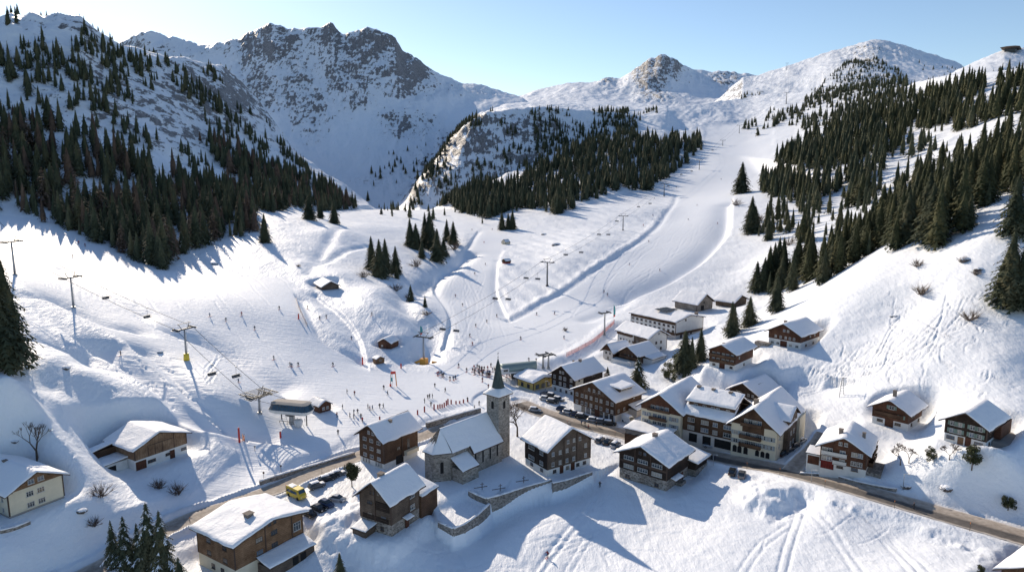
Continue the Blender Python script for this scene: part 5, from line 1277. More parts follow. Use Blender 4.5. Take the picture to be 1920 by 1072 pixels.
def long_hotel():
    z = 2.5
    b = Bld((1369,848), (1453,867), (1500,822), z, 'long_hotel', 'long hotel of two cream gabled wings joined by a dark brown wing', 'hotel')
    W1 = b.W1; W2 = min(b.W2, 30); He = b.zat(806.7, 1453); rise = b.hgt(0, W1 / 2, 1410.6, 765) - He
    # left wing measured along the same front
    pL = onz(1279, 822, z); pL2 = onz(1207.7, 804, z); c, n = math.cos(-b.rz), math.sin(-b.rz)
    def loc(p): dx, dy = p.x - b.B.x, p.y - b.B.y; return dx * c - dy * n, dx * n + dy * c
    l0, l1 = loc(pL), loc(pL2)
    print('long hotel W1 %.1f W2 %.1f He %.1f rise %.1f' % (W1, b.W2, He, rise), 'left wing', l0, l1, 'skew', b.skew)
    y0, y1 = l0[1], l1[1]
    pad([b.w(-1, -1), b.w(W2, -1), b.w(W2, y1), b.w(-1, y1)], z, 1.5, 5)
    hb = He * .68
    def prism(name, m, ya, yb, xa, xb, z0, z1, rs, gable=True, roofargs=None):
        q = MB(); P = [(ya, z0), (yb, z0), (yb, z1), ((ya + yb) / 2, z1 + rs), (ya, z1)] if rs else [(ya, z0), (yb, z0), (yb, z1), (ya, z1)]
        q.loft([[(xa, y, zz) for y, zz in P], [(xb, y, zz) for y, zz in P]], smooth=False); return q.build(name, m, b.o)
    # right wing
    prism('cream_wall', M_CREAM, 0, W1, 0, W2, -4, hb, 0); prism('gable_wall', M_BROWN, -.06, W1 + .06, -.06, W2 + .06, hb, He, rise)
    box_part(b, 'cream_corner', M_CREAM, -.12, W2 * .45, -.12, W1 * .27, hb - .3, He - .2); box_part(b, 'cream_corner', M_CREAM, -.12, .5, W1 * .76, W1 + .1, hb - .3, He - .3)
    gable_roof(b.o, W1, W2, 'X', He, rise, 1.4, 1.5, .45, 31)
    zz = [.6, He * .36, He * .62]
    for f in (.2, .0): pass
    rows(b, 'Y', W1, (.13, .22), zz[1], 1.4, 1.2, 'ws', .14); rows(b, 'Y', W1, (.13, .22), zz[2], 1.4, 1.2, 'ws', .14)
    for k in (1, 2): rows(b, 'Y', W1, (.38, .50, .62, .74), zz[k], 1.5, 1.25, 'w', .1); rows(b, 'Y', W1, (.90,), zz[k], 1.3, 1.2, 'ws', .1)
    rows(b, 'Y', W1, (.38, .48, .58, .68), He + .3, 1.1, 1.25, 'w', .1)
    rows(b, 'Y', W1, (.17, .28, .40), .7, 1.0, 1.7, 'arch', .03); rows(b, 'Y', W1, (.66, .80, .91), .5, 1.1, 2.0, 'arch', .03)
    for k, zk in ((0, zz[1] - .3), (1, zz[2] - .3), (2, He - .25)): balcony(b, 'Y', W1 * .32, W1 * .80 if k < 2 else W1 * .78, zk, 1.2, M_BROWN)
    rows(b, 'X', W2, (.12,), zz[1], .7, 1.2, 'w', .1); rows(b, 'X', W2, (.12,), zz[2], .7, 1.2, 'w', .14)
    # cross gable on the side
    q = MB(); xa, xb = W2 * .30, W2 * .68; P = [(xa, 1.0), (xb, 1.0), (xb, He + 1.2), ((xa + xb) / 2, He + 3.9), (xa, He + 1.2)]
    q.loft([[(x, -1.2, zq) for x, zq in P], [(x, W1 * .4, zq) for x, zq in P]], smooth=False); q.build('side_gable_wall', M_GREYW, b.o)
    for k in (0, 1, 2):
        for f in (.35, .65): put_window(b.o, 'X', xa + (xb - xa) * f, 2.2 + k * 3.0, 1.0, 1.2, 'w', 1.22)
    g = Bld.__new__(Bld)
    gr = gable_roof(b.o, W1 * .4 + 1.2, xb - xa, 'Y', He + 1.2, 2.7, .8, .8, .4, 33, sx=xa, sy=-1.2, name='side_gable_roof')
    chimney(b.o, W2 * .25, W1 * .62, He + rise * .9, 1.1, 1.2)
    box_part(b, 'cream_block', M_CREAM, W2 * .7, W2 * .97, -1.9, -.1, -3, He - .6)
    # middle wing
    My0, My1 = W1 + .15, y0 - .15; off = 1.2; mHe = He * .93
    q = MB(); q.box(off, W2 - 4, My0, My1, -4, mHe * .36); q.build('ground_floor', M_PINKW, b.o)
    q = MB(); q.box(off - .06, W2 - 4, My0, My1, mHe * .36, mHe); q.build('timber_wall', M_BROWN, b.o)
    L = My1 - My0
    for k in (0, 1):
        for f, w in ((.10, 2.2), (.34, 1.4), (.55, 2.2), (.83, 2.0)): put_window(b.o, 'Y', My0 + L * f, mHe * (.43 + .27 * k), w, 1.2, 'w', -off + .08)
    for f in (.1, .26, .5, .78): door(b, 'Y', My0 + L * f, 2.2, 2.4, M_BLACKH, off=-off + .03)
    mid = .45; rs = rise * 1.0; A = W2 - 4 - off
    q = MB()
    pr = [(off - 1.0, mHe - .55), (off + A * mid, mHe + rs), (off + A + 1, mHe - .4)]
    q.loft([[(x, y, zq) for x, zq in pr] + [(x, y, zq + .22) for x, zq in reversed(pr)] for y in (My0 - .1, My1 + .1)], smooth=False); mr = q.build('middle_roof', M_TRIM, b.o)
    def zs(x, y):
        h = mHe - .55 + (x - off + 1.0) / (A * mid + 1.0) * (rs + .55) if x < off + A * mid else mHe + rs - (x - off - A * mid) / (A * (1 - mid) + 1) * (rs + .4)
        return h + .22 - .1 * math.exp(-((x - off - A * mid) / .6) ** 2)
    snow_slab(off - .98, off + A + .95, My0 + .05, My1 - .05, zs, .55, 37, 30, 34, .3).build('roof_snow', M_SNOW, mr)
    q = MB(); q.box(off + 1.8, off + A * .38, My0 + L * .02, My1 - L * .06, mHe + .3, mHe + 2.9); q.build('long_dormer', M_BROWN, b.o)
    for f in (.15, .35, .45, .62, .8): put_window(b.o, 'Y', My0 + L * f, mHe + 1.5, 1.1, 1.0, 'w', -(off + 1.8) + .03)
    shed_roof(b.o, off + 1.6, off + A * .5, My0 + L * .02, My1 - L * .04, mHe + 2.95, mHe + rs + .3, 'X-', .6, 38, 'dormer_roof', .5)
    chimney(b.o, off + A * .45, My0 + L * .25, mHe + rs, .9, 1.0); chimney(b.o, off + A * .45, My0 + L * .6, mHe + rs, .9, 1.0); chimney(b.o, off + A * .45, My0 + L * .9, mHe + rs, 1.0, 1.1)
    # left wing
    Wl = y1 - y0; lHe = He * .95; lr = rise * .86; lx = -.4
    prism('cream_wall', M_CREAM, y0, y1, lx, 20, -4, lHe * .86, 0); prism('gable_wall', M_RED, y0 - .06, y1 + .06, lx - .06, 20, lHe * .86, lHe, lr)
    gable_roof(b.o, Wl, 20 - lx, 'X', lHe, lr, 1.3, 1.5, .45, 35, sx=lx, sy=y0, name='left_roof')
    for k, zk in ((0, lHe * .36), (1, lHe * .62)):
        for f, w, st in ((.16, 1.5, 'ws'), (.40, 1.3, 'w'), (.52, 1.3, 'w'), (.64, 1.3, 'w'), (.86, 1.4, 'ws')): put_window(b.o, 'Y', y0 + Wl * f, zk, w, 1.2, st, -lx + .05)
        q = MB(); q.box(lx - 1.2, lx - .05, y0 + Wl * .32, y0 + Wl * .76, zk - .42, zk - .3); q.box(lx - 1.2, lx - 1.12, y0 + Wl * .32, y0 + Wl * .76, zk - .28, zk + .55); q.build('balcony', M_BROWN, b.o)
    for f in (.34, .46, .58, .70): put_window(b.o, 'Y', y0 + Wl * f, lHe * .92, 1.2, 1.2, 'w', -lx + .1)
    q = MB(); q.box(lx - 1.0, lx - .08, y0 + Wl * .25, y0 + Wl * .82, lHe * .88 - .1, lHe * .88); q.box(lx - 1.0, lx - .93, y0 + Wl * .25, y0 + Wl * .82, lHe * .88 + .02, lHe * .88 + .7); q.build('balcony', M_BROWN, b.o)
    # glazed porch in front of the left wing
    q = MB(); q.box(lx - 6.5, lx - .1, y0 + Wl * .1, y1 + 2, -3, 1.0); q.build('porch_wall', M_BROWN, b.o)
    q = MB(); q.box(lx - 6.4, lx - .2, y0 + Wl * .11, y1 + 1.9, 1.0, 2.5); q.build('porch_glazing', M_GLASS, b.o); shed_roof(b.o, lx - 6.5, lx - .5, y0 + Wl * .1, y1 + 2, 2.5, 3.0, 'X-', .35, 39, 'porch_roof', .4)

def church():
    z = 0
    P1 = onz(885, 889, z); P2 = onz(941, 864, z); ax = Vector((P2.x - P1.x, P2.y - P1.y, 0)); Ln = ax.length; ax.normalize(); rz = math.atan2(ax.y, ax.x)
    nr = Vector((-ax.y, ax.x, 0))
    o = thing('church', 'stone church with snowy nave roof, rounded choir and pointed green spire', 'church', P1, rz)
    c, n = math.cos(-rz), math.sin(-rz)
    def loc(p): dx, dy = p.x - P1.x, p.y - P1.y; return Vector((dx * c - dy * n, dx * n + dy * c))
    q = {k: loc(onz(u, v, z)) for k, (u, v) in dict(chr=(836, 902), apl=(788, 896), apn=(797, 900), sac=(861, 904), sac2=(885, 893), tw=(932.5, 866), twl=(909, 857), twr=(949, 861)).items()}
    He = HC + ray(941, 820)[1] * P2.y - z; HeL = HC + ray(879, 850.5)[1] * P1.y - z
    print('church L %.1f He %.1f %.1f' % (Ln, He, HeL), {k: (round(v.x, 1), round(v.y, 1)) for k, v in q.items()})
    He = (He + HeL) / 2; Wn = 11.5; rise = 6.6; cy = Wn / 2
    pad([P1 - ax * 16 - nr * 3, P1 + ax * (Ln + 5) - nr * 3, P1 + ax * (Ln + 5) + nr * 14, P1 - ax * 16 + nr * 14], z, 1.5, 4)
    Lc = max(6.5, -q['chr'].x * .75); yc = 1.6                # choir in from the nave wall
    # nave
    b = MB(); pr = [(0, -3), (Wn, -3), (Wn, He), (cy, He + rise), (0, He)]; b.loft([[(0, y, zz) for y, zz in pr], [(Ln, y, zz) for y, zz in pr]], smooth=False); b.build('nave_wall', M_CHURCH, o)
    # choir with three-sided end
    x0 = -Lc - 3.6; hc = He + 1.6 * rise / cy
    foot = [(0, yc), (-Lc, yc), (x0, yc + 2.4), (x0, Wn - yc - 2.4), (-Lc, Wn - yc), (0, Wn - yc)]
    b = MB(); b.loft([[(x, y, -3) for x, y in foot], [(x, y, hc) for x, y in foot]], smooth=False); b.build('choir_wall', M_CHURCH, o)
    # roofs
    th = .25
    roof = gable_roof(o, Wn, Ln, 'X', He, rise, .6, .12, .3, 51, name='nave_roof', snow=False)
    k = (rise / cy); top = He + rise
    oe = .6; ex = [(-0.3, yc - oe), (-Lc + .1, yc - oe), (x0 - oe, yc + 2.1), (x0 - oe, Wn - yc - 2.1), (-Lc + .1, Wn - yc + oe), (-.3, Wn - yc + oe)]
    ap = (-Lc + .6, cy); b = MB()
    ze = He + (yc - oe) * k
    for i in range(5):
        a_, b_ = ex[i], ex[i + 1]
        if i == 0: pts = [(a_[0], a_[1], ze), (b_[0], b_[1], ze), (ap[0], cy, top), (-.3, cy, top)]
        elif i == 4: pts = [(a_[0], a_[1], ze), (b_[0], b_[1], ze), (-.3, cy, top), (ap[0], cy, top)]
        else: pts = [(a_[0], a_[1], ze), (b_[0], b_[1], ze), (ap[0], cy, top)]
        pts = [Vector(p) for p in pts]; b.loft([pts, [p + Vector((0, 0, .22)) for p in pts]], smooth=False)
    cr = b.build('choir_roof', M_SLATE, o)
    # one snow sheet over nave and choir, stepped where the choir narrows
    xs = np.linspace(-Lc + .3, Ln + .15, 46); ys = np.linspace(-.58, Wn + .58, 44); sm_ = MB(); ok = {}
    def out_d(x, y):
        d = min(Ln + .15 - x, y + .58, Wn + .58 - y)
        if x < 0: d = min(d, y - (yc - oe), Wn - yc + oe - y)
        else:
            if y < yc - oe or y > Wn - yc + oe: d = min(d, x + .02)
        return d
    for i, x in enumerate(xs):
        for j, y in enumerate(ys):
            zb = He + min(y, Wn - y) * k + .22 - .1 * math.exp(-((y - cy) / .5) ** 2); d = out_d(x, y); ok[i, j] = d > -.25
            sm_.v.append((float(x), float(y), float(zb + .03 + .25 * math.sqrt(max(0, min(1, d / .35))) + .05 * float(fbm(np.array(x), np.array(y), 2.5, 2)))))
    for i in range(45):
        for j in range(43):
            if ok[i, j] and ok[i + 1, j] and ok[i + 1, j + 1] and ok[i, j + 1]: sm_.f.append((i * 44 + j, (i + 1) * 44 + j, (i + 1) * 44 + j + 1, i * 44 + j + 1)); sm_.m.append(0); sm_.sm.append(True)
    sm_.build('roof_snow', M_SNOW, roof)
    for i in (1, 2):                                          # snow lies on the near faces, thin on the steep end
        a_, b_ = ex[i], ex[i + 1]; s = MB(); N = 14
        P = [Vector((a_[0], a_[1], ze + .22)), Vector((b_[0], b_[1], ze + .22)), Vector((ap[0], cy, top + .22)), Vector((ap[0], cy, top + .22))]
        inset = .0 if i < 2 else .12
        idx = {}
        for a in range(N + 1):
            for t in range(N + 1):
                f, g = a / N, t / N; lo = P[0].lerp(P[1], f); hi = P[3].lerp(P[2], f) if i == 0 else P[2]
                g2 = g * (1.0 if i < 2 else (.42 + .1 * math.sin(a * 2.3) + .05 * math.sin(a * 5.1))); p = lo.lerp(hi, g2)
                e = min(f, 1 - f, g, (1 - g)) ; h = .05 + .22 * min(1, e * 7) ** .5
                idx[a, t] = len(s.v); s.v.append((p.x, p.y, p.z + h * (1 if i < 2 else .5)))
        for a in range(N):
            for t in range(N): s.f.append((idx[a, t], idx[a + 1, t], idx[a + 1, t + 1], idx[a, t + 1])); s.m.append(0); s.sm.append(True)
        s.build('roof_snow', M_SNOW, cr)
    # sacristy in the corner
    sx1, sx0 = q['sac2'].x * .2 - .0, q['sac'].x
    sy0 = min(-1.6, q['sac'].y)
    sx0 = -6.0; sx1 = -.1; sy0 = -2.6
    box = MB(); box.box(sx0, sx1, sy0, yc - .05, -3, 3.6); box.build('sacristy_wall', M_CHURCH, o)
    b = MB(); b.loft([[(sx0 - .3, sy0 - .4, 3.4), (sx1 + .1, sy0 - .4, 3.4), (sx1 + .1, yc - .02, 6.0), (sx0 - .3, yc - .02, 6.0)], [(sx0 - .3, sy0 - .4, 3.6), (sx1 + .1, sy0 - .4, 3.6), (sx1 + .1, yc - .02, 6.2), (sx0 - .3, yc - .02, 6.2)]], smooth=False); sr = b.build('sacristy_roof', M_TRIM, o)
    snow_slab(sx0 - .28, sx1 + .05, sy0 - .38, yc - .05, lambda x, y: 3.6 + (y - sy0 + .4) / (yc - sy0 + .4) * 2.6, .28, 52, 10, 10).build('roof_snow', M_SNOW, sr)
    for x in (Ln * .12, Ln * .36, Ln * .60, Ln * .84): put_arch(o, (x, 0, 2.2), 0, .6, 3.6)
    mx = (foot[1][0] + foot[2][0]) / 2; my = (foot[1][1] + foot[2][1]) / 2; an = math.atan2(foot[2][1] - foot[1][1], foot[2][0] - foot[1][0]) + math.pi
    put_arch(o, (mx, my, 2.2), an, .9, 3.2)
    b = MB(); b.box(-Lc - .15, -Lc + .15, yc - .18, yc + .1, -2, hc - .3); b.box(-.15, .15, -.2, .1, 0, He - .3); b.build('buttress', M_CHURCH, o)
    # tower
    tw = 4.6; tx = max(Ln - 1.5, q['tw'].x - .2); ty = 1.2
    tx = Ln - .3; ty = .9
    w = P1 + ax * tx + nr * ty
    Ht = HC + ray(932.5, 744)[1] * w.y - z; tip = HC + ray(928.3, 664)[1] * (w.y + 3) - z
    print('tower H %.1f tip %.1f' % (Ht, tip), tx, ty)
    b = MB(); b.box(tx, tx + tw, ty, ty + tw, -3, Ht); to = b.build('tower', M_CHURCH, o)
    for f in (.5,):
        put_arch(o, (tx + tw * f, ty, Ht - 3.9), 0, 1.0, 2.2); put_arch(o, (tx, ty + tw * f, Ht - 3.9), -math.pi / 2, 1.0, 2.2)
    b = MB(); cx, cyy = tx + tw / 2, ty + tw / 2
    def ring(r, zz, n=8, rot=math.pi / 8): return [(cx + r * math.cos(2 * math.pi * k / n + rot), cyy + r * math.sin(2 * math.pi * k / n + rot), zz) for k in range(n)]
    sk = MB(); h = tw / 2 + .75
    sk.loft([[(cx - h, cyy - h, Ht - .15), (cx + h, cyy - h, Ht - .15), (cx + h, cyy + h, Ht - .15), (cx - h, cyy + h, Ht - .15)], [(cx - h, cyy - h, Ht + .1), (cx + h, cyy - h, Ht + .1), (cx + h, cyy + h, Ht + .1), (cx - h, cyy + h, Ht + .1)]], smooth=False); sk.build('eaves', M_TRIM, to)
    def sqr(r, zz): 
        out = []
        for k in range(16):
            t = k / 16 * 4; e = int(t); f = t - e; cs = [(-1, -1), (1, -1), (1, 1), (-1, 1), (-1, -1)]; out.append((cx + r * (cs[e][0] * (1 - f) + cs[e + 1][0] * f), cyy + r * (cs[e][1] * (1 - f) + cs[e + 1][1] * f), zz))
        return out
    def cir(r, zz): return [(cx + r * math.cos(2 * math.pi * (k / 16) - math.pi * .75), cyy + r * math.sin(2 * math.pi * (k / 16) - math.pi * .75), zz) for k in range(16)]
    sn = MB(); sn.loft([sqr(h + .02, Ht + .1), sqr(h - .05, Ht + .45), sqr(h * .7, Ht + 1.15), cir(tw * .46, Ht + 1.9)]); sn.build('roof_snow', M_SNOW, to)
    sp = MB(); sp.loft([ring(tw * .47, Ht + 1.0), ring(tw * .40, Ht + 2.2), ring(tw * .27, Ht + (tip - Ht) * .42), ring(tw * .12, Ht + (tip - Ht) * .75), ring(.06, tip - 1.2)], smooth=False); s = sp.build('spire', M_COPPER, to)
    cr2 = MB(); cr2.tube((cx, cyy, tip - 1.3), (cx, cyy, tip + .7), .06, .04, 6); cr2.box(cx - .35, cx + .35, cyy - .04, cyy + .04, tip + .15, tip + .25); cr2.loft([[(cx + .16 * math.cos(k) * math.sin(t), cyy + .16 * math.sin(k) * math.sin(t), tip - .9 + .16 * math.cos(t)) for k in (0, 1.05, 2.1, 3.14, 4.2, 5.25)] for t in (.3, 1.0, 1.6, 2.2, 2.9)]); cr2.build('cross', M_DSTEEL, s)
def put_arch(par, loc, rz, w, h):
    f, g, s = window_meshes(w, h, 'arch'); o = mobj('window', f, par, loc, (0, 0, rz)); mobj('pane', g, o)
M_SLATE = mat('roof_slate', (.09, .085, .08), .8); _t = NT(M_SLATE); _t.color(_t.ramp(_t.noise(2.5, 5, .7), [(.35, (.05, .045, .042)), (.6, (.12, .11, .10)), (.72, (.6, .6, .62))]))
# single trees: (u, v of the foot, height px, variant, label)
TREES = [
 (22,682,196,0,'very tall dense spruce at the left edge of the picture',1.0),(-12,690,170,2,'tall spruce behind the one at the left edge',1.1),
 (238,1066,112,3,'snow-flecked spruce, leftmost of the clump by the road',1.0),(214,1060,95,4,'slim snow-flecked spruce on the left of the roadside clump',.8),(262,1062,98,4,'shorter spruce in the middle of the roadside clump',.9),(283,1068,152,3,'tallest snow-flecked spruce of the roadside clump',1.0),(306,1072,145,4,'tall spruce on the right of the roadside clump',1.0),
 (338,1100,92,1,'loose pale spruce beside the chalet at the bottom',1.3),
 (638,1082,76,0,'small young spruce right of the chalet at the bottom',1.2),
 (1888,572,134,0,'big spruce at the right edge above the snowfield',1.25),(1914,575,120,2,'second big spruce at the right edge',1.2),(1900,440,110,2,'tall spruce above the big one at the right edge',1.1),
 (1455,585,68,0,'broad spruce below the forest corner above the village',1.3),(1405,609,54,2,'spruce left of the broad one above the village',1.35),(1371,630,66,0,'spruce beside the upper barn',1.0),(1376,622,50,1,'spruce behind the one beside the upper barn',1.0),
 (1283,697,78,2,'tall spruce between the white house and the chalet',1.3),(1313,676,62,0,'shorter dark spruce next to the white house',1.2),(1296,690,60,0,'middle spruce between the white house and the chalet',1.1),
 (1196,728,62,3,'dark bushy spruce with snow behind the hotel',1.5),(1139,712,26,1,'small spruce behind the hotel roof',1.3),
 (1408,437,66,0,'lone spruce beside the right edge of the main run',1.2),(1415,436,48,2,'spruce just right of the lone one by the main run',1.2),(1390,362,55,2,'lone spruce high beside the right edge of the main run',1.2),(1441,450,45,2,'slim spruce on the rocky knoll',.9),(1513,440,52,0,'spruce on the right of the rocky knoll',1.0),(1475,420,30,1,'little spruce on top of the rocky knoll',1.1),
 (1418,545,55,2,'left spruce of the group above the upper barn',1.2),(1450,530,75,0,'tall spruce of the group above the upper barn',1.0),(1466,540,60,2,'right spruce of the group above the upper barn',1.1),(1485,545,78,0,'slim tall spruce at the edge of the right forest',.9),(1432,545,62,0,'second spruce of the group above the upper barn',1.1),
 (697,506,62,0,'left spruce of the close group west of the creek',1.1),(712,520,70,2,'tallest spruce of the close group west of the creek',1.0),(723,515,66,0,'right spruce of the close group west of the creek',1.1),(742,512,50,2,'single slim spruce west of the creek',1.0),(744,522,28,0,'small spruce below the slim one west of the creek',1.0),
 (769,462,52,0,'left spruce of the grove by the creek',1.0),(780,466,46,2,'broad spruce in the grove by the creek',1.3),(797,462,62,0,'tall spruce at the back of the grove by the creek',1.0),(806,465,68,2,'tallest spruce of the grove by the creek',1.0),(812,470,50,0,'middle spruce of the grove by the creek',1.1),(820,490,60,2,'front right spruce of the grove by the creek',1.0),(838,452,40,0,'back right spruce of the grove by the creek',1.0),(850,458,42,2,'rightmost spruce of the grove by the creek',1.0),(791,484,32,0,'small spruce at the front of the grove by the creek',1.2),(832,480,34,1,'loose low spruce right in the grove by the creek',1.4),
 (770,565,32,1,'small brownish spruce beside the creek below the grove',1.2),(797,575,22,1,'tiny pale spruce beside the lower creek',1.0),
 (497,454,52,0,'lone spruce on the slope below the left forest',1.1),(580,412,45,2,'broad spruce, left of three in a row on the rim',1.3),(601,410,38,0,'middle spruce of three in a row on the rim',1.1),(627,419,42,2,'right spruce of three in a row on the rim',1.1),(342,475,42,1,'loose pale spruce at the tip of the left forest',1.2),(308,503,40,0,'lowest spruce at the tip of the left forest',1.1),(521,394,42,0,'round dark spruce by the gap in the left forest',1.6),(534,392,36,0,'second round dark spruce by the gap in the left forest',1.4),
 (923,404,42,0,'spruce at the foot of the central forest',1.3),(941,431,34,0,'left spruce of three at the top of the nursery run',1.1),(953,430,30,2,'middle spruce of three at the top of the nursery run',1.1),(961,430,36,0,'right spruce of three at the top of the nursery run',1.1),(882,392,18,0,'little spruce on the shaded valley floor',1.4),(715,402,14,0,'tiny spruce alone on the shaded valley floor',1.2),(690,376,18,0,'small spruce at the end of the left forest',1.0),
 (1216,356,36,0,'spruce at the lower right corner of the central forest',1.3),(1050,400,34,0,'spruce at the lower tip of the central forest',1.2),
 (658,903,0,-1,'',1),
]
def single_trees():
    rr = random.Random(21)
    for u, v, hp, var, lab, wd in TREES:
        if hp == 0: continue
        a, s = ray(u, v)
        if v > 1060 or u < 0: p = onz(u, v, {238: -3, 214: -3}.get(u, -3)) if v > 1060 else hit(max(u, 2), v)
        else: p = hit(u, v)
        if u > 600 and v > 1075: p = onz(u, v, -5)
        p.z = float(gz(p.x, p.y))
        h = hp / F * p.y * 1.06
        spruce(p, h, lab, hi=var, wide=wd * 1.12, rnd=rr)
def bare_tree(u, v, hp, label, name='bare_tree', spread=.5, seed=1, color=None, leaf=0, z=None, n0=5):
    """trunk and limbs by forking, with thin twigs"""
    p = hit(u, v) if z is None else onz(u, v, z); h = hp / F * p.y * 1.05; r = random.Random(seed)
    o = thing(name, label, 'bush' if 'bush' in name else 'tree', p); b = MB(); tw = MB()
    if 'bush' in name:
        for k in range(34):
            an = r.uniform(0, 6.28); el = r.uniform(.25, 1.0); d = Vector((math.cos(an) * (1 - el * .6), math.sin(an) * (1 - el * .6), el)).normalized(); L = h * r.uniform(.55, 1.05); q = Vector((r.uniform(-.18, .18) * h, r.uniform(-.18, .18) * h, -.1))
            m = q + d * L * .5 + Vector((r.uniform(-.1, .1), r.uniform(-.1, .1), 0)) * h; b.tube(q, m, h * .012 + .012, h * .008 + .01, 4, cap=False)
            for j in range(5):
                e = m + (d + Vector((r.uniform(-.6, .6), r.uniform(-.6, .6), r.uniform(-.2, .4)))).normalized() * L * r.uniform(.25, .5); tw.tube(m.lerp(q, r.uniform(0, .5)), e, h * .006 + .012, .01, 3, cap=False)
        b.build('stems', color or M_TWIG, o); tw.build('twigs', color or M_TWIG, o)
        return o
    def grow(a, d, L, rad, n):
        e = a + d * L; (b if n > 1 else tw).tube(a, e, max(rad, .035), max(rad * .65, .03), 5 if n > 2 else 3, cap=False)
        if n <= 0:
            return
        for k in range(r.choice((2, 3, 3)) if n > 1 else 4):
            q = Vector((r.uniform(-1, 1), r.uniform(-1, 1), r.uniform(-.2, .8))).normalized()
            grow(a + d * L * r.uniform(.75, 1), (d * (1.0 - spread * .5) + q * spread * 1.1).normalized(), L * r.uniform(.66, .86), rad * .60, n - 1)
    for k in range(1 if spread < .8 else 4):
        rs_ = 1.6 if hp > 60 else 1.25
        grow(Vector((r.uniform(-.1, .1) * k, r.uniform(-.1, .1) * k, -.2)), Vector((r.uniform(-.3, .3) * k * .5, r.uniform(-.3, .3) * k * .5, 1)).normalized(), h * (.27 if spread < .8 else .25), h * .017 * rs_, n0)
    b.build('trunk', color or M_BARK, o); tw.build('crown', color or M_TWIG, o)
    return o
M_TWIG = mat('twigs', (.12, .085, .065), .9)
def pine(u, v, hp, label, z=None, seed=1, name='pine_tree'):
    """round loose-crowned pine"""
    p = hit(u, v) if z is None else onz(u, v, z); h = hp / F * p.y * 1.05; r = random.Random(seed)
    o = thing(name, label, 'bush' if 'bush' in name else 'tree', p); b = MB(); b.tube((0, 0, -.2), (0, 0, h * .8), h * .025, h * .01, 7)
    V, Fc = [], []
    for c in range(16):
        an = r.uniform(0, 6.28); low = 'bush' in name; zz = h * (r.uniform(.10, .85) if low else r.uniform(.35, .92)); rr_ = h * .30 * (math.sin(min(1, (zz / h - .2) / .75) * 3.0 * .9 + .15) if not low else 1.25 * math.sqrt(max(.05, 1 - (zz / h) ** 2))) * r.uniform(.3, 1)
        cx, cy = rr_ * math.cos(an), rr_ * math.sin(an); b.tube((0, 0, zz * .8), (cx, cy, zz), h * .008, h * .003, 4, cap=False)
        for k in range(150):
            d = Vector((r.gauss(0, 1), r.gauss(0, 1), r.gauss(0, .8))).normalized() * r.uniform(.2, 1) ** .5 * h * .15
            q = Vector((cx, cy, zz)) + d; n = Vector((r.gauss(0, 1), r.gauss(0, 1), r.gauss(0, 1))).normalized(); m = n.orthogonal().normalized(); s = h * .028
            i = len(V); V += [q + m * s, q - m * s, q + n * s * 1.4]; Fc.append((i, i + 1, i + 2))
    b.build('trunk', M_BARK, o)
    mobj('crown', tri_mesh('crown', np.array([tuple(q) for q in V], np.float32), np.array(Fc, np.int32), np.zeros(len(Fc), np.int32), [M_PINE]), o)
    return o
M_PINE = foliage_mat('pine_needles', (.05, .06, .03), (.09, .095, .045), (.14, .13, .06))
def small_plants():
    bare_tree(970, 818, 78, 'large bare tree between the church tower and the street', seed=23, spread=.62, n0=6)
    bare_tree(1688, 872, 52, 'bare tree in front of the right-hand chalets', seed=8, spread=.7)
    bare_tree(1704, 868, 48, 'second bare tree in front of the right-hand chalets', seed=9, spread=.7)
    bare_tree(1780, 862, 44, 'crooked bare tree before the dark chalet at the right', seed=10, spread=.75)
    bare_tree(1728, 552, 30, 'brown leafless bush alone on the right snowfield', name='bare_bush', seed=12, spread=.95)
    bare_tree(1818, 600, 32, 'wide leafless bush on the right snowfield', name='bare_bush', seed=13, spread=1.0)
    bare_tree(70, 862, 90, 'thin leafless larch standing on the left slope', name='bare_larch', seed=14, spread=.35)
    bare_tree(332, 925, 32, 'small leafless bush below the wooden barn', name='bare_bush', seed=15, spread=.85)
    bare_tree(297, 915, 26, 'second small leafless bush below the wooden barn', name='bare_bush', seed=16, spread=.85)
    bare_tree(188, 930, 34, 'thin upright bush between the two left-hand buildings', name='bare_bush', seed=17, spread=.6)
    bare_tree(176, 985, 24, 'low bush on the bank above the lower road', name='bare_bush', seed=18, spread=.9)
    pine(660, 912, 48, 'round-crowned pine at the corner of the car park', seed=3)
    pine(1822, 880, 48, 'yellowish pine before the dark chalet at the right', seed=5)
    pine(1745, 862, 28, 'low olive bush in front of the right-hand chalets', seed=6, name='evergreen_bush')
    pine(1890, 955, 34, 'dark low bush in the hummocks at the right edge', seed=7, name='evergreen_bush')
    pine(1838, 1082, 26, 'olive treetop at the bottom right corner', z=6, seed=9, name='evergreen_bush')
    pine(1254, 712, 34, 'round olive evergreen behind the long hotel', seed=11, name='evergreen_bush')
    pine(1268, 682, 22, 'low dark evergreen beside the tall spruces', seed=12, name='evergreen_bush')
    for i, (u, v, s, lab) in enumerate([(780,500,22,'brown bush in the grove by the creek'),(682,520,20,'dark bush left of the spruce group'),(742,545,20,'bush on the creek bank'),(765,560,16,'bush beside the small creek spruce'),(800,590,14,'bush on the lower creek'),(850,468,22,'bush at the right end of the creek grove'),(1380,385,18,'bush beside the upper run'),(1425,415,20,'bush on the rocky knoll'),(1720,500,20,'bush at the foot of the right forest'),(1805,490,16,'dark bush on the right snowfield below the forest'),(1830,515,14,'low scrub on the right snowfield'),(1060,620,10,'tiny bush by the netting'),(1360,620,14,'little bush above the chalet'),(1480,460,24,'bush below the rocky knoll'),(560,500,8,'tiny shrub on the left slope'),(1790,800,16,'low shrub beside the brown chalet on the right'),(1505,500,22,'bush in the dip before the right forest')]):
        bare_tree(u, v, s, lab, name='bare_bush', seed=40 + i, spread=.95)
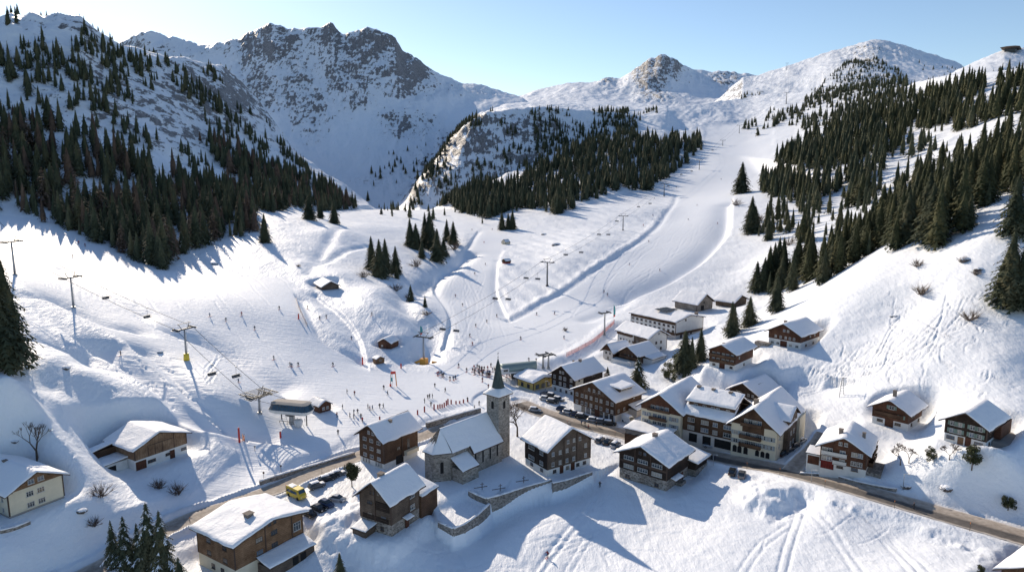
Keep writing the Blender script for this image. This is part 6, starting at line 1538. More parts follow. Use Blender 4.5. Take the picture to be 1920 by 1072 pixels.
# ------------------------------------------------------------------ lift towers, cables, chairs
def ground_pt(u, v):
    p = hit(u, v); p.z = float(gz(p.x, p.y)); return p
def lift_tower(u, v, topv, label, heading, arm=6.4, frame=True, col=None, group=None, pads=None):
    p = ground_pt(u, v); h = (HC + ray(u, topv)[1] * p.y) - p.z
    o = thing('lift_tower', label, 'lift tower', p, heading, group)       # heading: local X lies across the line
    b = MB(); r = max(.38, h * .033); b.tube((0, 0, -1), (0, 0, .5), r * 1.9, r * 1.9, 12); b.tube((0, 0, .5), (0, 0, h - .9), r, r * .62, 12); b.build('pole', col or M_METAL, o)
    b = MB(); b.box(-arm / 2, arm / 2, -.22, .22, h - 1.1, h - .65); b.build('crossarm', M_DSTEEL if col is None else col, o)
    for s in (-1, 1):
        b = MB(); x = s * arm / 2; b.beam((x, -1.9, h - .55), (x, 1.9, h - .55), .16, .3)
        for k in range(6): b.tube((x - .1, -1.7 + k * .68, h - .75), (x + .1, -1.7 + k * .68, h - .75), .26, .26, 8)
        b.beam((x + s * .5, -1.9, h - 1.0), (x + s * .5, 1.9, h - 1.0), .5, .06)
        b.build('sheave_train', M_DSTEEL, o)
    if frame:
        b = MB()
        for s in (-1, 1): b.beam((s * 1.1, 0, h - .7), (s * 2.2, 0, h + 1.1), .14); b.beam((s * 2.2, -.6, h + 1.1), (s * 2.2, .6, h + 1.1), .12)
        b.beam((-2.6, 0, h + 1.1), (2.6, 0, h + 1.1), .14); b.build('lifting_frame', M_DSTEEL, o)
    b = MB()
    for k in range(int(h / .6)): b.beam((-.25, -r - .12, .8 + k * .55), (.25, -r - .12, .8 + k * .55), .05)
    b.beam((-.25, -r - .12, .6), (-.25, -r - .12, h - 1), .06); b.beam((.25, -r - .12, .6), (.25, -r - .12, h - 1), .06); b.build('ladder', M_METAL, o)
    if pads: 
        b = MB(); b.tube((0, 0, 0), (0, 0, 2.4), r * 2.6, r * 2.2, 12); b.build('padding', pads, o)
    return o, p + Vector((0, 0, h - .5)), h
def cable(name, pts, label, cat='cable', r=.07, sag=.012):
    b = MB()
    for i in range(len(pts) - 1):
        a, c = Vector(pts[i]), Vector(pts[i + 1]); L = (c - a).length; N = 8; pr = a
        for k in range(1, N + 1):
            t = k / N; q = a.lerp(c, t); q.z -= sag * L * 4 * t * (1 - t); b.tube(pr, q, r, r, 5, cap=False); pr = q
    o = b.build(name, M_DSTEEL); tag(o, label, cat); return o
def on_cable(pts, i, t, sag=.012):
    a, c = Vector(pts[i]), Vector(pts[i + 1]); q = a.lerp(c, t); q.z -= sag * (c - a).length * 4 * t * (1 - t); return q
_chair = None
def chair(p, rz, label, group):
    global _chair
    if _chair is None:
        d = {}
        b = MB(); b.tube((0, 0, 0), (0, .1, -2.6), .06, .06, 6); b.beam((-1.45, .1, -2.6), (1.45, .1, -2.6), .1); b.box(-.2, .2, -.25, .25, -.12, .14)
        for s in (-1.4, 1.4): b.beam((s, .1, -2.6), (s, .35, -3.5), .07)
        d['hanger'] = b.mesh('hanger', M_METAL)
        b = MB(); b.box(-1.45, 1.45, -.35, .28, -3.62, -3.45); d['seat'] = b.mesh('seat', M_DSTEEL)
        b = MB(); b.loft([[(-1.45, .28, -3.5), (1.45, .28, -3.5), (1.45, .36, -3.5), (-1.45, .36, -3.5)], [(-1.45, .5, -2.85), (1.45, .5, -2.85), (1.45, .58, -2.85), (-1.45, .58, -2.85)]], smooth=False); d['backrest'] = b.mesh('backrest', M_DSTEEL)
        b = MB()
        for s in (-1.3, 1.3): b.beam((s, .1, -2.65), (s, -.75, -3.1), .05); b.beam((s, -.75, -3.1), (s, -.6, -4.1), .05)
        b.beam((-1.3, -.75, -3.1), (1.3, -.75, -3.1), .05); b.beam((-1.3, -.6, -4.1), (1.3, -.6, -4.1), .06); d['safety_bar'] = b.mesh('safety_bar', M_METAL)
        _chair = d
    o = thing('lift_chair', label, 'chairlift chair', p, rz, group)
    for k, m in _chair.items(): mobj(k, m, o)
    return o
def side(p, q):
    t = Vector((q.x - p.x, q.y - p.y, 0)).normalized(); return Vector((t.y, -t.x, 0))
def line_pts(tops, arm, s):
    out = []
    for i, t in enumerate(tops):
        a = tops[max(0, i - 1)]; b = tops[min(len(tops) - 1, i + 1)]; out.append(t + side(a, b) * s * arm / 2)
    return out
def line_heading(tops, i):
    a = tops[max(0, i - 1)]; b = tops[min(len(tops) - 1, i + 1)]; return math.atan2(b.y - a.y, b.x - a.x) - math.pi / 2
def lifts():
    # left line
    spec = [(487,775,738,'black-headed lift tower with a splayed return frame at the left station'), (350,675,612,'lift tower with yellow foot guard in the middle of the left slope'), (138,577,516,'lift tower higher on the left slope beside the tall spruce'), (28,515,449,'topmost lift tower at the left edge of the picture')]
    base = [ground_pt(u, v) for u, v, t, l in spec]
    tops = []
    for i, (u, v, tv, lab) in enumerate(spec):
        h = line_heading(base, i); o, top, hh = lift_tower(u, v, tv, lab, h, frame=i > 0, pads=M_YEL if i == 1 else None); tops.append(top)
        if i == 0:
            b = MB(); rr = random.Random(4)
            for k in range(14):
                s = rr.choice((-1, 1)); b.beam((rr.uniform(-.5, .5), rr.uniform(-1, 1), hh - 1.4), (s * rr.uniform(2.5, 4.6), rr.uniform(-4, 4), hh + rr.uniform(-.6, 1.2)), .16)
            for s in (-1, 1): b.beam((s * 4.2, -4, hh + .2), (s * 4.2, 4, hh + .2), .25); b.beam((s * 2.1, -4, hh + .3), (s * 2.1, 4, hh + .3), .2)
            for k in range(9): b.beam((-4.2, -4 + k, hh + .2), (4.2, -4 + k, hh + .2), .12)
            b.build('return_frame', M_DSTEEL, o)
    st = ground_pt(547, 790) + Vector((0, 0, 5.5)); T = [st] + tops + [tops[-1] + (tops[-1] - tops[-2]) * 1.5 + Vector((0, 0, 14))]
    for s, nm in ((-1, 'near'), (1, 'far')):
        L = line_pts(T, 6.4, s); cable('haul_cable', L, '%s steel cable of the left chairlift strung between its towers' % nm)
        if s == -1: LN = L
        else: LF = L
    for u, LL_, s, lab in ((200, LF, 0, 'chair hanging highest on the left chairlift below the second tower'), (278, LF, 0, 'chair halfway between two towers of the left chairlift'), (400, LN, 0, 'chair low over the shaded bank left of the left station'), (445, LF, 0, 'small chair nearest the left station in front of the shaded bank')):
        for i in range(len(LL_) - 1):
            ua, ub = proj(*LL_[i])[0], proj(*LL_[i + 1])[0]
            if min(ua, ub) <= u <= max(ua, ub):
                t = (u - ua) / (ub - ua); q = on_cable(LL_, i, t); chair(q, math.atan2(LL_[i + 1].y - LL_[i].y, LL_[i + 1].x - LL_[i].x) - math.pi / 2, lab, 'chairs on the left chairlift'); break
    # central line
    spec = [(795,683,628,'stout grey lift tower with orange foot guards on the nursery run'), (1026,536,489,'dark lift tower alone at the foot of the rippled slope'), (1168,432,403,'dark lift tower in the middle of the rippled slope'), (1245,368,343,'lift tower at the top of the rippled slope'), (1311,318,299,'thin lift tower crossing the shadow stripes of the run'), (1355,273,262,'small lift tower above the shadow stripes'), (1386,250,234,'little lift tower on the upper run'), (1474,195,160,'distant lift tower left of the summit trees'), (1475,131,118,'tiny lift tower on the skyline ridge')]
    base = [ground_pt(u, v) for u, v, t, l in spec]; tops = []
    for i, (u, v, tv, lab) in enumerate(spec):
        if i >= 7: tv = v - (22 if i == 7 else 13)
        o, top, hh = lift_tower(u, v, tv, lab, line_heading(base, i), arm=7.0, col=None if i == 0 else M_DSTEEL, frame=i < 5); tops.append(top)
        if i == 0:
            b = MB()
            b.beam((-3.5, -3, .6), (0, 0, 2.2), .5, .9); b.beam((-6, -5, .4), (-3.5, -3, .8), .5, .8); b.box(-1.3, 1.3, -1.3, 1.3, -.5, 2.6); b.box(3.2, 5.4, .8, 1.3, 0, 1.5)
            b.build('foot_guard', M_ORANGEY, o)
    st = ground_pt(700, 740) + Vector((0, 0, 4))
    T = [tops[0] + (tops[0] - tops[1]) * .30 - Vector((0, 0, 7))] + tops
    T = tops
    LN, LF = line_pts(T, 7.0, -1), line_pts(T, 7.0, 1)
    # the line runs on down to the valley station
    dn = ground_pt(735, 722) + Vector((0, 0, 5.0))
    cable('haul_cable', LN, 'left steel cable of the central chairlift'); cable('haul_cable', LF, 'right steel cable of the central chairlift')
    ch = [(817, LN, 'empty chair just right of the stout tower, left of a pair'), (843, LF, 'chair just right of the stout tower, right of a pair'), (908, LN, 'left chair of the pair over the nursery run'), (933, LF, 'right chair of the pair over the nursery run'), (976, LN, 'left chair of the pair before the lone dark tower'), (998, LF, 'right chair of the pair before the lone dark tower'), (1051, LN, 'chair just above the lone dark tower'), (1079, LF, 'chair over the rippled slope below the second dark tower'), (1113, LN, 'left chair of the pair under the second dark tower'), (1131, LF, 'right chair of the pair under the second dark tower'), (1155, LN, 'chair beside the second dark tower'), (1192, LN, 'left chair of the pair near the top of the rippled slope'), (1214, LF, 'right chair of the pair near the top of the rippled slope'), (1253, LF, 'dark cabin-like chair beside the tower at the top of the slope'), (1275, LN, 'tiny chair above the top of the rippled slope'), (1295, LF, 'tiny chair crossing the shadow stripes'), (1335, LN, 'tiny chair over the upper run')]
    for u, L, lab in ch:
        for i in range(len(L) - 1):
            ua, ub = proj(*L[i])[0], proj(*L[i + 1])[0]
            if min(ua, ub) <= u <= max(ua, ub):
                t = (u - ua) / (ub - ua); chair(on_cable(L, i, t), math.atan2(L[i + 1].y - L[i].y, L[i + 1].x - L[i].x) - math.pi / 2, lab, 'chairs on the central chairlift'); break
    # small towers by the village
    for u, v, tv, lab in ((1133,628,583,'slim lift mast beside the red netting above the village'), (1028,690,662,'slim mast with chairs parked beside it behind the black chalet'), (1018,742-52,660,'thin grey mast right of the station with a green roof')):
        lift_tower(u, v, tv, lab, .5, arm=4.4, frame=False)
M_ORANGEY = mat('orange_yellow_guard', (.70, .33, .05), .6)

def ring_plan(a, b, ch, z):
    return [(x, y, z) for x, y in ((-a + ch, -b), (a - ch, -b), (a - ch * .3, -b + ch * .3), (a, -b + ch), (a, b - ch), (a - ch * .3, b - ch * .3), (a - ch, b), (-a + ch, b), (-a + ch * .3, b - ch * .3), (-a, b - ch), (-a, -b + ch), (-a + ch * .3, -b + ch * .3))]
def stations():
    p = ground_pt(548, 792); o = thing('lift_station', 'raised white lift station with blue glass band and flat roof on the left slope', 'lift station', p, R(-14))
    b = MB(); b.loft([ring_plan(5.6, 1.8, 1.2, 3.1), ring_plan(6.7, 2.7, 1.6, 3.7), ring_plan(7.1, 3.0, 1.8, 4.6)], smooth=False); b.build('hull', M_WHITE, o)
    b = MB(); b.loft([ring_plan(7.0, 2.9, 1.75, 4.6), ring_plan(6.1, 2.2, 1.4, 6.4)], smooth=False); g = b.build('glass_band', M_GLASSB, o)
    b = MB()
    for k in range(-6, 7):
        b.beam((k * 1.02, -2.93, 4.6), (k * .92, -2.26, 6.4), .07)
    b.build('glazing_bars', M_DSTEEL, g)
    b = MB(); b.loft([ring_plan(6.3, 2.4, 1.4, 6.4), ring_plan(6.3, 2.4, 1.4, 6.6), ring_plan(5.2, 1.4, 1.0, 7.0)], smooth=False); b.build('roof', M_ROOFG, o)
    b = MB(); b.loft([[(x * 1.3, y * 1.3, -.5) for x, y in CIRC], [(x, y, .6) for x, y in CIRC], [(x * .8, y * .8, 2.4) for x, y in CIRC], [(x * 1.3, y * 1.3, 3.2) for x, y in CIRC]]); b.build('column', M_METAL, o)
    b = MB(); b.tube((-3.6, 0, -.5), (-3.6, 0, 3.2), .18, .18, 8); b.tube((5.0, 0, -.5), (5.0, 0, 3.3), .18, .18, 8)
    for k in range(6): b.beam((-3 + k * 1.3, -2.2, 0), (-3 + k * 1.3, -2.2, 1.2), .1); b.beam((-3 + k * 1.3, 1.5, 0), (-3 + k * 1.3, 1.5, 1.2), .1)
    b.beam((-3, -2.2, 1.15), (3.6, -2.2, 1.15), .1); b.build('boarding_gates', M_DSTEEL, o)
    b = MB(); b.tube((0, 0, 2.7), (0, 0, 3.0), 2.0, 2.0, 20); b.build('bullwheel', M_DSTEEL, o)
    b = MB(); b.loft([[(x * 1.0 + 3.2, y * .9 - 1.8, -.3) for x, y in CIRC], [(x * 1.5 + 3.2, y * 1.3 - 1.8, 1.4) for x, y in CIRC], [(x * 1.2 + 3.2, y * 1.0 - 1.8, 1.9) for x, y in CIRC]]); b.build('operator_cabin', M_WHITE, o)
    # right station
    p = ground_pt(972, 708); o = thing('lift_station', 'lift station with rounded green-grey roof and white cabin behind the church spire', 'lift station', p, R(20))
    b = MB(); L = 7.2
    prof = lambda y: [(-L, y, 0)]
    sec = lambda x, k: [(x, -2.4 * k, 3.4), (x, -2.6 * k, 4.3), (x, -2.0 * k, 5.4), (x, -.8 * k, 6.0), (x, .8 * k, 6.0), (x, 2.0 * k, 5.4), (x, 2.6 * k, 4.3), (x, 2.4 * k, 3.4)]
    b.loft([sec(-L, .82), sec(-L + .8, 1), sec(L - 3, 1), sec(L - .8, .9), sec(L, .55)], smooth=True); b.build('roof', M_ROOFGR, o)
    b = MB(); b.box(-L - 2.2, L - 2, -2.9, 2.9, 2.8, 3.5); b.box(-L - 2.2, -L + 2.4, -2.8, 2.4, 3.5, 5.0); hull = b.build('cabin', M_WHITE, o)
    b = MB(); b.box(-L - 2.24, -L - 2.1, -1.6, 1.2, 3.7, 4.8); b.box(-L + .2, -L + 1.9, -2.86, -2.7, 3.8, 4.6); b.build('cabin_windows', M_GLASS, hull)
    b = MB(); b.box(-2.9, 2.4, -.7, .7, -1, 2.9)
    b.build('machine_base', M_DSTEEL, o)
    for x in (-L - 1, L - 3.5):
        b = MB(); b.tube((x, 0, -1), (x, 0, 2.9), .3, .3, 10); b.build('column', M_METAL, o)
    b = MB()
    for k in range(9): b.beam((-L - 1 + k * 1.1, -3.2, 0), (-L - 1 + k * 1.1, -3.2, 1.3), .1)
    b.beam((-L - 1, -3.2, 1.25), (2, -3.2, 1.25), .1); b.build('boarding_gates', M_DSTEEL, o)
CIRC = [(math.cos(2 * math.pi * k / 14), math.sin(2 * math.pi * k / 14)) for k in range(14)]
M_ROOFG = plaster('felt_roof', (.52, .47, .41)); M_ROOFGR = mat('green_grey_roof', (.26, .33, .31), .5, .2)

# ------------------------------------------------------------------ people
def clothes_mat():
    m = mat('clothing', (.05, .05, .06), .8); t = NT(m)
    sp = t.add('ShaderNodeSeparateXYZ'); t.ln(t.coord('Object'), sp.inputs[0])
    info = t.add('ShaderNodeObjectInfo')
    a = t.ramp(t.math('DIVIDE', sp.outputs[2], 2.0), [(.0, (.02, .02, .025)), (.06, (.03, .03, .035)), (.42, (.03, .03, .035)), (.425, (0, 0, 0)), (.99, (0, 0, 0))])
    isj = t.math('MULTIPLY', t.math('GREATER_THAN', sp.outputs[2], .86), t.math('LESS_THAN', sp.outputs[2], 1.46))
    ish = t.math('GREATER_THAN', sp.outputs[2], 1.66)
    isf = t.math('MULTIPLY', t.math('GREATER_THAN', sp.outputs[2], 1.46), t.math('LESS_THAN', sp.outputs[2], 1.661))
    c = t.mix(isj, (.022, .023, .03), info.outputs['Color']); c = t.mix(isf, c, (.36, .22, .16)); c = t.mix(ish, c, (.05, .045, .045)); t.color(c); return m
def skin_figure(joints, edges, radii):
    me = bpy.data.meshes.new('body'); me.from_pydata(joints, edges, []); o = bpy.data.objects.new('body', me); COL.objects.link(o)
    bm = bmesh.new(); bm.from_mesh(me); ly = bm.verts.layers.skin.verify()
    for v, r in zip(bm.verts, radii): v[ly].radius = (r, r); v[ly].use_root = v.index == 0
    bm.to_mesh(me); bm.free()
    o.modifiers.new('s', 'SKIN'); sb = o.modifiers.new('u', 'SUBSURF'); sb.levels = 1; sb.render_levels = 1
    bpy.context.view_layer.update(); dg = bpy.context.evaluated_depsgraph_get(); out = bpy.data.meshes.new_from_object(o.evaluated_get(dg)); bpy.data.objects.remove(o)
    out.polygons.foreach_set('use_smooth', [True] * len(out.polygons)); out.materials.clear(); out.materials.append(M_CLOTH); out.name = 'body'
    return out
M_CLOTH = clothes_mat()
def pose(step=.0, arm=.25, crouch=0.0, lean=0.0):
    hip = .92 - crouch * .22; y = lean
    J = [(0, 0, hip), (0, y * .5, hip + .25), (0, y, hip + .48), (0, y * 1.05, hip + .57), (0, y * 1.15 - .01, hip + .70), (0, y * 1.15, hip + .80),
         (.11, 0, hip - .06), (.12, -.08 * crouch * 3 + step * .5, .48), (.12, step, .09), (.12, step - .17, .05),
         (-.11, 0, hip - .06), (-.12, -.08 * crouch * 3 - step * .5, .48), (-.12, -step, .09), (-.12, -step - .17, .05),
         (.20, y, hip + .46), (.27 + arm * .3, y - .05, hip + .20), (.26 + arm * .4, y - .22, hip + .02 + arm * .3), (.26 + arm * .4, y - .29, hip - .04 + arm * .3),
         (-.20, y, hip + .46), (-.27 - arm * .3, y - .05, hip + .20), (-.26 - arm * .4, y - .22, hip + .02 + arm * .3), (-.26 - arm * .4, y - .29, hip - .04 + arm * .3)]
    E = [(0, 1), (1, 2), (2, 3), (3, 4), (4, 5), (0, 6), (6, 7), (7, 8), (8, 9), (0, 10), (10, 11), (11, 12), (12, 13), (2, 14), (14, 15), (15, 16), (16, 17), (2, 18), (18, 19), (19, 20), (20, 21)]
    Rr = [.15, .15, .16, .065, .115, .10, .11, .08, .065, .06, .11, .08, .065, .06, .085, .062, .05, .04, .085, .062, .05, .04]
    return skin_figure(J, E, Rr)
JACK = [((.45, .03, .03), 'red'), ((.02, .025, .05), 'dark blue'), ((.03, .03, .035), 'black'), ((.04, .10, .22), 'blue'), ((.20, .03, .04), 'dark red'), ((.05, .05, .05), 'charcoal'), ((.55, .20, .03), 'orange')]
def people():
    stand, walk, ski = pose(.02, .1), pose(.18, .25), pose(.05, .5, .6, -.12)
    b = MB()
    for x in (-.13, .13): b.box(x - .045, x + .045, -.95, .75, .0, .03)
    SK = b.mesh('skis', M_REDD, ); b = MB()
    for s in (-1, 1): b.tube((s * .50, -.35, 1.0), (s * .62, .25, .05), .012, .01, 5)
    PO = b.mesh('poles', M_DSTEEL)
    rr = random.Random(31)
    Q = [(860,688.6),(875,697),(886,697),(890,699.5),(892.3,695),(896.7,699),(902.6,696),(906,699.5),(911.7,705.4),(914,702),(919,702),(916,706),(920.6,688),(904.6,715.3),(899,693),(908,694),(924,697),(930,702),(937,700),(943,704),(949,701),(955,706)] + [(rr.uniform(888, 962), rr.uniform(690, 707)) for _ in range(22)]
    S2 = [(820,704.4),(823,703),(827,703),(829.6,707.4),(832,706),(843.8,713),(850,713),(854,711)]
    G = [(835,735),(805.8,746.6),(810.6,746.6),(693.8,769.7),(698.6,768.3),(712,765.4),(719,765.4),(642.6,767),(656,782.6),(663.7,776.7),(663.4,784.6),(670.7,775.7),(677,784.6),(679.6,791.5),(915.7,728),(632,782),(634,815)] + [(rr.uniform(640, 900), rr.uniform(722, 770)) for _ in range(12)]
    SL = [(393.9,593.4),(423.8,602.4),(477.8,617.9),(599.4,598.4),(611.8,596),(624.6,686.4),(227,665.6),(147.7,457.4),(159.8,462.4),(136.7,482.6),(523.8,580)] + [(rr.uniform(420, 700), rr.uniform(560, 720)) for _ in range(9)]
    SR = [(890,514.5),(910,497),(854,556.4),(892,612.5),(880.8,631.3),(907.6,455.7),(1236.7,507.8),(1132.6,548),(1138.7,554),(1039.6,589.3),(1057.4,635),(885,432),(923,431),(1268,352),(1352,337),(1345,420),(1180,497)] + [(rr.uniform(860, 1050), rr.uniform(560, 680)) for _ in range(9)] + [(rr.uniform(1200, 1330), rr.uniform(350, 470)) for _ in range(7)]
    V = [(1124.6,913.5,'black','standing alone on the slope below the grey timber house'),(1026.8,1044,'dark red','skiing alone down the shaded slope at the bottom'),(1713,955.5,'black','walking along the road at the right'),(1326,861,'dark red','walking on the road by the parked cars'),(1334,862,'black','beside the lamp post on the road'),(1340,864,'dark blue','second walker by the lamp post on the road'),(1090,797,'blue','in front of the lettered hotel'),(1097,799,'charcoal','right of the blue figure before the lettered hotel'),(1118,800,'black','beside the street in front of the lettered hotel'),(1103,805,'dark red','crossing the street by the grey timber house')]
    def put(u, v, mesh, skis, col, label, group):
        p = hit(u, v); p.z = float(gz(p.x, p.y)) + .02; o = thing('person', label, 'person', p, rr.uniform(0, 6.28) if not skis else rr.uniform(-.8, .8), group)
        o.scale = (1.06,) * 3; bo = mobj('body', mesh, o); bo.color = (*col, 1)
        if skis: mobj('skis', SK, o); mobj('poles', PO, o)
    for P, grp, where, sk in ((Q, 'people queuing at the right lift station', 'in the crowd queuing at the lift behind the church spire', True), (S2, 'people near the stout lift tower', 'in the small bunch below the stout lift tower', True), (G, 'people standing on the snow behind the brown chalet', 'standing on the open snow behind the brown chalet and church', False), (SL, 'skiers on the left run', 'skiing on the wide left run', True), (SR, 'skiers on the central run', 'skiing down the central run', True)):
        for u, v in P:
            col, cn = JACK[rr.choice((0, 1, 2, 2, 3, 4, 5, 5, 1, 2))]
            put(u, v, ski if 'skiers' in grp else rr.choice((stand, walk)), sk, col, 'person in %s jacket %s' % (cn, where), grp)
    for u, v, cn, where in V:
        col = dict((b_, a_) for a_, b_ in JACK)[cn]; put(u, v, ski if 'skiing' in where else walk, 'skiing' in where, col, 'person in %s %s' % (cn, where), 'people in the village')

# ------------------------------------------------------------------ vehicles
def paint(name, c): return mat(name, c, .28, .15, .6)
CARP = {'black': paint('black_car_paint', (.015, .016, .018)), 'dark blue': paint('blue_car_paint', (.02, .04, .10)), 'silver': paint('silver_car_paint', (.42, .43, .45)), 'grey': paint('grey_car_paint', (.12, .125, .13)), 'white': paint('white_car_paint', (.68, .68, .67))}
M_TYRE = mat('tyre_rubber', (.02, .02, .02), .9); M_RIM = mat('wheel_rim', (.4, .4, .41), .35, .8); M_LAMPG = mat('headlight_glass', (.75, .75, .72), .2); M_TAIL = mat('tail_light', (.35, .02, .02), .3)
_car = {}
def car_mesh(kind):
    if kind in _car: return _car[kind]
    d = {}; L, Wd = (4.4, 1.8)
    def sec(x, z0, z1, w, w2): return [(x, -w, z0), (x, w, z0), (x, w * 1.0, (z0 + z1) * .55), (x, w2, z1), (x, -w2, z1), (x, -w * 1.0, (z0 + z1) * .55)]
    tall = .16 if kind == 'suv' else 0
    b = MB(); b.loft([sec(-2.2, .38, .72 + tall, .78, .7), sec(-2.1, .25, .86 + tall, .88, .82), sec(-1.2, .22, .92 + tall, .9, .85), sec(.9, .22, .92 + tall, .9, .85), sec(1.9, .25, .78 + tall, .87, .78), sec(2.2, .36, .62 + tall, .76, .66)], smooth=True); d['b'] = b
    xs = (-2.0, -1.55, .35, 1.05) if kind != 'saloon' else (-1.75, -1.05, .3, 1.05)
    top = 1.45 + tall
    b = MB(); b.loft([sec(xs[0], .86 + tall, .9 + tall, .8, .78), sec(xs[1], .86 + tall, top - .03, .82, .62), sec(xs[2], .86 + tall, top, .82, .62), sec(xs[3], .86 + tall, .92 + tall, .8, .78)], smooth=False); d['c'] = b
    b = MB(); b.loft([[(xs[1] + .05, -.64, top - .01), (xs[2] - .02, -.64, top + .01), (xs[2] - .02, .64, top + .01), (xs[1] + .05, .64, top - .01)], [(xs[1] + .12, -.58, top + .05), (xs[2] - .1, -.58, top + .06), (xs[2] - .1, .58, top + .06), (xs[1] + .12, .58, top + .05)]], smooth=False); d['r'] = b
    _car[kind] = d; return d
_carm = {}
def car(u, v, rz, colname, kind, snow, label, group=None):
    p = hit(u, v); p.z = float(gz(p.x, p.y)) + .02; o = thing('parked_car', label, 'car', p, rz, group); k = (kind, colname)
    if k not in _carm:
        g = car_mesh(kind); m = {'body': g['b'].mesh('body', CARP[colname]), 'windows': g['c'].mesh('windows', M_GLASS), 'roof': g['r'].mesh('roof', CARP[colname])}
        b = MB(); b.tube((0, -.1, 0), (0, .1, 0), .33, .33, 14); m['tyre'] = b.mesh('wheel', M_TYRE); b = MB(); b.tube((0, -.115, 0), (0, .115, 0), .2, .2, 10); m['rim'] = b.mesh('rim', M_RIM)
        b = MB(); b.box(2.02, 2.19, -.16, .16, .56, .7); m['headlight'] = b.mesh('headlight', M_LAMPG); b = MB(); b.box(-2.2, -2.1, -.12, .12, .62, .78); m['tail_light'] = b.mesh('tail_light', M_TAIL); _carm[k] = m
    m = _carm[k]; body_ = mobj('body', m['body'], o); mobj('windows', m['windows'], o); mobj('roof', m['roof'], o)
    for x in (-1.35, 1.4):
        for y in (-.82, .82): w = mobj('wheel', m['tyre'], o, (x, y, .33)); mobj('rim', m['rim'], w)
    for y in (-.6, .6): mobj('headlight', m['headlight'], o, (0, y, 0)); mobj('tail_light', m['tail_light'], o, (0, y, 0))
    if snow:
        s = snow_slab(-1.6, .5, -.66, .66, lambda x, y: (1.5 if kind != 'suv' else 1.66), .22, int(u), 8, 6, .02); s.build('snow_cover', M_SNOW, o)
        if snow > 1: s = snow_slab(.9, 2.0, -.72, .72, lambda x, y: .84 + (.16 if kind == 'suv' else 0), .2, int(u) + 1, 6, 6, .02); s.build('snow_on_bonnet', M_SNOW, o)
    return o
def vehicles():
    D = [(579,966,-.6,'black','suv',1,'black car with snow on its roof, nearest the bottom chalet','cars on the left car park'),(597,956,-.6,'black','saloon',0,'black car, middle of three dark cars by the yellow minibus','cars on the left car park'),(612,948,-.6,'dark blue','suv',0,'dark blue car, farthest of three beside the yellow minibus','cars on the left car park'),(633,938,-.3,'silver','saloon',0,'silver car parked alone near the pine','cars on the left car park'),
      (594,914,.7,'grey','suv',2,'snowed-in grey car behind the yellow minibus','cars on the left car park'),(613,901,.6,'black','suv',1,'black car in the row along the lower road','cars on the left car park'),(622,896,.6,'black','saloon',1,'second black car in the row along the lower road','cars on the left car park'),(634,891,.6,'grey','saloon',2,'grey snow-topped car at the far end of the row along the lower road','cars on the left car park'),
      (1125,828,1.0,'grey','suv',1,'grey car, leftmost of four right of the grey timber house','cars behind the grey timber house'),(1140,832,1.0,'black','suv',0,'black car, second of four right of the grey timber house','cars behind the grey timber house'),(1154,837,1.0,'silver','suv',1,'silver car, third of four right of the grey timber house','cars behind the grey timber house'),(1166,843,1.0,'grey','saloon',0,'car half hidden by the broad chalet roof','cars behind the grey timber house'),
      (1373,888,1.15,'black','suv',0,'black car, left of two on the lay-by in front of the long hotel','cars on the lay-by'),(1391,893,1.15,'grey','suv',0,'grey car, right of two on the lay-by in front of the long hotel','cars on the lay-by'),
      (1055,770,-.4,'dark blue','suv',0,'dark blue car, leftmost of the row before the lettered hotel','cars before the lettered hotel'),(1067,775,-.4,'white','saloon',1,'white car, second in the row before the lettered hotel','cars before the lettered hotel'),(1079,779,-.4,'dark blue','saloon',0,'dark blue car, third in the row before the lettered hotel','cars before the lettered hotel'),(1091,784,-.4,'black','suv',1,'black snow-topped car at the right end of the row before the lettered hotel','cars before the lettered hotel'),(1113,790,-.3,'silver','saloon',2,'snow-covered silver car before the hotel entrance','cars before the lettered hotel'),(1128,793,-.3,'grey','saloon',2,'snow-covered grey car before the hotel entrance','cars before the lettered hotel'),(1143,797,-.3,'black','suv',1,'black car at the corner of the lettered hotel','cars before the lettered hotel'),
      (1024,741,-.5,'dark blue','saloon',0,'blue car at the back of the small car park by the black chalet','cars by the black chalet'),(1035,745,-.5,'black','suv',1,'black car at the back of the small car park by the black chalet','cars by the black chalet'),(1023,750,-.5,'silver','saloon',2,'snow-covered silver car at the front of the small car park','cars by the black chalet'),(1036,755,-.5,'black','saloon',1,'black car at the front of the small car park','cars by the black chalet'),(1047,751,-.5,'grey','saloon',2,'snow-covered grey car in the small car park','cars by the black chalet'),
      (1310,831,-.5,'black','saloon',0,'black car before the dark garage openings of the long hotel','cars at the long hotel'),(1333,839,-.5,'silver','suv',2,'snow-topped car before the garage openings of the long hotel','cars at the long hotel'),
      (1467,853,.75,'black','suv',0,'black car nearest the road beside the long hotel','cars at the side of the long hotel'),(1478,846,.75,'black','saloon',1,'second black car beside the long hotel','cars at the side of the long hotel'),(1489,838,.75,'black','suv',0,'third black car beside the long hotel','cars at the side of the long hotel'),(1502,829,.75,'silver','saloon',2,'snow-covered car at the upper end beside the long hotel','cars at the side of the long hotel'),
      (1003,771,-.3,'silver','saloon',1,'silver car at the bend of the street behind the bare tree',None)]
    for a in D: car(*a)
    # yellow minibus
    p = hit(556, 931); p.z = float(gz(p.x, p.y)) + .02
    o = thing('minibus', 'bright yellow minibus on the car park behind the bottom chalet', 'minibus', p, R(-38)); 
    def sec(x, z0, z1, w, w2): return [(x, -w, z0), (x, w, z0), (x, w, z1 - .5), (x, w2, z1), (x, -w2, z1), (x, -w, z1 - .5)]
    b = MB(); b.loft([sec(-2.9, .5, 2.5, 1.0, .85), sec(-2.75, .4, 2.65, 1.1, .95), sec(2.0, .4, 2.65, 1.1, .95), sec(2.5, .4, 1.75, 1.08, 1.0), sec(3.0, .45, 1.3, .95, .9)], smooth=False); b.build('body', M_YEL, o)
    b = MB()
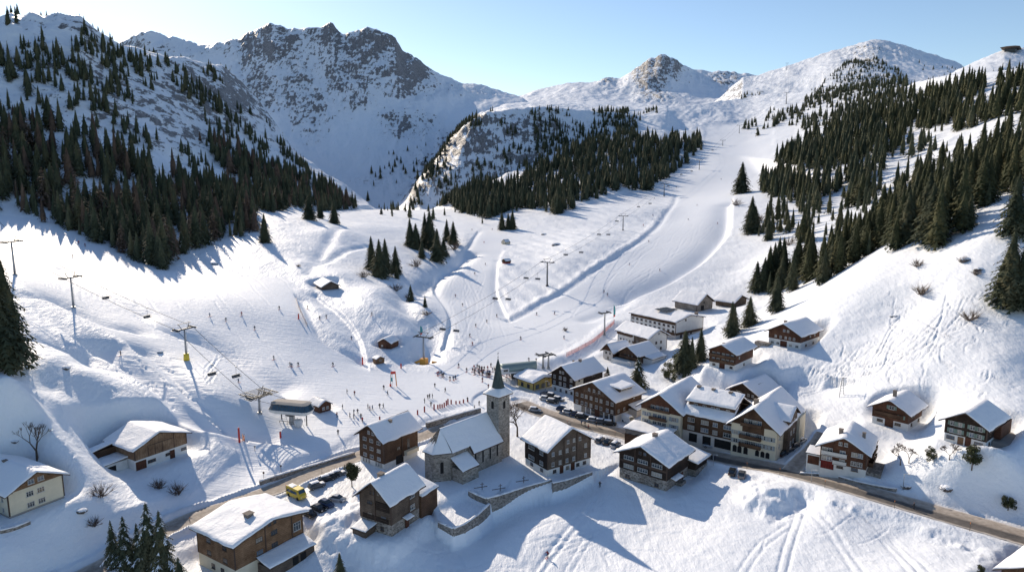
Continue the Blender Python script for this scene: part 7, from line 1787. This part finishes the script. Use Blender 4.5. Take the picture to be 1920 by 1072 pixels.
    for y in (-1.12, 1.12): b.box(-2.5, 1.7, y - .02, y + .02, 1.35, 2.1)
    b.loft([[(2.06, -.9, 2.45), (2.06, .9, 2.45), (2.5, .92, 1.72), (2.5, -.92, 1.72)], [(2.14, -.9, 2.48), (2.14, .9, 2.48), (2.58, .92, 1.75), (2.58, -.92, 1.75)]], smooth=False); b.build('windows', M_GLASSB, o)
    for x in (-1.8, 1.9):
        for y in (-1.0, 1.0): b = MB(); b.tube((x, y - .14, .42), (x, y + .14, .42), .45, .45, 14); b.build('wheel', M_TYRE, o)
    for y in (-.7, .7): b = MB(); b.box(2.95, 3.02, y - .15, y + .15, .75, .95); b.build('headlight', M_LAMPG, o)
    snow_slab(-2.6, -.4, -.8, .8, lambda x, y: 2.66, .12, 3, 8, 6, .02).build('snow_cover', M_SNOW, o)
    # white delivery van
    p = hit(1178, 792); p.z = float(gz(p.x, p.y)); o = thing('delivery_van', 'snow-covered white van at the right corner of the lettered hotel', 'van', p, R(-60))
    b = MB(); b.loft([sec(-2.5, .45, 2.2, .95, .8), sec(-2.4, .35, 2.35, 1.0, .88), sec(1.3, .35, 2.35, 1.0, .88), sec(1.9, .35, 1.5, .98, .9), sec(2.5, .4, 1.2, .9, .8)], smooth=False); b.build('body', CARP['white'], o)
    b = MB(); b.loft([[(1.36, -.8, 2.15), (1.36, .8, 2.15), (1.9, .84, 1.48), (1.9, -.84, 1.48)], [(1.44, -.8, 2.18), (1.44, .8, 2.18), (1.98, .84, 1.51), (1.98, -.84, 1.51)]], smooth=False); b.build('windscreen', M_GLASS, o)
    for x in (-1.6, 1.5):
        for y in (-.9, .9): b = MB(); b.tube((x, y - .12, .36), (x, y + .12, .36), .37, .37, 12); b.build('wheel', M_TYRE, o)
    snow_slab(-2.3, 1.2, -.82, .82, lambda x, y: 2.36, .28, 5, 8, 6, .03).build('snow_cover', M_SNOW, o)

# ------------------------------------------------------------------ walls, posts, netting, flags, poles
def stone_wall(name, pts, hgt, label, thick=.6, snow=True, m=None, grow=0):
    b = MB()
    for i in range(len(pts) - 1):
        a, c = Vector(pts[i]), Vector(pts[i + 1]); t = (c - a); t.z = 0; t.normalize(); n = Vector((-t.y, t.x, 0)) * thick / 2; e = t * .12
        b.loft([[a - n - e + Vector((0, 0, -hgt)), c - n + e + Vector((0, 0, -hgt)), c + n + e + Vector((0, 0, -hgt)), a + n - e + Vector((0, 0, -hgt))], [a - n - e, c - n + e, c + n + e, a + n - e]], smooth=False)
    o = b.build(name, m or M_STONE); tag(o, label, 'wall')
    if snow:
        s = MB()
        for i in range(len(pts) - 1):
            a, c = Vector(pts[i]), Vector(pts[i + 1]); t = (c - a); t.z = 0; t.normalize(); n = Vector((-t.y, t.x, 0)); N = max(2, int((c - a).length / 1.2)); rr = random.Random(i)
            rings = []
            for k in range(N + 1):
                q = a.lerp(c, k / N); w = thick * .5 * rr.uniform(.95, 1.25); hh = .28 * rr.uniform(.7, 1.3); rings.append([q - n * w + Vector((0, 0, .01)), q - n * w * .8 + Vector((0, 0, hh * .8)), q + Vector((0, 0, hh)), q + n * w * .8 + Vector((0, 0, hh * .8)), q + n * w + Vector((0, 0, .01))])
            s.loft(rings, smooth=True)
        s.build('snow_cap', M_SNOW, o)
    return o
WALL1 = WALL2 = WALL3 = None
def terraces():
    """churchyard terrace and the level ground behind its walls"""
    global WALL1, WALL2, WALL3
    WALL1 = [onz(u, v, .5) for u, v in ((880,920),(896,928),(912,934),(940,927),(985,912),(1033,899))]
    WALL2 = [onz(u, v, .7) for u, v in ((1036,905),(1060,900),(1085,892),(1109,884))]
    WALL3 = [onz(u, v, -.6) for u, v in ((823,978),(838,985),(850,990),(870,982),(895,965),(917,944))]
    pad(WALL1 + [onz(u, v, 0) for u, v in ((1026,893),(960,866),(885,893),(862,910))], .1, -.2, .8)
    def drop(P, amp, w):
        sl, d, par, sd = seg_dist(P, w * 4); m = np.where(sd < 0, 1, 0); H[sl] -= amp * m * sstep(.3, 1.2, d) * np.exp(-(np.maximum(d - 1.2, 0) / w) ** 2)
    drop(WALL1, 2.6, 8); drop(WALL2, 2.0, 7); drop(WALL3, 2.2, 8)
    pad(WALL2 + [onz(u, v, 0) for u, v in ((1112,872),(1030,893))], .3, -.2, .8)
    pad(WALL3 + [onz(u, v, -1) for u, v in ((880,922),(835,935),(812,955))], -.9, -.2, .8)
def post(u, v, hp, label, m, w=.45, name='marker_post', cat='post', flat=False, group=None):
    p = ground_pt(u, v); h = hp / F * p.y * 1.05; o = thing(name, label, cat, p, random.uniform(-.5, .5), group)
    b = MB(); b.loft([[(x * w, y * w, -.2) for x, y in CIRC], [(x * w, y * w, h * .96) for x, y in CIRC], [(x * w * .7, y * w * .7, h) for x, y in CIRC]]); b.build('pad', m, o)
    b = MB(); b.tube((0, 0, h), (0, 0, h * 1.05 + .1), .04, .04, 5); b.build('pole_tip', M_METAL, o)
    return o
def small_things():
    stone_wall('retaining_wall', WALL1, 4.5, 'long rubble retaining wall of the churchyard terrace')
    stone_wall('retaining_wall', WALL2, 4.0, 'lower rubble wall below the grey timber house')
    stone_wall('retaining_wall', WALL3, 4.0, 'V-shaped rubble wall in front of the weathered chalet')
    W4 = [ground_pt(u, v) + Vector((0, 0, .8)) for u, v in ((488,907),(515,897),(545,888),(575,880),(605,871),(640,860),(664,853))]
    stone_wall('roadside_wall', W4, 2.0, 'low dark rubble wall above the lower road', .7, m=M_STONE)
    W5 = [ground_pt(u, v) + Vector((0, 0, 1.0)) for u, v in ((668,826),(640,836),(606,850))]
    stone_wall('bank_wall', [ground_pt(u, v) + Vector((0, 0, 1.4)) for u, v in ((800,800),(835,790),(870,780),(900,772))], 2.5, 'brown wall behind the church roof', .8, m=M_STONE)
    stone_wall('garden_wall', [ground_pt(u, v) + Vector((0, 0, .6)) for u, v in ((1500,902-12),(1000+560,893),(1600,905),(1640,914),(1680,921))], 1.5, 'low snow-capped wall in front of the dark red chalet', .5)
    stone_wall('track_wall', [ground_pt(u, v) + Vector((0, 0, .5)) for u, v in ((0,998),(28,990),(55,982))], 1.2, 'short dark wall beside the track at the left edge', .6)
    # wooden crosses and rails in the churchyard
    for u, v, lab in ((904,917,'left wooden rail with an upright post in the churchyard'), (938,920,'middle wooden rail with an upright post in the churchyard'), (982,905,'cross-shaped rail group at the right of the churchyard')):
        p = onz(u, v, .1); o = thing('grave_rail', lab, 'rail', p, .35); b = MB(); b.box(-.07, .07, -.07, .07, 0, 1.9); b.build('post', M_TRIM, o); b = MB(); b.box(-2.2, 1.4, -.05, .05, .6, .75); b.box(-.5, .5, -.05, .05, 1.4, 1.5); b.build('rail', M_TRIM, o)
    # red pads
    for u, v, hp, lab in ((449,829,29,'tall red padded post beside the netting, left of the station'),(526,820,12,'short red padded post in front of the left station'),(680,683,14,'red padded post left of the kiosk'),(752,690,9,'red padded post below the creek'),(560,598,10,'small red post on the left run')):
        post(u, v, hp, lab, M_REDD, .28)
    for i, (u, v, hp) in enumerate([(712,786,6),(783,777,9),(796,772,11),(814,768,11),(821,766,8),(825,765,8),(829,764,7),(833,763,9),(837,760,10),(840,758,11),(846,757,8),(855,757,6),(862,756,5),(869,755,7),(877,753,5)]):
        post(u, v, hp, 'red padded barrier post in the row along the lower edge of the snow field' if i > 1 else ('red padded post behind the ridge of the brown chalet', 'red padded post right of the brown chalet ridge')[i], M_DRED, .24, 'barrier_post', group='red barrier posts' if i > 1 else None)
    # starting gate
    p = ground_pt(738, 724); o = thing('start_gate', 'tall red, white and yellow inflatable gate on the nursery run', 'gate', p, .3)
    h = 30 / F * p.y; b = MB(); b.beam((-1.1, 0, 0), (-.8, 0, h), .35); b.beam((-.3, .2, 0), (-.3, .2, h), .12); b.build('frame', M_FRAME, o)
    b = MB(); b.beam((1.1, 0, 0), (.7, 0, h), .3); b.build('side_tube', M_ORANGE, o); b = MB(); b.box(-.95, .85, -.25, .25, h - .9, h); b.build('crossbar', M_REDD, o); b = MB(); b.box(-.9, -.3, -.2, .2, h * .35, h * .6); b.build('banner', M_TEAL, o); b = MB(); b.box(-1.4, -.8, -.3, .3, 0, 1.0); b.build('foot_pad', M_REDD, o)
    # netting
    def net(P, h, label, m):
        pts = smoothline([ground_pt(u, v) for u, v in P], 4); o = thing('safety_net', label, 'netting', pts[0]); b = MB(); n = MB(); o0 = pts[0]
        for i, q in enumerate(pts): q = Vector((q.x, q.y, float(gz(q.x, q.y)))); pts[i] = q
        for i in range(0, len(pts), 2): q = pts[i] - o0; b.tube(q, q + Vector((0, 0, h + .2)), .05, .05, 5)
        for i in range(len(pts) - 1):
            a, c = pts[i] - o0, pts[i + 1] - o0
            for k in range(9): z = .1 + h * k / 9; n.beam(a + Vector((0, 0, z)), c + Vector((0, 0, z)), .04, .09)
        b.build('posts', M_DSTEEL, o); n.build('net', m, o)
    net([(1062,668),(1085,657),(1110,643),(1135,622),(1152,605)], 1.8, 'red safety netting along the run above the village', M_NETR)
    net([(555,560),(560,578),(568,595),(576,612)], 1.5, 'thin pale netting on the left run', M_NETG)
    net([(455,828),(459,827)], 2.2, 'small orange netting panel beside the tall red post', M_ORANGE)
    # feather flags
    for u, v, hp, lab, m in ((1150,600,30,'tall teal feather flag at the top of the red netting', M_TEAL), (788,632,22,'small multicoloured feather flag behind the stout tower', M_TEAL)):
        p = ground_pt(u, v); h = hp / F * p.y; o = thing('feather_flag', lab, 'flag', p, .4); b = MB(); b.tube((0, 0, 0), (0, 0, h), .05, .03, 6); b.build('pole', M_METAL, o)
        b = MB(); b.quad([(.03, 0, h * .3), (1.1, .05, h * .35), (1.2, .12, h * .6), (.8, .06, h * .88), (.03, 0, h)]); b.build('banner', m, o)
        b = MB(); b.quad([(.05, -.03, h * .2), (.9, -.02, h * .22), (1.0, -.02, h * .34), (.05, -.03, h * .32)]); b.build('foot_stripe', M_REDD, o)
    # street lamps, poles and pylon
    for u, v, hp, lab in ((1521,904,26,'white street lamp at the junction before the dark red chalet'),(1693,918,32,'thin white pole on the bank beside the bare trees'),(1337,872,22,'lamp post by the lay-by of the two cars'),(1022,705+30,22,'thin post beside the street at the bend')):
        p = ground_pt(u, v); h = hp / F * p.y * 1.05; o = thing('street_lamp', lab, 'lamp post', p, -.6); b = MB(); b.tube((0, 0, -.2), (0, 0, h), .09, .06, 8); b.build('pole', M_METAL, o); b = MB(); b.beam((0, 0, h - .05), (.9, 0, h + .1), .08); b.box(.7, 1.2, -.12, .12, h, h + .12); b.build('lamp_head', M_FRAME, o)
    for u, v, hp, lab in ((495,900,18,'left wooden snow pole above the lower road'),(527,888-4,14,'right wooden snow pole above the lower road'),(478,845,10,'thin piste pole beside the short red post'),(500,955,20,'dark signpost at the edge of the car park')):
        p = ground_pt(u, v); h = hp / F * p.y * 1.05; o = thing('snow_pole', lab, 'pole', p, 0); b = MB(); b.tube((0, 0, -.2), (0, 0, h), .07, .05, 6); b.build('pole', M_TRIM, o); b = MB(); b.box(-.25, .25, -.04, .04, h * .75, h * .95); b.build('marker_plate', M_TRIM, o)
    p = ground_pt(1578, 742); h = 38 / F * p.y; o = thing('power_pylon', 'slim A-frame power mast on the right-hand snowfield', 'pylon', p, .2)
    b = MB()
    for s in (-1, 1): b.beam((s * .8, 0, -.3), (s * .18, 0, h), .14)
    for k in range(6): z = h * (k + 1) / 7; w = .8 - .62 * z / h; b.beam((-w, 0, z), (w, 0, z), .08)
    b.build('mast', M_METAL, o); b = MB(); b.beam((-1.3, 0, h * .95), (1.3, 0, h * .95), .14); b.build('crossarm', M_METAL, o)
    for i in range(16):                                       # orange-tipped snow stakes along the roads
        P = ROAD1 if i < 10 else ROAD2; q = P[int(len(P) * ((i + .5) / 10 if i < 10 else (i - 9.5) / 6.2 * .7 + .12))]; k = P.index(q); t = (P[k + 1] - q).normalized() if k + 1 < len(P) else Vector((1, 0, 0))
        w = q + Vector((t.y, -t.x, 0)) * (5.0 if i < 10 else 4.4); w.z = float(gz(w.x, w.y)); o = thing('snow_stake', 'thin wooden snow stake along the near edge of the %s' % ('village road' if i < 10 else 'lower road'), 'stake', w, 0, 'snow stakes along the %s' % ('village road' if i < 10 else 'lower road'))
        b = MB(); b.tube((0, 0, -.3), (0, 0, 2.0), .05, .04, 6); b.build('pole', M_BARK, o); b = MB(); b.tube((0, 0, 1.6), (0, 0, 2.0), .055, .045, 6); b.build('tip', M_ORANGE, o)
    # boulders under snow, rocks
    for i, (u, v, w, lab) in enumerate([(1043,459,4.0,'snow-capped grey boulder on the rim of the rippled slope'),(1020,440,3.0,'pointed boulder behind the rim of the rippled slope'),(1810,488,2.2,'dark boulder high on the right snowfield'),(1835,505,1.8,'second dark boulder on the right snowfield'),(1440,445,3.0,'dark rock on the knoll beside the run'),(1470,432,3.4,'broad rock face on the knoll'),(1500,435,2.6,'small rock on the right of the knoll'),(402,495,2.2,'flat dark boulder under the left forest'),(1680,592,.9,'small stone on the right snowfield'),(1672,593,.8,'small stone beside the other on the snowfield'),(28,836,1.0,'dark stone poking from the shaded snow at the left'),(152,958,1.4,'round snow-capped stone below the white house'),(1700,912,1.4,'brown rock among the hummocks at the right'),(1775,915,1.6,'dark rock half buried at the right edge'),(300,660,1.2,'small rock on the cat track'),(122,690,1.5,'dark rock in the lumpy snow at the left')]):
        p = ground_pt(u, v); r = random.Random(i); w *= .72; bm = bmesh.new(); bmesh.ops.create_icosphere(bm, subdivisions=3, radius=w)
        for vv in bm.verts: c = vv.co; f = 1 + .35 * float(fbm(np.array(c.x + i * 9 + c.z), np.array(c.y - c.z), w * .9, 3)); vv.co = Vector((c.x * f * 1.2, c.y * f, c.z * f * .6))
        me = bpy.data.meshes.new('boulder'); bm.to_mesh(me); bm.free(); me.materials.append(M_ROCKS); o = mobj('boulder', me, None, (p.x, p.y, p.z)); tag(o, lab, 'boulder')
M_DRED = mat('dark_red_pad', (.30, .03, .03), .6); M_TEAL = mat('teal_cloth', (.06, .30, .32), .7); M_NETR = mat('red_netting', (.62, .22, .20), .8); M_NETG = mat('pale_netting', (.55, .5, .5), .8)
def rocksnow():
    m = mat('snowy_rock', (.1, .09, .085), .9); t = NT(m); geo = t.add('ShaderNodeNewGeometry'); sp = t.add('ShaderNodeSeparateXYZ'); t.ln(geo.outputs['Normal'], sp.inputs[0])
    k = t.math('ADD', sp.outputs[2], t.math('MULTIPLY', t.math('SUBTRACT', t.noise(1.2, 4), .5), .7)); c = t.ramp(t.noise(1.0, 5, .7), [(.35, (.06, .052, .048)), (.65, (.2, .17, .15))])
    t.color(t.mix(t.ramp(k, [(.45, (0, 0, 0)), (.6, (1, 1, 1))]), c, SNOW)); t.normal(t.bump(t.noise(2, 5, .7), .8, .3)); return m
M_ROCKS = rocksnow()
terraces()
buildings()
def cap_near(P, w, up=.15, fade=8):
    """keep the ground on the camera side of a road from standing above it"""
    sl, d, par, sd = seg_dist(P, w + fade + 2); Z = np.array([p[2] for p in P]); z = np.interp(par, np.arange(len(Z)), Z)
    lim = z + up + .05 * np.maximum(d - w, 0) + 6 * sstep(w + fade * .4, w + fade, d)
    m = (sd < 0); Hn = np.where(m, np.minimum(H[sl], lim), H[sl]); H[sl] = Hn
cap_near(ROAD1, 13)
flatten(LANE, 2.4, 2.5, .12, .25); flatten(ROAD1, 4.1, 2.2, .12, .28); flatten(ROAD2, 3.4, 1.2, .12, .0)
S = (H - HC) / YY
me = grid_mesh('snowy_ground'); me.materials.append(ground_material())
og = bpy.data.objects.new('snowy_ground', me); COL.objects.link(og); og['kind'] = 'structure'
sheet_strip('road', ROAD1, 3.9, .05, road_material('village_road', True), .04, 1)
sheet_strip('lower_road', ROAD2, 3.2, .05, road_material('lower_road', False), .04, 2)
sheet_strip('side_lane', LANE, 2.3, .08, road_material('lane', False), .04, 2)
forest(); single_trees(); small_plants()
lifts(); stations(); people(); vehicles(); small_things()
make_world()
